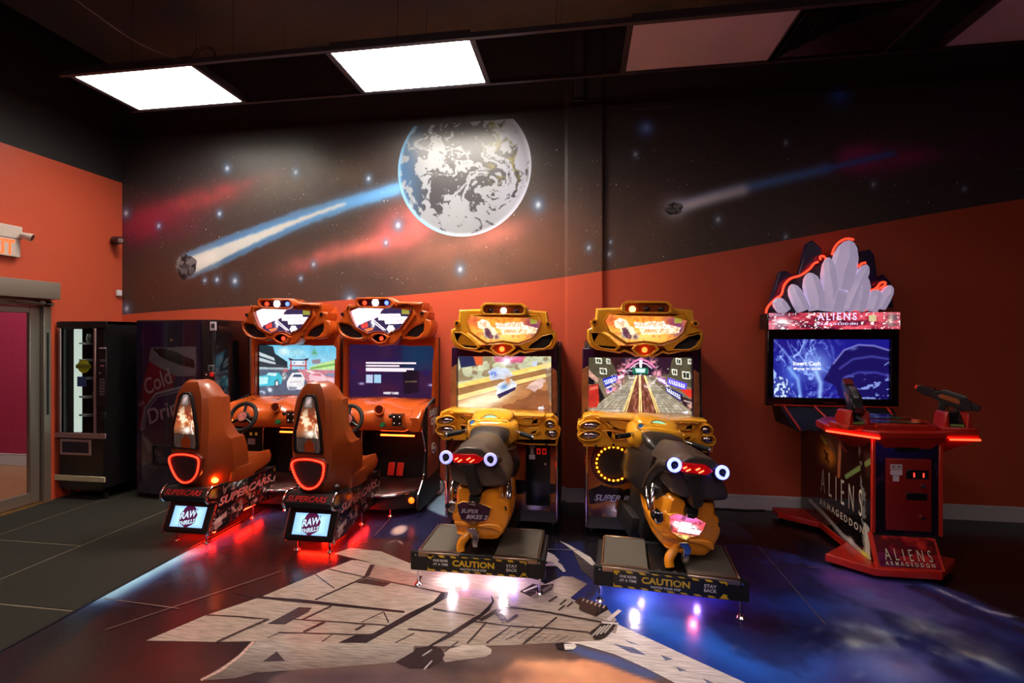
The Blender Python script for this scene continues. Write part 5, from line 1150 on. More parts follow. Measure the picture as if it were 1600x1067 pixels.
def biker(offA, offB, right, xf, xb, group):
    """offA: shift for pieces measured on the left machine, offB: for pieces measured on the right one"""
    A, B = Vector(offA), Vector(offB)
    lab = 'yellow motorcycle machine with a city street race on its screen and blue lit exhausts' if right else 'yellow motorcycle machine with a dirt track race on its screen'
    ST['off'] = B
    t = thing('motorcycle_machine', lab, 'arcade machine', (.54, 4.2, 0), group)
    def PB(n, me, m, par=t, label=None, kind=None):
        ST['off'], ST['xf'] = B, None; return part(n, me, m, par, label, kind)
    def PA(n, me, m, par=t, label=None, kind=None):
        ST['off'], ST['xf'] = A, None; return part(n, me, m, par, label, kind)
    def PK(n, me, m, par=t, label=None, kind=None):
        ST['off'], ST['xf'] = A, xb; o = part(n, me, m, par, label, kind); ST['xf'] = None; return o
    def PL(n, me, m, par=t, label=None, kind=None):
        ST['off'], ST['xf'] = A, xf; o = part(n, me, m, par, label, kind); ST['xf'] = None; return o
    # ---------------- cabinet
    xl, xr = .03, 1.055
    PB('cabinet', box(xl + .03, xr - .03, 4.50, 4.98, .08, 1.66, .01, 1), M_blackmatte)
    prof = [(4.98, .06), (4.20, .06), (4.17, .10), (4.17, .84), (4.24, .90), (4.42, 1.04), (4.46, 1.60), (4.98, 1.66)]
    for x in (xl, xr - .02):
        s = PB('side_panel', plate(prof, 0, .02, frame=((x, 0, 0), (0, 1, 0), (0, 0, 1))), M_blackmatte)
        PB('edge_trim', tube([(x + .01, 4.165, .07), (x + .01, 4.165, .84)], .013), M_chrome, s)
    sf = PB('screen_frame', plate(TB((108, 300), (762, 300), (768, 690), (102, 690)), 4.44, 4.50, [TB((143, 353), (727, 353), (730, 700), (140, 700))], .008), mat('violet_frame', (54, 20, 60), .25, var=.2))
    PB('frame_side', plate(TB((106, 420), (140, 400), (138, 690), (102, 690)), 4.42, 4.445, bev=.004), mat('frame_side_print', (170, 110, 70), .3, var=.7, scale=12), sf); PB('frame_side', plate(TB((735, 420), (764, 440), (768, 690), (735, 690)), 4.42, 4.445, bev=.004), MATS['frame_side_print'], sf)
    a, b = TB((140, 700))[0], TB((730, 350))[0]
    a = (a[0] * 4.49 / 4.37, a[1]); b = (b[0] * 4.49 / 4.37, b[1] - .0)
    a, b = tr(4.49, 880, 460, 3.557)((140, 700), (730, 350))
    if right: sm_ = picture((a[0], 4.488, a[1]), (b[0] - a[0], 0, 0), (0, 0, b[1] - a[1]), 250, 150, scr_city, (143, 353, 728, 690))
    else: sm_ = picture((a[0], 4.488, a[1]), (b[0] - a[0], 0, 0), (0, 0, b[1] - a[1]), 250, 150, scr_dirt, (285, 350, 810, 650))
    PB('screen', sm_, mat_print('bike_screen', .12, emit=1.25), sf)
    # ---------------- header
    out = TB((180, 80), (315, 76), (322, 60), (345, 45), (565, 45), (585, 58), (592, 78), (708, 90), (716, 145), (736, 152), (732, 185), (762, 205), (768, 255), (744, 305), (652, 316), (575, 332), (545, 322), (520, 336), (485, 352), (470, 342), (445, 354), (415, 342), (400, 346), (375, 330), (362, 325), (335, 316), (308, 326), (180, 305), (150, 290), (130, 245), (132, 195), (155, 185), (148, 150), (178, 140))
    win = TB((225, 145), (245, 108), (320, 106), (330, 116), (580, 122), (590, 108), (655, 110), (680, 145), (655, 210), (620, 245), (540, 272), (500, 268), (440, 260), (385, 268), (345, 270), (300, 240), (250, 205))
    sl = TB((155, 215), (200, 215), (250, 245), (296, 290), (280, 302), (215, 296), (170, 270)); sr_ = TB((595, 302), (620, 275), (680, 235), (740, 220), (748, 240), (725, 282), (690, 302))
    hd = PB('header_shell', plate(out, 4.27, 4.50, [win, sl, sr_], .018, res=3), M_ye)
    PB('header_back', plate(TB((190, 95), (700, 100), (745, 270), (650, 300), (180, 290), (150, 200)), 4.48, 4.72, bev=.02), M_ye2, hd)
    a, b = TB((218, 282))[0], TB((686, 100))[0]
    PB('marquee', picture((a[0], 4.34, a[1]), (b[0] - a[0], 0, 0), (0, 0, b[1] - a[1]), 180, 74, marquee_bike, (218, 100, 686, 282)), mat_print('bike_marquee', .2, emit=1.45), hd)
    M_ml = mat('lit_orange_lettering', (240, 140, 50), .4, emit=1.2, ecol=(240, 140, 60))
    for s_, c, h, w_ in (('SUPER', (485, 167), .036, .22), ('BIKES 2', (540, 203), .036, .29)):
        q = tr(4.34, 880, 460, 3.557)(c)[0]; PB('lettering', text(s_, h, ((q[0], 4.338, q[1]), (1, 0, 0), (0, 0, 1)), .005, .35, .0004, width=w_), M_ml, hd)
    q = TB((440, 190))[0]; PB('window_rim', plate(win, 4.255, 4.29, [[(q[0] + (x - q[0]) * .965, q[1] + (z - q[1]) * .93) for x, z in win]], .003), M_ye, hd)
    for g in (sl, sr_):
        PB('speaker_grille', plate(g, 4.31, 4.33), M_grille, hd)
        gc = (sum(x for x, z in g) / len(g), sum(z for x, z in g) / len(g))
        PB('grille_rim', plate([(gc[0] + (x - gc[0]) * 1.14, gc[1] + (z - gc[1]) * 1.18) for x, z in g], 4.25, 4.285, [g], .003), M_ye, hd)
    PB('lamp_pod', plate(TB((318, 60), (345, 42), (562, 44), (588, 66), (586, 104), (566, 112), (335, 110), (318, 96)), 4.21, 4.33, [TB((335, 66), (352, 54), (556, 56), (574, 72), (572, 98), (558, 104), (345, 102), (334, 92))], .004), M_ye, hd)
    PB('lamp_panel', plate(TB((330, 54), (576, 56), (576, 106), (330, 104)), 4.24, 4.26), mat('amber_pod_panel', (150, 66, 20), .2, coat=.5), hd)
    for i, c in enumerate(((376, 87), (453, 86), (530, 88))):
        q, q2 = TB(c, (c[0] + 18, c[1])); lit = (i == 0) if right else (i == 1)
        m = (mat('warm_lamp', (255, 190, 110), .4, emit=7, ecol=(255, 166, 84)) if right else M_whitelamp) if lit else M_offlamp
        PB('lamp', ball((q[0], 4.235, q[1]), q2[0] - q[0], (1, .5, 1), 16), m, hd, 'lit lamp' if lit else None)
    eye = TB((385, 302), (405, 284), (445, 277), (490, 284), (506, 302), (475, 325), (440, 336), (410, 326))
    PB('centre_eye', plate([(x, z) for x, z in TB((370, 302), (395, 278), (445, 268), (500, 278), (522, 302), (485, 334), (442, 346), (402, 334))], 4.23, 4.32, [eye], .005), M_ye, hd)
    PB('eye_lens', plate(eye, 4.25, 4.27), mat('amber_eye_lens', (190, 80, 24), .12, coat=.8), hd); q = TB((442, 306))[0]; PB('red_button', ball((q[0], 4.245, q[1]), .024, (1, .6, 1), 16), mat('button_light', (255, 120, 50), .4, emit=7, ecol=(255, 80, 30)), hd)
    for c in ((172, 157), (718, 164)):
        q = TB(c)[0]; PB('screw_cap', join(cyl((q[0], 4.25, q[1]), (q[0], 4.30, q[1]), .028, .034, 16)), M_ye2, hd); PB('screw', cyl((q[0], 4.245, q[1]), (q[0], 4.26, q[1]), .014, seg=12), M_blackplastic, hd)
    PB('price_sticker', plate(TB((606, 118), (646, 116), (650, 160), (608, 162)), 4.285, 4.287), M_yellowlabel, hd)
    # ---------------- console with exhaust openings and the instrument hump
    con = TC((140, 62), (225, 30), (700, 55), (1000, 75), (1330, 90), (1340, 100), (1420, 105), (1412, 135), (1465, 170), (1482, 240), (1470, 270), (1495, 320), (1480, 380), (1470, 435), (1120, 425), (760, 380), (145, 372), (135, 335), (95, 310), (80, 255), (98, 225), (75, 180), (85, 125), (130, 105))
    lp = [TC(*[(x, y) for x, y in oval(c, a, b, 26, g)]) for c, a, b, g in (((212, 148), 100, 42, -6), ((212, 248), 104, 44, -4), ((1393, 196), 62, 50, 14), ((1410, 292), 74, 50, 10))]
    lp += [TC(*pts) for pts in (((365, 108), (400, 108), (440, 145), (440, 168), (405, 160)), ((385, 210), (430, 215), (470, 255), (465, 272), (410, 258)), ((1178, 190), (1200, 160), (1245, 145), (1240, 180)), ((1165, 300), (1190, 270), (1240, 258), (1225, 295)))]
    cn = PB('console', plate(con, 4.06, 4.26, lp, .016, 0, res=3), M_ye)
    PB('console_back', plate(TC((150, 70), (1330, 100), (1460, 430), (150, 372)), 4.2, 4.46, bev=.01), M_ye2, cn)
    for i, l in enumerate(lp[:4]):
        c = (sum(x for x, z in l) / len(l), sum(z for x, z in l) / len(l)); rx = (max(x for x, z in l) - min(x for x, z in l)) / 2; rz = (max(z for x, z in l) - min(z for x, z in l)) / 2
        rim = [(c[0] + (x - c[0]) * 1.13, c[1] + (z - c[1]) * 1.26) for x, z in l]
        PB('pipe_surround', plate(rim, 4.02, 4.10, [l], .004), M_ye, cn)
        PB('exhaust_pipe', ball((c[0], 4.05, c[1]), rz, (rx / rz * .98, .95, .97), 22), M_chrome2, cn)
    for l in lp[4:]: PB('air_intake', plate(l, 4.11, 4.125), mat('blue_intake_glass', (44, 54, 110), .12, coat=.8), cn)
    for pts in (((250, 60), (420, 75), (600, 105), (690, 140), (640, 195), (520, 190), (430, 150)), ((1000, 130), (1080, 100), (1230, 115), (1290, 150), (1250, 195), (1100, 205), (1040, 190)), ((1090, 260), (1160, 225), (1270, 225), (1290, 270), (1240, 300), (1120, 310)), ((330, 200), (420, 190), (560, 215), (600, 260), (540, 300), (430, 290))):
        l = TC(*pts); hl = [h for h in lp[4:] if min(x for x, z in l) < sum(x for x, z in h) / len(h) < max(x for x, z in l) and min(z for x, z in l) < sum(z for x, z in h) / len(h) < max(z for x, z in l)]
        PB('console_fairing', plate(l, 4.03, 4.10, hl, .006, 3 if not hl else 0), M_ye, cn)
    PB('console_ledge', plate(TC((300, 40), (700, 60), (1330, 90), (1330, 115), (1000, 112), (930, 150), (720, 140), (640, 95), (300, 70)), 4.0, 4.2, bev=.012), M_ye, cn)
    bm = bmesh.new()
    for k in range(14):
        for q in TC((420 + k * 19, 78 + k * 4.5 + (k > 9) * (k - 9) * 3), (985 + k * 24, 128 - (k < 6) * k * 3 - (k >= 6) * 18 + (k >= 6) * (k - 6) * 1)):
            bmesh.ops.create_icosphere(bm, subdivisions=1, radius=.006, matrix=Matrix.Translation((q[0], 3.998, q[1])))
    PB('ledge_studs', _from_bm(bm, 60), M_ye2, cn, kind='stuff')
    for c in ((272, 360), (450, 345), (1350, 410), (1150, 385)):
        q = TC(c)[0]; PB('screw', cyl((q[0], 4.04, q[1]), (q[0], 4.07, q[1]), .010, seg=12), M_blackplastic, cn)
    # ---------------- lower front: artwork, coin door, speaker ring
    zb, zt = .13, .92
    fa = PB('front_panel', picture((xl + .02, 4.19, zb), (xr - xl - .04, 0, 0), (0, 0, zt - zb), 150, 110, front_art), M_art)
    PB('front_board', box(xl + .02, xr - .02, 4.192, 4.215, zb, zt), M_blackmatte, fa)
    PB('kick_board', plate([(4.16, .06), (4.25, .06), (4.25, .15), (4.19, .15)], 0, xr - xl - .04, frame=((xl + .02, 0, 0), (0, 1, 0), (0, 0, 1)), bev=.004), M_blackmatte)
    cd = PB('coin_door', box(.77, .985, 4.16, 4.195, .20, .78, .008, 2), M_blackplastic)
    for x in (.885, .935):
        PB('coin_slot', box(x - .018, x + .018, 4.153, 4.162, .66, .715, .004, 1), mat('dark_red_slot', (96, 16, 16), .3, emit=.3, ecol=(255, 30, 20)), cd); PB('slot_light', box(x - .007, x + .009, 4.150, 4.154, .675, .70), mat('slot_dark', (20, 6, 6), .3), cd)
    for z0, z1, s in ((.715, .75, '$1.00'), (.66, .712, ''), (.615, .655, '')):
        PB('price_label', box(.80 if s or z0 < .65 else .812, .853 if s or z0 < .65 else .84, 4.155, 4.161, z0, z1), M_paper, cd)
    PB('label_print', text('$1.00', .02, ((.8265, 4.1545, .7325), (1, 0, 0), (0, 0, 1)), .02, 0, .0003, width=.044), M_ink, cd)
    for z in (.58, .36): PB('lock', cyl((.945, 4.145, z), (.945, 4.165, z), .011, seg=14), M_chrome, cd)
    PB('door_seam', box(.775, .98, 4.158, 4.163, .47, .474), M_rubber, cd)
    sc_ = (.27, .62); spk = PB('speaker', cyl((sc_[0], 4.17, sc_[1]), (sc_[0], 4.19, sc_[1]), .125, seg=40), M_grille)
    PB('ring', torus((sc_[0], 4.17, sc_[1]), (0, -1, 0), .15, .016, 44, 10), mat('clear_amber_ring', (120, 60, 18), .12, coat=.8), spk); PB('outer_ring', torus((sc_[0], 4.182, sc_[1]), (0, -1, 0), .185, .007, 44, 8), mat('dark_violet_ring', (60, 24, 54), .2, coat=.6), spk)
    for k in range(24):
        a_ = 2 * math.pi * k / 24; PB('led_bead', ball((sc_[0] + .143 * math.cos(a_), 4.153, sc_[1] + .143 * math.sin(a_)), .0085, seg=8), M_ledamber if right else mat('unlit_amber_bead', (110, 70, 24), .3, coat=.5), spk)
    for q_, (m_, dx_) in enumerate(((mat('violet_lettering', (120, 60, 130), .4), 0.003), (mat('silver_lettering', (206, 206, 224), .3), 0))):
        PB('lettering', text('SUPER BIKES 2', .055, ((.36 + dx_, 4.189 - q_ * .0008, .315 - dx_), (1, 0, 0), (0, 0, 1)), .01, .35, .0004, width=.50), m_, fa)
    for x in (xl + .06, xr - .06): PB('levelling_foot', join(cyl((x, 4.28, 0), (x, 4.28, .012), .028, .02, 14), cyl((x, 4.28, .01), (x, 4.28, .08), .008, seg=8)), M_chrome)
    # ---------------- platform
    cx = -.695; pl = PL('platform', join(box(cx - .45, cx + .45, 3.13, 3.62, .13, .205, .006, 1), box(cx - .46, cx + .46, 3.115, 3.14, .115, .245, .006, 1), box(cx - .14, cx + .16, 3.5, 4.18, .10, .20, .01, 1)), M_blackmatte)
    for x0, x1 in ((cx - .40, cx - .12), (cx + .115, cx + .405)):
        sp = PL('step_pad', box(x0, x1, 3.15, 3.60, .205, .238, .004, 1), M_pad, pl)
        PL('step_edge', join(box(x0 - .004, x1 + .004, 3.122, 3.155, .232, .244, .003, 1), box(x0 - .004, x1 + .004, 3.112, 3.122, .212, .244, .003, 1)), M_stepmetal, sp)
        xo = x0 - .014 if x0 < cx else x1 + .002
        PL('step_edge', box(xo, xo + .012, 3.125, 3.60, .2, .244, .003, 1), M_stepmetal, sp); PL('step_edge', box(x0, x1, 3.595, 3.612, .21, .244, .003, 1), M_stepmetal, sp)
    cb = PL('caution_board', box(cx - .34, cx + .34, 3.108, 3.116, .124, .232, .002, 1), mat('caution_black', (24, 20, 20), .35), pl)
    fr_ = lambda x, z, d=.0012: ((cx + x, 3.108 - d, z), (1, 0, 0), (0, 0, 1))
    PL('lettering', text('CAUTION', .042, fr_(-.02, .186), .03, 0, .0004, width=.285), M_cautionyel, cb)
    PL('lettering', text('WATCH YOUR STEP', .014, fr_(-.02, .149), .02, 0, .0004, width=.18), M_white_txt, cb)
    for s_, x, z in (('ONE RIDER', -.245, .197), ('AT A TIME', -.245, .172), ('STAY', .24, .193), ('BACK', .24, .166)):
        PL('lettering', text(s_, .016 if x < 0 else .020, fr_(x, z), .02, 0, .0004, width=.104 if x < 0 else .072), M_white_txt, cb)
    for k in range(9):
        x = -.325 + k * .078
        for z0, z1 in ((.219, .231), (.125, .136)):
            if z0 > .2 and k in (3, 4, 5): z0 += .005
            PL('hazard_stripe', plate([(cx + x, z0), (cx + x + .035, z0), (cx + x + .022, z1), (cx + x - .013, z1)] if z0 > .2 else [(cx + x + .013, z0), (cx + x + .05, z0), (cx + x + .035, z1), (cx + x, z1)], 3.1062, 3.1074), M_cautionyel, cb)
    for pts in ([(-.335, .231), (-.30, .231), (-.312, .20), (-.335, .215)], [(-.335, .125), (-.335, .15), (-.315, .125)], [(.335, .231), (.31, .231), (.335, .205)], [(.335, .125), (.29, .125), (.315, .155), (.335, .15)]):
        PL('hazard_stripe', plate([(cx + a_, b_) for a_, b_ in pts], 3.1062, 3.1074), M_cautionyel, cb)
    for x in (cx - .42, cx + .42):
        for y in (3.16, 3.58): PL('levelling_foot', join(cyl((x * 1, y, 0), (x, y, .012), .028, .02, 14), cyl((x, y, .01), (x, y, .14), .008, seg=8)), M_chrome, pl)
        PL('screw', cyl((x, 3.108, .225), (x, 3.118, .225), .007, seg=10), M_chrome, pl)
    for x, m_ in ((cx - .20, M_spotw), (cx + .16, M_spotr if right else M_spotw)):
        PL('underglow_lamp', cyl((x, 3.24, .120), (x, 3.24, .131), .020, seg=16), m_, pl); PL('underglow_lamp', cyl((x + .05, 3.42, .120), (x + .05, 3.42, .131), .016, seg=16), M_spotb if right else (M_spotr if x < cx else M_spotb), pl)
    for x in (cx - .05, cx + .045): PL('hub_bolt', ball((x, 3.17, .225), .016, (1, 1, .7), 12), M_darkmetal, pl)
    PL('mount_block', box(cx - .11, cx + .10, 3.14, 3.60, .19, .222, .012, 2), M_blackplastic, pl)
    cx = -.715
    # ---------------- the motorcycle
    by = 3.25; Q = pq(by)
    body = Q((290, 135), (360, 138), (405, 150), (430, 200), (445, 250), (560, 280), (580, 200), (660, 160), (740, 155), (785, 200), (800, 300), (850, 330), (893, 460), (880, 560), (830, 680), (760, 770), (640, 780), (540, 775), (430, 755), (300, 710), (250, 650), (240, 590), (205, 540), (200, 480), (250, 440), (252, 300), (255, 180))
    bd = PK('lower_body', ploft(body, [(3.22, .84, .86, .01), (3.235, .95, .96, 0), (3.27, 1.0, 1.0, 0), (3.42, 1.02, 1.0, .0), (3.62, .96, .96, .02), (3.80, .82, .85, .05)], smooth=40, sm=2), M_ye2)
    pan = Q((268, 335), (345, 302), (440, 318), (550, 322), (620, 350), (690, 378), (668, 470), (620, 535), (545, 555), (500, 595), (450, 585), (400, 560), (320, 520), (285, 430))
    PK('panel_rim', plate(pan, 3.205, 3.25, bev=.008), M_ye, bd)
    pc = (sum(x for x, z in pan) / len(pan), sum(z for x, z in pan) / len(pan)); pin = [(pc[0] + (x - pc[0]) * .94, pc[1] + (z - pc[1]) * .94) for x, z in pan]
    x0, x1 = min(x for x, z in pin), max(x for x, z in pin); z0, z1 = min(z for x, z in pin), max(z for x, z in pin)
    me = picture((x0, 3.2035, z0), (x1 - x0, 0, 0), (0, 0, z1 - z0), 80, 56, lambda p: panel_art(p, right)); bm = bmesh.new(); bm.from_mesh(me)
    def inp(a_, b_):
        r = False; j = len(pin) - 1
        for i in range(len(pin)):
            if (pin[i][1] > b_) != (pin[j][1] > b_) and a_ < (pin[j][0] - pin[i][0]) * (b_ - pin[i][1]) / (pin[j][1] - pin[i][1]) + pin[i][0]: r = not r
            j = i
        return r
    bmesh.ops.delete(bm, geom=[f for f in bm.faces if not inp(f.calc_center_median()[0], f.calc_center_median()[2])], context='FACES'); bm.to_mesh(me); bm.free()
    PK('panel_artwork', me, mat_print('lit_panel_print', .25, emit=2.2) if right else M_art, bd, 'brightly lit panel' if right else None)
    M_pl1 = mat('panel_white_light', (255, 246, 255), .4, emit=1.6) if right else mat('panel_silver', (190, 176, 196), .3)
    PK('lettering', text('SUPER', .028, ((pc[0] - .03, 3.202, pc[1] + .016), (1, .0, 0), (0, 0, 1)), .015, .35, .0004, width=.12), M_pl1, bd); PK('lettering', text('BIKES 2', .028, ((pc[0] + .02, 3.202, pc[1] - .022), (1, 0, 0), (0, 0, 1)), .015, .35, .0004, width=.15), M_pl1, bd)
    for pts in (((520, 590), (600, 570), (760, 580), (820, 640), (800, 690), (700, 640), (560, 620)), ((245, 545), (330, 540), (390, 560), (400, 600), (300, 600), (250, 580)), ((270, 670), (440, 690), (480, 700), (470, 745), (330, 715))):
        PK('body_crease', plate(Q(*pts), 3.205, 3.25, bev=.012, sm=2), M_ye2, bd)
    l1 = Q((408, 605), (500, 600), (545, 660), (545, 690), (530, 825), (470, 820), (465, 690), (455, 660), (410, 640))
    PK('latch', plate(l1, 3.175, 3.21, bev=.004), M_chrome, bd)
    for c in ((483, 728), (520, 730)):
        q = Q(c)[0]; PK('latch_hole', cyl((q[0], 3.170, q[1]), (q[0], 3.178, q[1]), .006, seg=10), M_rubber, bd)
    PK('strut_clamp', plate(Q((435, 225), (555, 225), (560, 270), (545, 320), (440, 320), (430, 270)), 3.17, 3.24, bev=.006), M_darkmetal, bd); PK('strut_clip', plate(Q((430, 275), (520, 280), (515, 325), (432, 315)), 3.155, 3.175, bev=.004), M_chrome, bd)
    # foot pegs
    for s, pts in ((-1, ((150, 350), (200, 330), (250, 345), (250, 450), (180, 460), (150, 420))), (1, ((700, 400), (800, 420), (830, 430), (830, 500), (720, 490), (692, 450)))):
        pg = PK('foot_peg', plate(Q(*pts), 3.24, 3.34, bev=.010, sm=2), M_chrome, bd)
        x = cx + s * .19 - .01
        PK('peg_bracket', tube(smooth_line([(x, 3.30, .50), (x + s * .015, 3.32, .56), (x + s * .01, 3.36, .64), (x - s * .01, 3.42, .70)], 3), .018), M_chrome, pg); PK('peg_arm', tube(smooth_line([(x + s * .02, 3.34, .52), (x + s * .03, 3.40, .60), (x + s * .01, 3.5, .66)], 3), .012), M_chrome, pg)
        PK('peg_nut', cyl((x + s * .01, 3.225, .525), (x + s * .01, 3.245, .525), .02, seg=6), M_darkmetal, pg)
    # tail
    T2 = pr(3.2)
    tail = T2((372, 200), (460, 208), (520, 252), (545, 300), (575, 345), (600, 390), (600, 430), (520, 445), (440, 440), (390, 445), (330, 432), (290, 410), (268, 380), (262, 320), (300, 240), (340, 208))
    tl = PK('tail', ploft(tail, [(3.17, .80, .78, 0), (3.185, .92, .92, 0), (3.22, 1.0, 1.0, 0), (3.35, 1.03, .98, .01), (3.55, .92, .90, .02), (3.72, .70, .7, .03)], smooth=45, sm=3), M_tailgrey)
    PK('tail_top', plate(T2((372, 200), (460, 206), (510, 248), (470, 262), (425, 240), (300, 240), (338, 208)), 3.12, 3.3, bev=.012), M_tailgrey, tl)
    lens = T2((298, 240), (430, 240), (474, 270), (442, 294), (310, 290), (288, 266))
    PK('tail_light', plate(lens, 3.125, 3.19, bev=.006), M_tail, tl)
    for pts in (((312, 268), (330, 258), (334, 262), (318, 274)), ((330, 280), (352, 268), (354, 273), (334, 286)), ((378, 270), (398, 258), (402, 262), (384, 275)), ((396, 283), (420, 268), (423, 273), (400, 288))):
        PK('tail_bar', plate(T2(*pts), 3.119, 3.127), M_tailbar, tl)
    st = T2((332, 312), (350, 305), (400, 305), (412, 318), (440, 380), (452, 440), (430, 470), (395, 470), (385, 430), (380, 360))
    PK('tail_strut', ploft(T2((345, 300), (400, 300), (430, 350), (455, 440), (440, 475), (400, 475), (385, 430), (360, 350)), [(3.13, .8, .9, 0), (3.15, 1, 1, 0), (3.24, 1.05, 1, 0)], smooth=50, sm=3), M_seatblk, tl)
    PK('strut_root', plate(T2((320, 296), (428, 296), (418, 320), (385, 335), (350, 330), (330, 318)), 3.13, 3.2, bev=.012), M_seatblk, tl)
    for i, c in enumerate(((266, 256), (515, 268))):
        q, q2 = T2(c, (c[0] + 31, c[1])); r = q2[0] - q[0]
        m_ = M_blueglow if right else M_whiteglow
        e = PK('exhaust', tube(smooth_line([(q[0], 3.128, q[1]), (q[0] + (.01 if i else -.01), 3.17, q[1] - .03), (q[0] + (.015 if i else -.015), 3.28, q[1] - .05), (q[0] + (.03 if i else -.02), 3.42, q[1] - .16), (q[0] + (.02 if i else -.01), 3.52, q[1] - .28)], 4), r * .95, ring=18), M_seatblk, tl)
        PK('exhaust_band', torus((q[0] + (.006 if i else -.006), 3.155, q[1] - .018), (0, -1, .55), r * .98, .006, 26, 8), M_darkmetal, e)
        PK('exhaust_light', torus((q[0], 3.115, q[1]), (0, -1, .12), r * .90, r * .30, 30, 12), m_, e, 'glowing blue ring' if right else None); PK('exhaust_hole', cyl((q[0], 3.112, q[1]), (q[0], 3.16, q[1]), r * .66, seg=20), M_rubber, e)
        PK('exhaust_core', ball((q[0], 3.108, q[1]), r * .22, seg=10), M_blackplastic, e)
    # seat / tank / fairing
    def ring_(y, xc, w, zt_, zb_, p=2.6, n=20):
        out_ = []
        for k in range(n):
            a_ = 2 * math.pi * k / n; ca, sa = math.cos(a_), math.sin(a_)
            out_.append((xc + w * math.copysign(abs(ca) ** (2 / p), ca), y, (zt_ + zb_) / 2 + (zt_ - zb_) / 2 * math.copysign(abs(sa) ** (2 / p), sa)))
        return out_
    bx = -.77
    PK('seat', loft([ring_(3.30, bx, .13, .86, .62), ring_(3.42, bx + .005, .165, .865, .55), ring_(3.58, bx + .02, .15, .86, .50), ring_(3.68, bx + .03, .155, .90, .45), ring_(3.80, bx + .03, .175, .955, .45), ring_(3.92, bx + .03, .17, .955, .5), ring_(3.99, bx + .02, .14, .93, .55)], smooth=60), M_seatblk)
    PK('seat_pad', loft([ring_(3.66, bx + .03, .10, .895, .82), ring_(3.72, bx + .03, .15, .938, .84), ring_(3.82, bx + .03, .165, .972, .86), ring_(3.90, bx + .03, .15, .978, .9)], smooth=60), M_seatblk)
    tk = PK('tank', loft([ring_(3.845, bx + .03, .135, .985, .90), ring_(3.87, bx + .03, .195, 1.005, .80, 3), ring_(3.97, bx + .025, .225, 1.02, .78, 3), ring_(4.06, bx + .02, .22, 1.035, .80, 3), ring_(4.16, bx + .02, .18, 1.02, .84, 3)], smooth=60), M_ye)
    PK('instrument_hood', loft([ring_(3.88, bx + .02, .13, 1.01, .97), ring_(3.95, bx + .02, .17, 1.05, .97), ring_(4.05, bx + .02, .18, 1.085, .98), ring_(4.12, bx + .02, .15, 1.08, .98)], smooth=60), M_ye, tk)
    fi = Vector((0, -.80, .60)).normalized()
    def dial(x, y, z, r, m_, n_='dial', sx=1.0):
        c = Vector((x, y, z)); me_ = cyl(c - fi * .012, c + fi * .006, r, seg=24)
        for v in me_.vertices: v.co.x = x + (v.co.x - x) * sx
        d_ = PK(n_, me_, m_, tk)
        me_ = torus(c + fi * .006, fi, r, .007, 24, 8)
        for v in me_.vertices: v.co.x = x + (v.co.x - x) * sx
        PK('dial_rim', me_, M_ye, tk); return d_
    dial(bx + .015, 3.915, 1.020, .036, mat('green_display', (150, 210, 170), .2, emit=.9), 'display', 2.0); dial(bx - .125, 3.89, .985, .027, mat('blue_dial', (60, 110, 170), .15, emit=.3), 'dial', 1.4); dial(bx + .145, 3.89, .985, .022, mat('orange_dial', (206, 96, 30), .2), 'dial', 1.5); dial(bx + .20, 3.90, .965, .018, M_chrome, 'start_button')
    for s in (-1, 1):
        h0 = Vector((bx + .03 + s * .17, 3.94, .925)); h1 = Vector((bx + .03 + s * .26, 3.86, .912)); h2 = Vector((bx + .03 + s * .355, 3.80, .900))
        hb = PK('handlebar', tube([h0, h1], .016), M_chrome); PK('grip', tube([h1 - (h2 - h1) * .1, h2], .020, ring=12), M_rubber, hb); PK('bar_end', cyl(h2, h2 + (h2 - h1).normalized() * .015, .022, .018, 14), M_chrome, hb)
        PK('brake_lever', tube(smooth_line([h1 + Vector((0, .03, .0)), (h1 + h2) / 2 + Vector((0, .055, 0)), h2 + Vector((0, .045, -.005))], 3), .006), M_chrome, hb)
        PK('side_fairing', loft([[(bx + .02 + s * w, y, z) for y, z, w in ((yy, .86 - k * .02, w0 + .02), (yy, .72 - k * .02, w0 + .045), (yy, .58 + k * .0, w0 + .02), (yy, .50 + k * .02, w0 - .03), (yy, .60, w0 - .06), (yy, .82, w0 - .06))] for k, (yy, w0) in enumerate(((3.46, .15), (3.58, .17), (3.72, .19), (3.88, .205), (4.0, .19), (4.06, .17)))], smooth=40), M_seatblk)

    PK('fork', join(box(bx - .08, bx + .12, 3.66, 4.10, .20, .52, .02, 2), box(bx - .14, bx + .16, 3.75, 4.17, .16, .32, .015, 2)), M_blackmatte)
    PK('hose', tube(smooth_line([(cx - .10, 3.17, .235), (cx - .105, 3.19, .28), (cx - .07, 3.22, .33), (cx - .02, 3.28, .37)], 4), .030, ring=12), M_ye2, bd)
    ST['off'], ST['xf'] = Vector((0, 0, 0)), None
    return t
# left machine: console pieces were measured on the right one (and the reverse for the bike)
biker((0, 0, 0), (-1.262, .07, 0), False, None, None, 'yellow motorcycle machines')
def _turn(p, yaw, roll): return Matrix.Translation(p) @ Matrix.Rotation(R(yaw), 4, 'Z') @ Matrix.Rotation(R(roll), 4, 'Y') @ Matrix.Translation(-p)
biker((1.285, -.03, 0), (0, 0, 0), True, Matrix.Translation((-.04, -.03, 0)) @ _turn(Vector((.59, 3.30, 0)), -4.5, 0), Matrix.Translation((.01, 0, 0)) @ _turn(Vector((.515, 3.60, .25)), 9.5, 8.5), 'yellow motorcycle machines')

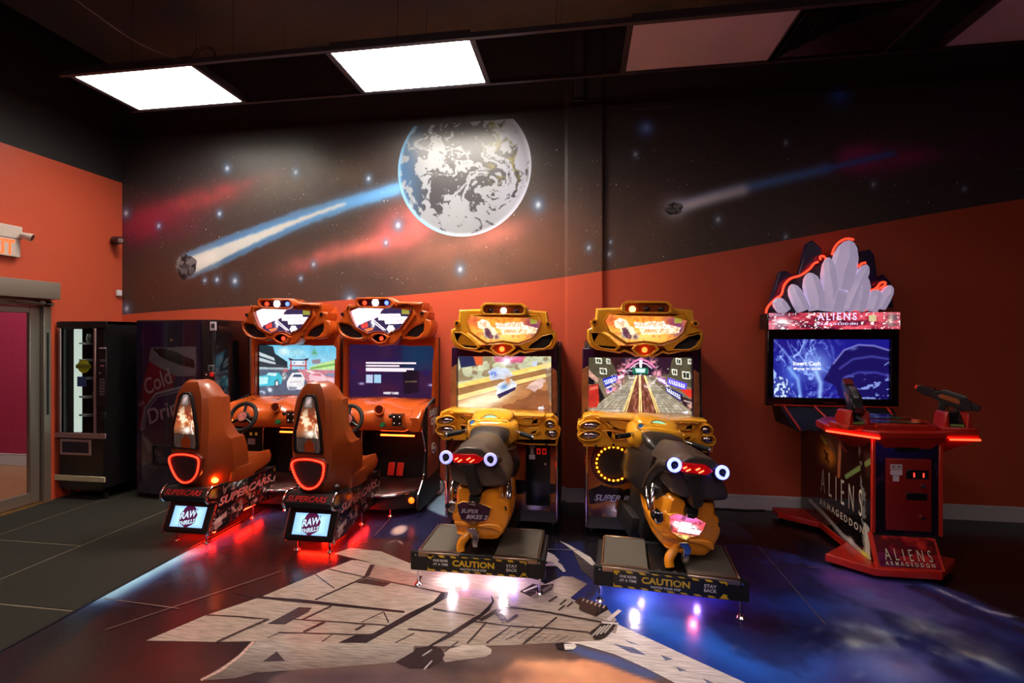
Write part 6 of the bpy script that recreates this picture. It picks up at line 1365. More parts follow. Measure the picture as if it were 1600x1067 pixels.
# ================================================================== GUN MACHINE
M_red = mat('red_lacquer', (176, 34, 22), 0.28, coat=.4, var=.06, scale=6)
M_redtrim = mat('red_trim', (196, 44, 26), 0.3)
M_neon = mat('red_neon_tube', (255, 70, 40), .4, emit=5.0, ecol=(255, 40, 22))
M_strip = mat('red_light_strip', (255, 70, 40), .4, emit=9.0, ecol=(255, 46, 24))
M_silver = mat('pale_crystal', (214, 200, 220), .3, emit=.42, ecol=(200, 184, 222), var=.22, scale=9, bump=.4)  # slight glow added so the crystals look brightly lit
M_shard = mat('dark_blue_shard', (28, 24, 74), .3, coat=.3, var=.2)

def scr_blue(p):      # blue storm with a dark glossy ridge (trace units: crop of the photo)
    X, Y = p.X, p.Y
    p.c[...] = np.array((26, 22, 130)) / 255
    wx = X + 160 * (fbm(X * .005, Y * .005, 140) - .5) * 2; wy = Y + 160 * (fbm(X * .005 + 9, Y * .005, 141) - .5) * 2
    r = np.hypot(wx - 620, wy - 420); a = np.arctan2(wy - 420, wx - 620)
    sw = fbm(r * .03, a * 3 + 40 + r * .004, 142, 5)
    p.mix(sstep(.45, .75, sw) * .75 * sstep(1000, 500, X), (110, 140, 236)); p.mix(sstep(.58, .72, sw) * sstep(900, 300, X) * .8, (180, 206, 255))
    p.blob((600, 480), 170, 150, (150, 190, 255), .7); p.blob((330, 600), 130, 150, (96, 140, 246), .5); p.blob((230, 260), 170, 60, (30, 22, 120), .8)
    for k in range(10): p.glow([(150 + k * 44, 230 + (k % 3) * 40), (330 + k * 36, 450 + (k % 4) * 40)], 6, (150, 180, 250), .5)
    p.poly([(135, 640), (200, 610), (280, 640), (315, 740), (300, 840), (135, 840)], (50, 60, 150), .9, 20, .01); p.mix(sstep(.52, .58, fbm(X * .05, Y * .04, 143)) * p.inside([(135, 640), (200, 610), (280, 640), (315, 740), (300, 840), (135, 840)]), (206, 226, 255))
    p.glow([(600, 560), (650, 680), (640, 830)], 26, (170, 210, 255), .8); p.glow([(300, 520), (400, 640), (430, 830)], 22, (150, 200, 255), .7)
    # plain dark ridge on the right
    p.poly([(690, 640), (780, 480), (900, 330), (1060, 270), (1230, 275), (1420, 330), (1420, 860), (860, 860), (820, 720)], (22, 14, 84), .97, 22, .006, 5)
    p.glow([(790, 470), (905, 325), (1060, 268), (1230, 278), (1400, 330)], 9, (150, 150, 220), .8); p.glow([(860, 520), (1000, 420), (1200, 390), (1400, 420)], 12, (90, 90, 190), .6)
    p.glow([(900, 620), (1060, 560), (1250, 560), (1400, 600)], 12, (80, 84, 190), .6); p.mix(sstep(.60, .66, fbm(X * .016, Y * .03, 145)) * sstep(880, 1000, X) * sstep(540, 660, Y) * .8, (150, 170, 246))
    p.blob((1010, 310), 40, 14, (110, 130, 200), .7, -12); p.glow([(1340, 480), (1410, 430)], 7, (160, 190, 240), .7)
def marquee_red(p):
    n = fbm(p.X * 10, p.Y * 3, 150, 5)
    p.c[...] = np.array((150, 34, 56)) / 255
    p.mix(sstep(.45, .62, n) * .8, (232, 96, 110)); p.mix(sstep(.45, .34, n) * .8, (60, 16, 40)); p.blob((.06, .5), .09, .5, (190, 170, 190), .8, 0, 1, 8); p.blob((.95, .5), .05, .4, (90, 70, 80), .9, 0, 1, 8)
    p.mix(sstep(.68, .70, fbm(p.X * 60, p.Y * 9, 151)), (255, 236, 236)); p.blob((.13, .55), .06, .16, (255, 240, 236), .95, 0, 1, 20); p.blob((.93, .45), .02, .3, (236, 226, 200), .9, 0, 1, 20)
def side_dark(p):
    X, Y = p.X, p.Y; n = fbm(X * 5, Y * 5, 160, 5)
    p.c[...] = np.array((16, 12, 13)) / 255
    p.mix(sstep(.52, .66, n) * sstep(.6, .2, Y) * .6, (96, 60, 40)); p.blob((.16, .12), .14, .14, (130, 70, 30), .85, 0, 1, 4); p.blob((.42, .30), .13, .12, (240, 120, 30), .95, 0, .6, 6); p.blob((.42, .33), .08, .07, (255, 180, 60), .8, 0, 1, 8)
    p.line([(.40, .28), (.43, .33), (.41, .36)], .012, (40, 14, 10)); p.line([(.44, .30), (.43, .33), (.46, .37)], .012, (40, 14, 10)); p.poly([(.33, .13), (.43, .16), (.45, .22), (.34, .19)], (206, 190, 40), .8, .02, 20)
    for a, b, c, w in (((.25, .05), (.55, .26), (120, 84, 70), .012), ((.5, .05), (.7, .2), (160, 50, 40), .014), ((.62, .12), (.60, .45), (190, 110, 70), .02), ((.70, .42), (1.0, .18), (120, 140, 80), .02)): p.line([a, b], w, c)
    p.poly([(.86, .1), (.91, .12), (.97, .98), (.90, .96)], (150, 146, 136), .85, .03, 14); p.mix(sstep(.55, .5, fbm(X * 20, Y * 8, 162)) * p.inside([(.86, .1), (.91, .12), (.97, .72), (.90, .72)]), (20, 16, 16)); p.poly([(.91, .72), (.975, .74), (.985, .99), (.93, .99)], (206, 200, 186))
    p.line([(.16, .86), (.4, .90), (.66, .965), (.95, .99)], .022, (170, 164, 158)); p.mix(sstep(.5, .56, n) * (Y > .88) * .4, (150, 140, 130))
    p.blob((.76, .955), .045, .03, (226, 216, 214), .95); p.blob((.92, .985), .05, .02, (226, 240, 60), .95)
def foot_art(p):
    n = fbm(p.X * 4, p.Y * 4, 170, 5); p.c[...] = np.array((150, 22, 30)) / 255
    p.mix(sstep(.45, .62, n), (226, 50, 40)); p.mix(sstep(.5, .2, p.X) * sstep(.2, .9, p.Y) * .8, (70, 30, 110)); p.mix(sstep(.55, .9, p.Y) * .5, (110, 20, 50)); p.mix(sstep(.46, .38, n) * .8, (80, 14, 24))

g = thing('gun_machine', 'red and black two player gun shooting machine with a blue screen', 'arcade machine', (2.29, 4.2, 0))
G = lambda n, me, m, par=g, label=None, kind=None: part(n, me, m, par, label, kind)
U, V = (1, 0, 0), (0, 1, 0)
floorf = lambda z: ((0, 0, z), U, V)
px_l, px_r, py_f, py_b = 2.07, 2.50, 3.76, 4.90
pl = G('plinth', plate([(1.80, 3.86), (2.03, 3.665), (2.45, 3.665), (2.70, 3.91), (2.50, 4.06), (2.50, 4.55), (2.74, 4.66), (2.74, 4.86), (1.80, 4.86), (1.80, 4.72), (2.06, 4.52), (2.06, 4.10)], 0, .055, frame=floorf(.03), bev=.006), M_red)
for x, y in ((1.86, 3.90), (2.62, 3.92), (1.86, 4.80), (2.68, 4.80)): G('foot', cyl((x, y, 0), (x, y, .035), .022, seg=12), M_darkmetal, pl)
G('pedestal', box(px_l, px_r, py_f, py_b, .08, .985, .004, 1), M_blackmatte)
G('side_artwork', picture((px_l - .002, py_b - .01, .085), (0, py_f - py_b + .02, 0), (0, 0, .89), 130, 100, side_dark), M_art)
for s_, z, h, w in (('ALIENS', .46, .20, .62), ('ARMAGEDDON', .265, .055, .66)):
    G('lettering', text(s_, h, ((px_l - .003, 4.20, z), (0, -1, 0.0), (0, 0, 1)), -.008 if h > .1 else .01, 0, .0005, width=w, spacing=1.95 if h > .1 else 1.45), mat('ivory_lettering', (214, 200, 176), .4))
for x in (px_l, px_r):
    G('corner_trim', box(x - .012, x + .012, py_f - .012, py_f + .012, .30, .985, .004, 1), M_redtrim)
G('front_artwork', picture((px_l + .012, py_f - .002, .30), (px_r - px_l - .024, 0, 0), (0, 0, .68), 50, 70, lambda p: (p.mix(p.X * 0 + 1, (22, 16, 30)), p.blob((.2, .1), .7, .2, (44, 34, 120), .8), p.mix(sstep(.55, .7, fbm(p.X * 6, p.Y * 9, 180)) * .4, (110, 40, 90)))), M_art)
cd = G('coin_door', box(px_l + .075, px_r - .065, py_f - .022, py_f, .33, .84, .008, 2), mat('dark_red_door', (132, 24, 22), .35, var=.05))
G('reject_recess', box(px_l + .20, px_l + .345, py_f - .026, py_f - .018, .70, .765, .004, 1), M_blackplastic, cd)
for x in (.245, .305): G('slot_light', box(px_l + x, px_l + x + .008, py_f - .0285, py_f - .0255, .715, .745), mat('red_slot_light', (255, 50, 40), .4, emit=3.0), cd)
G('bill_slot', box(px_l + .20, px_l + .335, py_f - .026, py_f - .018, .55, .60, .004, 1), M_blackplastic, cd); G('bill_lip', box(px_l + .20, px_l + .33, py_f - .03, py_f - .024, .60, .604), M_chrome, cd)
for z in (.655, .43): G('lock', cyl((px_l + .305, py_f - .034, z), (px_l + .305, py_f - .02, z), .012, seg=14), M_chrome, cd)
for x0, x1, z0, z1 in ((.10, .175, .765, .80), (.10, .175, .725, .76), (.115, .155, .68, .722)): G('price_label', box(px_l + x0, px_l + x1, py_f - .0245, py_f - .0215, z0, z1), M_paper, cd)
G('label_print', text('$1.00', .022, ((px_l + .1375, py_f - .0252, .7825), U, (0, 0, 1)), .02, 0, .0003, width=.06), M_ink, cd)
G('card_reader', box(px_l + .14, px_l + .30, py_f - .006, py_f, .885, .925, .004, 1), M_blackplastic)
# sloping foot board
a, b = Vector((px_l - .02, 3.675, .085)), Vector((px_l - .045, 3.77, .30)); w = .43
v = Vector((0, b.y - a.y, b.z - a.z)); vl = v.length; v /= vl
fb = G('foot_board', plate([(-.0, 0), (w, 0), (w - .01, vl), (.0, vl)], -.03, 0, frame=(tuple(a), U, tuple(v)), bev=.003), M_redtrim)
nn = Vector(U).cross(v)
G('board_artwork', picture(tuple(a + nn * .002 + Vector((.02, 0, 0)) + v * .012), (w - .045, 0, 0), tuple(v * (vl - .025)), 60, 40, foot_art), M_art, fb)
for s_, t_, h, wd in (('ALIENS', .40, .075, .30), ('ARMAGEDDON', .15, .026, .31)):
    G('lettering', text(s_, h, (tuple(a + nn * .0035 + Vector((w * .5, 0, 0)) + v * (vl * t_)), U, tuple(v)), -.008 if h > .05 else .008, 0, .0004, width=wd, spacing=1.8), MATS['ivory_lettering'], fb)
# control deck
deck = [(1.845, 3.97), (2.09, 3.715), (2.50, 3.715), (2.54, 3.75), (2.745, 3.76), (2.76, 3.95), (2.60, 4.30), (2.02, 4.36), (1.87, 4.16)]
dk = G('control_deck', plate(deck, 0, .05, frame=floorf(.985), bev=.012), M_red)
G('deck_underside', loft([[(x, y, .985) for x, y in deck], [(2.285 + (x - 2.285) * .55, 4.05 + (y - 4.05) * .8, .87) for x, y in deck]], smooth=25), M_red, dk)
for p0, p1 in (((1.85, 3.955, .985), (2.085, 3.708, .985)), ((2.55, 3.742, .985), (2.745, 3.752, .985))):
    G('light_strip', tube([p0, p1], .0065), M_strip, dk)
bm = bmesh.new()
for k in range(18): bmesh.ops.create_icosphere(bm, subdivisions=1, radius=.006, matrix=Matrix.Translation(Vector((1.89, 3.908, .985)).lerp(Vector((2.05, 3.74, .985)), k / 17) + Vector((-.003, -.004, 0))))
G('strip_beads', _from_bm(bm, 60), M_strip, dk, kind='stuff')
G('console_block', plate([(2.04, 4.02), (2.12, 3.80), (2.50, 3.80), (2.58, 4.02), (2.52, 4.30), (2.08, 4.30)], 0, .045, frame=floorf(1.03), bev=.014), M_red, dk)
for pts in ([(2.14, 3.83), (2.47, 3.83), (2.44, 3.93), (2.16, 3.93)], [(2.12, 4.02), (2.50, 4.02), (2.46, 4.26), (2.14, 4.26)]):
    pn = G('deck_panel', plate(pts, 0, .004, frame=floorf(1.076)), M_art_dark if 'M_art_dark' in globals() else mat('dark_panel_print', (34, 26, 22), .2, coat=.5, var=.9, scale=40), dk)
    G('deck_panel_text', join(*[box(pts[0][0] + .03, pts[1][0] - .05, pts[0][1] + .02 + k * .05, pts[0][1] + .03 + k * .05, 1.080, 1.0805) for k in range(2)]), mat('olive_print', (150, 160, 70), .4), pn, kind='stuff')
G('start_button', cyl((2.44, 3.90, 1.08), (2.44, 3.90, 1.10), .035, .03, 20), mat('orange_button', (190, 66, 24), .25), dk)
def holster(cx, cy, ang):
    M = Matrix.Translation((cx, cy, 1.03)) @ Matrix.Rotation(R(ang), 4, 'Z')
    def tm(me): me.transform(M); return me
    h = G('holster', tm(join(plate([(-.085, 0), (-.075, .12), (-.055, .135), (-.05, .02), (.05, .02), (.055, .135), (.075, .12), (.085, 0)], -.09, .05, bev=.008), box(-.11, .11, -.11, .10, -.01, .03, .012, 2))), M_red, dk)
    G('holster_card', tm(plate([(-.05, 0), (.05, 0), (.05, .12), (-.05, .12)], 0, .006, frame=((0, -.075, .025), (1, 0, 0), (0, .55, .83)))), mat('holster_print', (26, 22, 24), .2, coat=.4, var=.9, scale=30), h)
    G('holster_label', tm(plate([(-.042, .006), (.042, .006), (.042, .024), (-.042, .024)], .0065, .008, frame=((0, -.075, .025), (1, 0, 0), (0, .55, .83)))), mat('green_label', (120, 140, 70), .4), h)
holster(1.995, 3.90, 12); holster(2.66, 3.90, -6)
# riser behind the deck with red edges, screen, marquee bar
G('riser', loft([[(1.83, 4.42, .90), (2.70, 4.42, .90), (2.70, 4.86, .90), (1.83, 4.86, .90)], [(1.80, 4.70, 1.075), (2.74, 4.70, 1.075), (2.74, 4.88, 1.075), (1.80, 4.88, 1.075)]], smooth=20), M_blackmatte)
TG = tr(4.72, 1220, 590, 5)
for x0, x1 in ((1.835, 1.86), (2.10, 2.17), (2.50, 2.44), (2.70, 2.66)): G('red_edge', tube([(x0, 4.685, 1.07), (x1, 4.41, .905)], .011), M_redtrim)
TT = tr(4.70, 1190, 500, 6.957)
tv = G('screen_frame', plate(TT((68, 95), (1500, 95), (1495, 948), (60, 930)), 4.70, 4.78, [TT((134, 210), (1415, 212), (1408, 865), (132, 838))], .008), mat('piano_black', (10, 9, 11), .12, coat=.4))
G('screen_back', box(1.74, 2.80, 4.77, 4.90, 1.10, 1.83, .02, 2), M_blackmatte, tv)
a, b = tr(4.74, 1190, 500, 6.957)((128, 868), (1418, 206))
G('screen', picture((a[0], 4.738, a[1]), (b[0] - a[0], 0, 0), (0, 0, b[1] - a[1]), 250, 128, scr_blue, (128, 206, 1418, 868)), mat_print('blue_screen', .12, emit=1.15), tv)
G('screen_badge', box(2.18, 2.29, 4.695, 4.70, 1.098, 1.110), mat('dark_red_badge', (90, 20, 20), .4), tv)
G('tray', box(1.75, 2.79, 4.68, 4.80, 1.070, 1.082, .003, 1), M_redtrim, tv)
for s_, c, h, wd in (('Insert Cash', (512, 474), .040, .235), ('Money In: $0.00', (515, 535), .028, .235)):
    q = TT(c)[0]; G('screen_lettering', text(s_, h, ((q[0], 4.7355, q[1]), U, (0, 0, 1)), .03, 0, .0004, width=wd), mat('lit_white', (240, 240, 255), .5, emit=1.0), tv)
TM = tr(4.68, 1180, 360, 3.557)
a, b = TM((74, 550), (804, 454))
mq = G('marquee_bar', box(a[0] - .01, b[0] + .01, 4.68, 4.88, a[1], b[1], .006, 1), M_blackplastic)
G('marquee', picture((a[0], 4.676, a[1]), (b[0] - a[0], 0, 0), (0, 0, b[1] - a[1]), 200, 30, marquee_red), mat_print('lit_red_marquee', .2, emit=1.3), mq)
for s_, c, h, wd, k in (('ALIENS', (455, 478), .068, .325, -.01), ('ARMAGEDDON', (455, 519), .020, .34, .02)):
    q = tr(4.675, 1180, 360, 3.557)(c)[0]; G('lettering', text(s_, h, ((q[0], 4.6745, q[1]), U, (0, 0, 1)), .01, 0, .0005, width=wd, spacing=1.35), mat('lit_lilac', (226, 206, 255), .5, emit=1.25), mq)
q0, q1 = tr(4.675, 1180, 360, 3.557)((632, 505), (672, 470)); G('price_sticker', box(q0[0], q1[0], 4.672, 4.675, q0[1], q1[1]), mat('cream_sticker', (240, 226, 170), .5, emit=.7), mq)
# topper: plain crystal cluster with dark shards behind and a red neon outline
TS = tr(4.80, 1180, 360, 3.557)
for pts in (((228, 300), (288, 72), (318, 54), (372, 100), (365, 330)), ((80, 410), (140, 226), (172, 224), (252, 268), (240, 430)), ((572, 300), (584, 116), (640, 104), (664, 140), (690, 330)), ((650, 430), (664, 290), (715, 244), (758, 292), (770, 430))):
    G('topper_shard', plate(TS(*pts), 4.80, 4.87, bev=.010), M_shard)
TN = tr(4.76, 1180, 360, 3.557)
tn = lambda *p: smooth_line([(x, 4.755, z) for x, z in TN(*p)], 4)
tb = G('topper_board', plate(TN((60, 470), (80, 420), (130, 375), (160, 320), (200, 270), (300, 220), (350, 190), (390, 150), (430, 130), (470, 70), (530, 50), (580, 90), (580, 180), (610, 190), (600, 250), (620, 320), (690, 300), (750, 300), (765, 370), (720, 440), (640, 455), (400, 470)), 4.765, 4.80, bev=.008), mat('dark_topper_board', (18, 14, 30), .3))
for pts in (((60, 480), (62, 440), (85, 405), (120, 375), (145, 355), (160, 305), (195, 268), (250, 250), (300, 215), (325, 185), (348, 175)), ((362, 165), (360, 145), (380, 145), (395, 165)), ((425, 135), (440, 95), (470, 62), (510, 46), (545, 52)), ((572, 205), (590, 185), (612, 180)), ((625, 335), (665, 325), (695, 292), (720, 290), (712, 310), (660, 335), (628, 345)), ((515, 440), (570, 446), (630, 440))):
    G('neon_tube', tube(tn(*pts), .0095), M_neon, tb)
TK = tr(4.70, 1180, 360, 3.557)
def crystal(base, tip, w, seed, dep=.06):
    (bx_, bz), (tx, tz) = TK(base, tip); rs = random.Random(seed)
    d = Vector((tx - bx_, 0, tz - bz)); L_ = d.length; d.normalize(); n_ = Vector((d.z, 0, -d.x)); secs = []
    wm = (TK((base[0] + w, base[1]))[0][0] - bx_)
    for t_, k in ((0, .9), (.35, 1.0), (.68, .95), (.86, .72), (.96, .40), (1.0, .08)):
        c = Vector((bx_, 4.70, bz)) + d * (L_ * t_)
        secs.append([c + n_ * (wm * k * math.cos(q)) + Vector((0, dep * k * math.sin(q), 0)) for q in [2 * math.pi * (i + rs.random() * .35) / 7 for i in range(7)]])
    return loft(secs, smooth=18)
for i, (b_, t_, w) in enumerate((((470, 330), (525, 56), 78), ((420, 430), (405, 150), 50), ((500, 440), (620, 190), 48), ((350, 440), (300, 235), 58), ((270, 445), (200, 300), 44), ((170, 450), (110, 380), 40), ((560, 445), (600, 245), 60), ((640, 445), (680, 330), 48), ((690, 430), (752, 305), 36), ((420, 450), (440, 300), 90))):
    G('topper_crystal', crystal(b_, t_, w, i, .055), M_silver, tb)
G('clear_shelf', box(TK((110, 430))[0][0], TK((540, 430))[0][0], 4.66, 4.70, TK((110, 428))[0][1] - .003, TK((110, 428))[0][1]), glass_mat('clear_acrylic', (236, 240, 246)), tb)

# --- two light guns resting in the holsters
def gun(name, label, p_rear, p_tip, base, group, fat):
    rear, tip, base = Vector(p_rear), Vector(p_tip), Vector(base)
    t = thing('light_gun', label, 'toy gun', tuple(base), group)
    f = (tip - rear); L_ = f.length; f.normalize(); s = f.cross(Vector((0, 0, 1))).normalized(); u = s.cross(f)
    M = Matrix(((f.x, s.x, u.x, rear.x), (f.y, s.y, u.y, rear.y), (f.z, s.z, u.z, rear.z), (0, 0, 0, 1))); k = L_ / .5
    def W(me): me.transform(Matrix.Diagonal((k, k * fat, k * fat, 1))); me.transform(M); return me
    def bx(x0, x1, y, z0, z1, b=.008): return W(box(x0, x1, -y, y, z0, z1, b, 2))
    M_gun = mat('gun_black', (34, 32, 34), .35, var=.2); M_gunm = mat('gun_grey', (110, 112, 116), .3, .5)
    prof = lambda pts, hw, b=.006: W(plate(pts, -hw, hw, frame=((0, 0, 0), (1, 0, 0), (0, 0, 1)), bev=b))
    part('receiver', prof([(.0, -.03), (.03, .03), (.10, .045), (.30, .045), (.34, .02), (.34, -.03), (.2, -.05), (.06, -.05)], .034), M_gun, t)
    part('barrel_shroud', prof([(.32, -.02), (.32, .035), (.40, .045), (.47, .04), (.50, .02), (.49, -.02), (.40, -.035)], .026), M_gun, t)
    part('muzzle', W(cyl((.49, 0, .008), (.515, 0, .008), .016, seg=14)), mat('red_muzzle', (200, 30, 24), .3, emit=.5), t)
    part('top_rail', prof([(.07, .045), (.09, .062), (.27, .062), (.30, .045)], .016, .004), M_gunm, t)
    for q in range(5): part('rail_vent', W(box(.36 + q * .025, .37 + q * .025, -.027, .027, .036, .048)), mat('red_vent', (150, 40, 34), .35), t)
    part('side_panel', prof([(.10, -.005), (.13, .025), (.27, .025), (.30, .0), (.28, -.012), (.12, -.015)], .0365, .003), mat('orange_panel', (150, 76, 36), .35), t)
    part('stock', prof([(-.05, -.02), (-.05, .02), (.04, .03), (.04, -.035)], .026), M_gun, t)
    part('grip', prof([(.06, -.04), (.13, -.04), (.105, -.17), (.035, -.165)], .022), M_gun, t)
    part('magazine', prof([(.20, -.045), (.27, -.045), (.255, -.125), (.20, -.115)], .019), M_gun, t)
    part('trigger_guard', W(tube(smooth_line([(.13, 0, -.05), (.14, 0, -.085), (.175, 0, -.085), (.195, 0, -.05)], 3), .005)), M_gun, t)
    return t
gq = lambda px_, py_, y: (on_y(px_, py_, y)[0], y, on_y(px_, py_, y)[1])
gun('light_gun', 'dark toy gun standing in the left holster before the blue screen', gq(1340, 637, 3.86), gq(1321, 598, 4.18), (1.99, 3.90, 1.06), 'toy guns on the shooting machine', 1.55)
gun('light_gun', 'dark toy rifle lying across the right holster against the red wall', gq(1522, 636, 3.86), gq(1432, 606, 4.08), (2.66, 3.90, 1.06), 'toy guns on the shooting machine', 1.35)
G('gun_cable', tube(smooth_line([(1.80, 4.55, .99), (1.83, 4.40, .90), (1.90, 4.30, .94), (1.95, 4.25, .99)], 4), .006), M_rubber)

# ================================================================== VENDING MACHINES
M_vend = mat('vending_black', (22, 20, 23), .3, coat=.2, var=.1)
M_vend2 = mat('vending_dark_brown', (36, 30, 32), .35, var=.1)
M_pinktrim = mat('pinkish_metal_trim', (176, 146, 148), .3, .6)
VX0, VX1, VY = -5.43, -4.895, 4.29
t = thing('snack_machine', 'narrow black snack vending machine with a lit strip beside the glass door', 'vending machine', ((VX0 + VX1) / 2, 4.64, 0), 'vending machines in the corner')
def E_(n, me, m, par=None, label=None, kind=None): return part(n, me, m, par or t, label, kind)
TV = tr(VY, 80, 490, 3.68)
def tvbox(x0, y0, x1, y1, d0, d1, b=.003):
    (a, b0), (c, d) = TV((x0, y1), (x1, y0)); return box(a, c, VY + d0, VY + d1, b0, d, b, 1)
ztop = 1.868
E_('cabinet', join(box(VX0, VX0 + .03, VY, 4.98, .10, ztop), box(VX1 - .03, VX1, VY, 4.98, .10, ztop), box(VX0, VX1, VY, 4.98, ztop - .03, ztop), box(VX0, VX1, 4.95, 4.98, .10, ztop), box(VX0, VX1, VY, 4.98, .10, .13)), M_vend)
for x in (VX0 + .06, VX1 - .06):
    for y in (VY + .06, 4.92): E_('leg', cyl((x, y, 0), (x, y, .11), .022, .03, 12), M_blackplastic)
(wx0, wz0), (wx1, wz1) = TV((65, 690), (270, 85))
dr = E_('door', join(box(VX0, wx0, VY - .02, VY, wz0 - .0, ztop), box(wx1 + .005, VX1, VY - .02, VY, wz0, ztop), box(VX0, VX1, VY - .02, VY, wz1, ztop), box(VX0, VX1, VY - .02, VY, .125, wz0)), M_vend)
E_('glass', box(wx0, wx1, VY - .008, VY - .002, wz0, wz1), glass_mat('vending_glass'), dr)
for o in ((58, 85, 70, 690), (258, 85, 271, 690)): E_('window_trim', tvbox(*o, -.03, -.018), M_pinktrim, dr)
E_('window_trim', tvbox(35, 688, 327, 708, -.03, -.018), M_pinktrim, dr); E_('top_trim', tvbox(45, 45, 335, 82, -.026, -.018), M_vend2, dr); E_('bottom_trim', tvbox(35, 936, 324, 952, -.03, -.018), mat('cream_trim', (190, 182, 150), .4), dr)
E_('light_strip', tvbox(100, 88, 140, 686, .05, .07), mat('vending_light', (250, 255, 244), .5, emit=.95, ecol=(226, 236, 222))); E_('side_reflector', tvbox(70, 88, 98, 686, .06, .07), mat('grey_reflector', (60, 56, 60), .3))
E_('back_liner', tvbox(140, 88, 262, 686, .40, .41), mat('dark_liner', (44, 22, 34), .5))
for y in (172, 268, 374, 482, 588): 
    s = E_('shelf', tvbox(141, y - 3, 262, y + 3, .04, .40), M_darkmetal); E_('shelf_rail', tvbox(141, y - 5, 262, y + 4, .03, .04), M_chrome, s)
kp = E_('control_panel', tvbox(282, 195, 332, 525, -.03, -.02), M_vend2, dr)
for j in range(6):
    for i in range(3): E_('key', tvbox(294 + i * 10, 372 + j * 17, 301 + i * 10, 383 + j * 17, -.034, -.029, .001), mat('key_grey', (96, 76, 84), .4), kp)
E_('display', tvbox(294, 194, 328, 202, -.033, -.029), M_paper, kp); E_('bill_slot', tvbox(298, 262, 326, 276, -.034, -.029), MATS['key_grey'], kp); E_('coin_slot', tvbox(300, 294, 320, 303, -.034, -.029), M_chrome, kp); E_('return_button', tvbox(288, 336, 302, 348, -.036, -.029), M_chrome, kp)
E_('coin_return', tvbox(300, 565, 330, 612, -.03, -.018, .006), M_blackmatte, dr)
(a, b0), (c, d) = TV((70, 805), (243, 725))
E_('flap_frame', plate([(a, b0), (c, b0), (c, d), (a, d)], VY - .035, VY - .015, [[(a + .02, b0 + .02), (c - .02, b0 + .02), (c - .02, d - .02), (a + .02, d - .02)]], .003), M_pinktrim, dr)
E_('delivery_flap', tvbox(78, 738, 236, 795, -.026, -.018), mat('flap_blue_black', (36, 32, 52), .3), dr)
yc = TV((192, 302))[0]; E_('yellow_sticker', plate([(yc[0] + .075 * math.cos(q), yc[1] + .07 * math.sin(q)) for q in [k * math.pi / 14 for k in range(28)]], VY - .0105, VY - .009), mat('yellow_green_sticker', (176, 176, 30), .4), dr)
E_('sticker_band', tvbox(148, 292, 236, 314, -.0125, -.0106, .0005), mat('olive_band', (110, 112, 24), .4), dr); E_('blue_sticker', tvbox(155, 362, 208, 418, -.0105, -.009, .0005), mat('blue_sticker', (44, 70, 130), .4), dr)
def snack(name, label, cat, x, y, w, h, m, grp):
    (a, z) = TV((x, y))[0]; yy = VY + .10; me = loft([[(a + w * k * math.cos(q) * (1 if i else 1), yy + .03 * k2 * math.sin(q), z + h * tt) for q in [2 * math.pi * j / 10 for j in range(10)]] for i, (tt, k, k2) in enumerate(((0, 1, .15), (.08, 1, .5), (.5, .96, 1), (.9, 1, .5), (1, 1, .12)))], smooth=50)
    b_ = solo(name, me, m, label, cat, (a, yy, z), grp)
g_ = 'snack packets behind the glass'
snack('snack_packet', 'black and silver snack packet, leftmost on the top shelf', 'snack', 163, 168, .028, .10, mat('silver_foil', (190, 190, 186), .25, .6, var=.9, scale=25), g_)
snack('snack_packet', 'black and silver snack packet, middle of the top shelf', 'snack', 205, 168, .026, .10, MATS['silver_foil'], g_)
snack('snack_packet', 'black and silver snack packet, rightmost on the top shelf', 'snack', 243, 168, .024, .095, MATS['silver_foil'], g_)
snack('snack_packet', 'tan snack packet on the second shelf under the lit one', 'snack', 222, 262, .028, .10, mat('tan_foil', (110, 84, 70), .4, var=.5, scale=25), g_)
snack('snack_packet', 'small yellow snack packet on the fourth shelf', 'snack', 200, 474, .022, .05, mat('yellow_foil', (206, 170, 40), .35, var=.3), g_)
snack('snack_packet', 'dark red snack packet on the fifth shelf', 'snack', 240, 582, .026, .07, mat('red_foil', (110, 40, 44), .4, var=.4), g_)

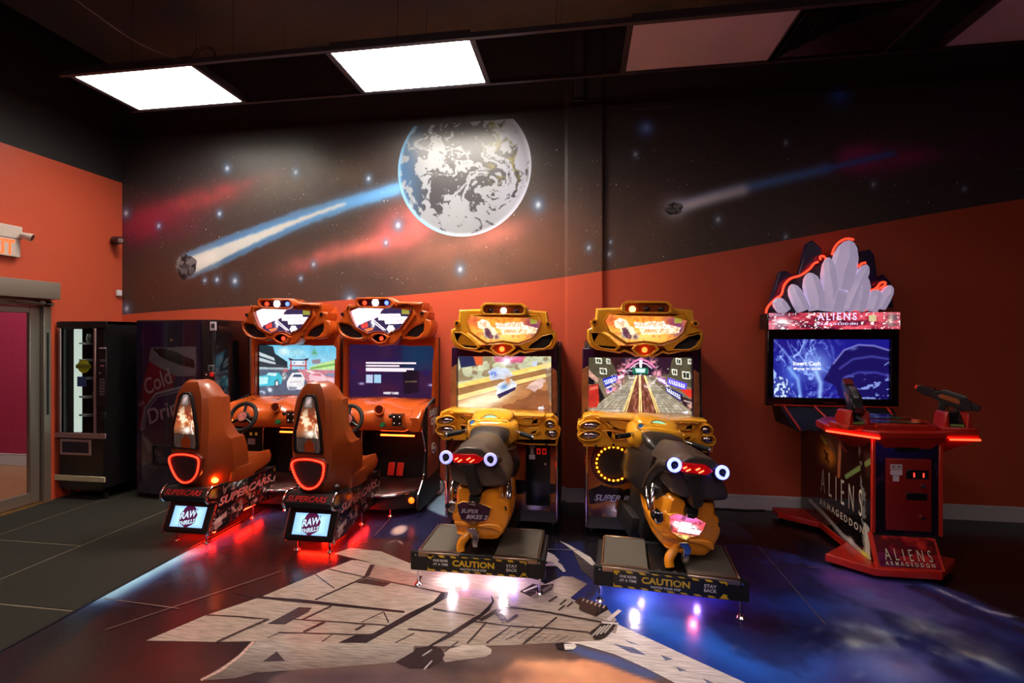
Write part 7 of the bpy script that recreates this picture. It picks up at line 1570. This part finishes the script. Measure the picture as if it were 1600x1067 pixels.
DX0, DX1, DY = -4.70, -3.765, 4.45
t = thing('drink_machine', 'wide dark cold drink machine with a faded can picture', 'vending machine', ((DX0 + DX1) / 2, 4.7, 0), 'vending machines in the corner')
TD2 = tr(DY - .03, 205, 490, 3.555)
E_('cabinet', box(DX0, DX1, DY, 4.98, .05, 1.885, .012, 2), mat('gloss_black_cabinet', (18, 16, 20), .12, coat=.5))
E_('kick_plate', box(DX0 + .02, DX1 - .02, DY + .03, 4.9, 0, .06), M_blackmatte)
def can_art(p):
    X, Y = p.X, p.Y; n = fbm(X * .02, Y * .02, 190)
    p.c[...] = np.array((46, 34, 58)) / 255
    p.mix(sstep(400, 0, X) * .3, (70, 44, 90)); p.poly([(25, 45), (210, 45), (210, 180), (25, 190)], (48, 28, 72), .8); p.poly([(210, 45), (330, 45), (360, 180), (210, 180)], (36, 24, 50), .8)
    p.poly([(120, 190), (360, 180), (360, 345), (260, 340), (180, 300), (110, 260)], (120, 112, 120), .85, 5, .01); p.poly([(130, 195), (200, 190), (350, 250), (358, 300), (280, 280), (180, 240)], (26, 20, 26), .95, 4, .02); p.poly([(180, 200), (260, 205), (340, 260), (280, 262)], (60, 56, 60), .8, 6, .03)
    p.poly([(110, 260), (180, 300), (260, 340), (240, 420), (150, 430), (80, 520), (50, 650), (36, 640), (60, 420)], (124, 28, 36), .9, 3, .02); p.poly([(260, 340), (300, 350), (340, 500), (330, 720), (130, 720), (80, 660), (100, 520), (150, 440), (240, 425)], (54, 30, 66), .95)
    p.line([(60, 640), (85, 520), (150, 440), (300, 400)], 7, (150, 140, 150), .8); p.line([(75, 640), (100, 530), (160, 455), (300, 418)], 2.4, (170, 150, 160), .8); p.poly([(130, 540), (330, 520), (330, 720), (140, 720)], (70, 26, 38), .6)
    p.poly([(36, 660), (90, 680), (180, 760), (250, 840), (380, 900), (380, 990), (20, 990), (24, 700)], (74, 62, 84), .8, 8, .01); p.poly([(60, 670), (100, 690), (180, 780), (100, 760)], (130, 124, 134), .7, 4, .02)
    for x in (70, 212, 300): p.line([(x, 45), (x, 990)], 1.6, (96, 88, 106), .6)
    p.poly([(228, 150), (236, 134), (245, 150)], (170, 140, 40)); p.c *= (.66 + .16 * n)[..., None]
(a, z0), (b, z1) = TD2((22, 985), (384, 42))
def bulge(x): f = (x - a) / (b - a); return DY - .012 - .045 * math.sin(math.pi * min(1, max(0, f))) ** .6
fx_ = np.linspace(a, b, 140); fz_ = np.linspace(.06, z1, 190); FXX, FZZ = np.meshgrid(fx_, fz_)
pp = Paint(22 + (FXX - a) / (b - a) * 362, 985 - (FZZ - z0) / (z1 - z0) * 943, (0, 0, 0)); can_art(pp)
fd = E_('front_door', loft([[(x, DY + .005, z) for x in np.linspace(a, b, 14)] + [(x, bulge(x) + .003, z) for x in np.linspace(b, a, 14)] for z in (.06, z1)], smooth=30), M_vend)
E_('can_picture', grid_mesh(np.stack([FXX, np.vectorize(bulge)(FXX), FZZ], -1), pp.c), mat_print('can_picture_print', .16, coat=.5), fd)
def onb(s_, c, h, wd, rot):
    q = TD2(c)[0]; ca, sa = math.cos(R(rot)), math.sin(R(rot)); x0 = q[0]
    me = text(s_, h, ((x0, 0, q[1]), (ca, 0, sa), (-sa, 0, ca)), .01, .15, .0006, width=wd, align='LEFT')
    bm = bmesh.new(); bm.from_mesh(me); bmesh.ops.subdivide_edges(bm, edges=[e for e in bm.edges if e.calc_length() > .03], cuts=3); bmesh.ops.triangulate(bm, faces=bm.faces)
    for v in bm.verts: v.co.y += bulge(v.co.x) - .005
    bm.to_mesh(me); bm.free(); return me
M_cold = mat('faded_pink_lettering', (116, 86, 96), .35)
E_('lettering', onb('Cold', (82, 412), .17, .36, 24), M_cold, fd); E_('lettering', onb('Drinks', (102, 575), .16, .56, 20), M_cold, fd); E_('lettering', onb('Ice', (40, 505), .06, .09, 24), M_cold, fd)
(c0, c1), (c2, c3) = TD2((135, 832), (252, 728))
E_('delivery_slot', plate([(c0, c1), (c2, c1), (c2, c3), (c0, c3)], DY - .075, DY - .03, [[(c0 + .015, c1 + .02), (c2 - .015, c1 + .02), (c2 - .015, c3 - .012), (c0 + .015, c3 - .012)]], .004), M_blackplastic, fd)
E_('slot_flap', box(c0 + .01, c2 - .01, DY - .05, DY - .04, c1 + .05, c3 - .01), M_blackmatte, fd); E_('slot_lip', box(c0 + .015, c2 - .015, DY - .078, DY - .05, c1 + .012, c1 + .024), M_darkmetal, fd)
def cbox(x0, y0, x1, y1, d, m, n, par, th=.01):
    (p0, p1), (p2, p3) = TD2((x0, y1), (x1, y0)); return E_(n, box(p0, p2, DY - d, DY - d + th, p1, p3, .002, 1), m, par)
cl = E_('control_column', box(b + .006, DX1 - .004, DY - .022, DY + .004, .06, z1, .006, 2), M_vend)
cbox(436, 45, 470, 94, .028, M_paper, 'sticker', cl); cbox(444, 56, 462, 80, .030, M_ink, 'sticker_mark', cl, .002)
k_ = cbox(404, 325, 466, 380, .032, mat('brown_coin_plate', (70, 40, 40), .35), 'coin_plate', cl, .014); cbox(440, 328, 458, 348, .040, mat('red_push_button', (196, 24, 30), .3, emit=.5), 'push_button', k_, .01); cbox(410, 336, 422, 342, .036, M_chrome, 'coin_slot', k_, .006)
cbox(425, 286, 460, 320, .030, mat('grey_price_tag', (96, 96, 106), .4), 'price_tag', cl); cbox(436, 292, 448, 314, .033, M_ink, 'tag_number', cl, .004)
for k in range(6): cbox(405, 420 + k * 40, 460, 448 + k * 40, .030, mat('dark_select_button', (30, 24, 32), .2, coat=.5), 'select_button', cl)
for x in (-3.90, -3.80, -4.3): E_('foot', cyl((x, DY + .08, 0), (x, DY + .08, .05), .02, seg=10), M_blackplastic)
# loose cable at the baseboard between the orange and yellow machines
cq = on_y(688, 764, 4.97)
part('power_cable', tube(smooth_line([(cq[0] - .06, 4.95, .02), (cq[0] - .05, 4.95, .14), (cq[0], 4.95, .19), (cq[0] + .05, 4.94, .12), (cq[0] + .02, 4.93, .03), (cq[0] - .1, 4.9, .012), (cq[0] - .16, 4.86, .012)], 4), .006), M_rubber, rm2)
fq = [(1.14, 4.985, .006), (1.25, 4.95, .006), (1.42, 4.97, .006), (1.55, 4.955, .006), (1.70, 4.975, .006), (1.78, 4.985, .006)]
solo('power_cable', tube(smooth_line(fq, 4), .005), M_rubber, 'thin black cable on the floor along the baseboard right of the yellow machines', 'cable', fq[2])
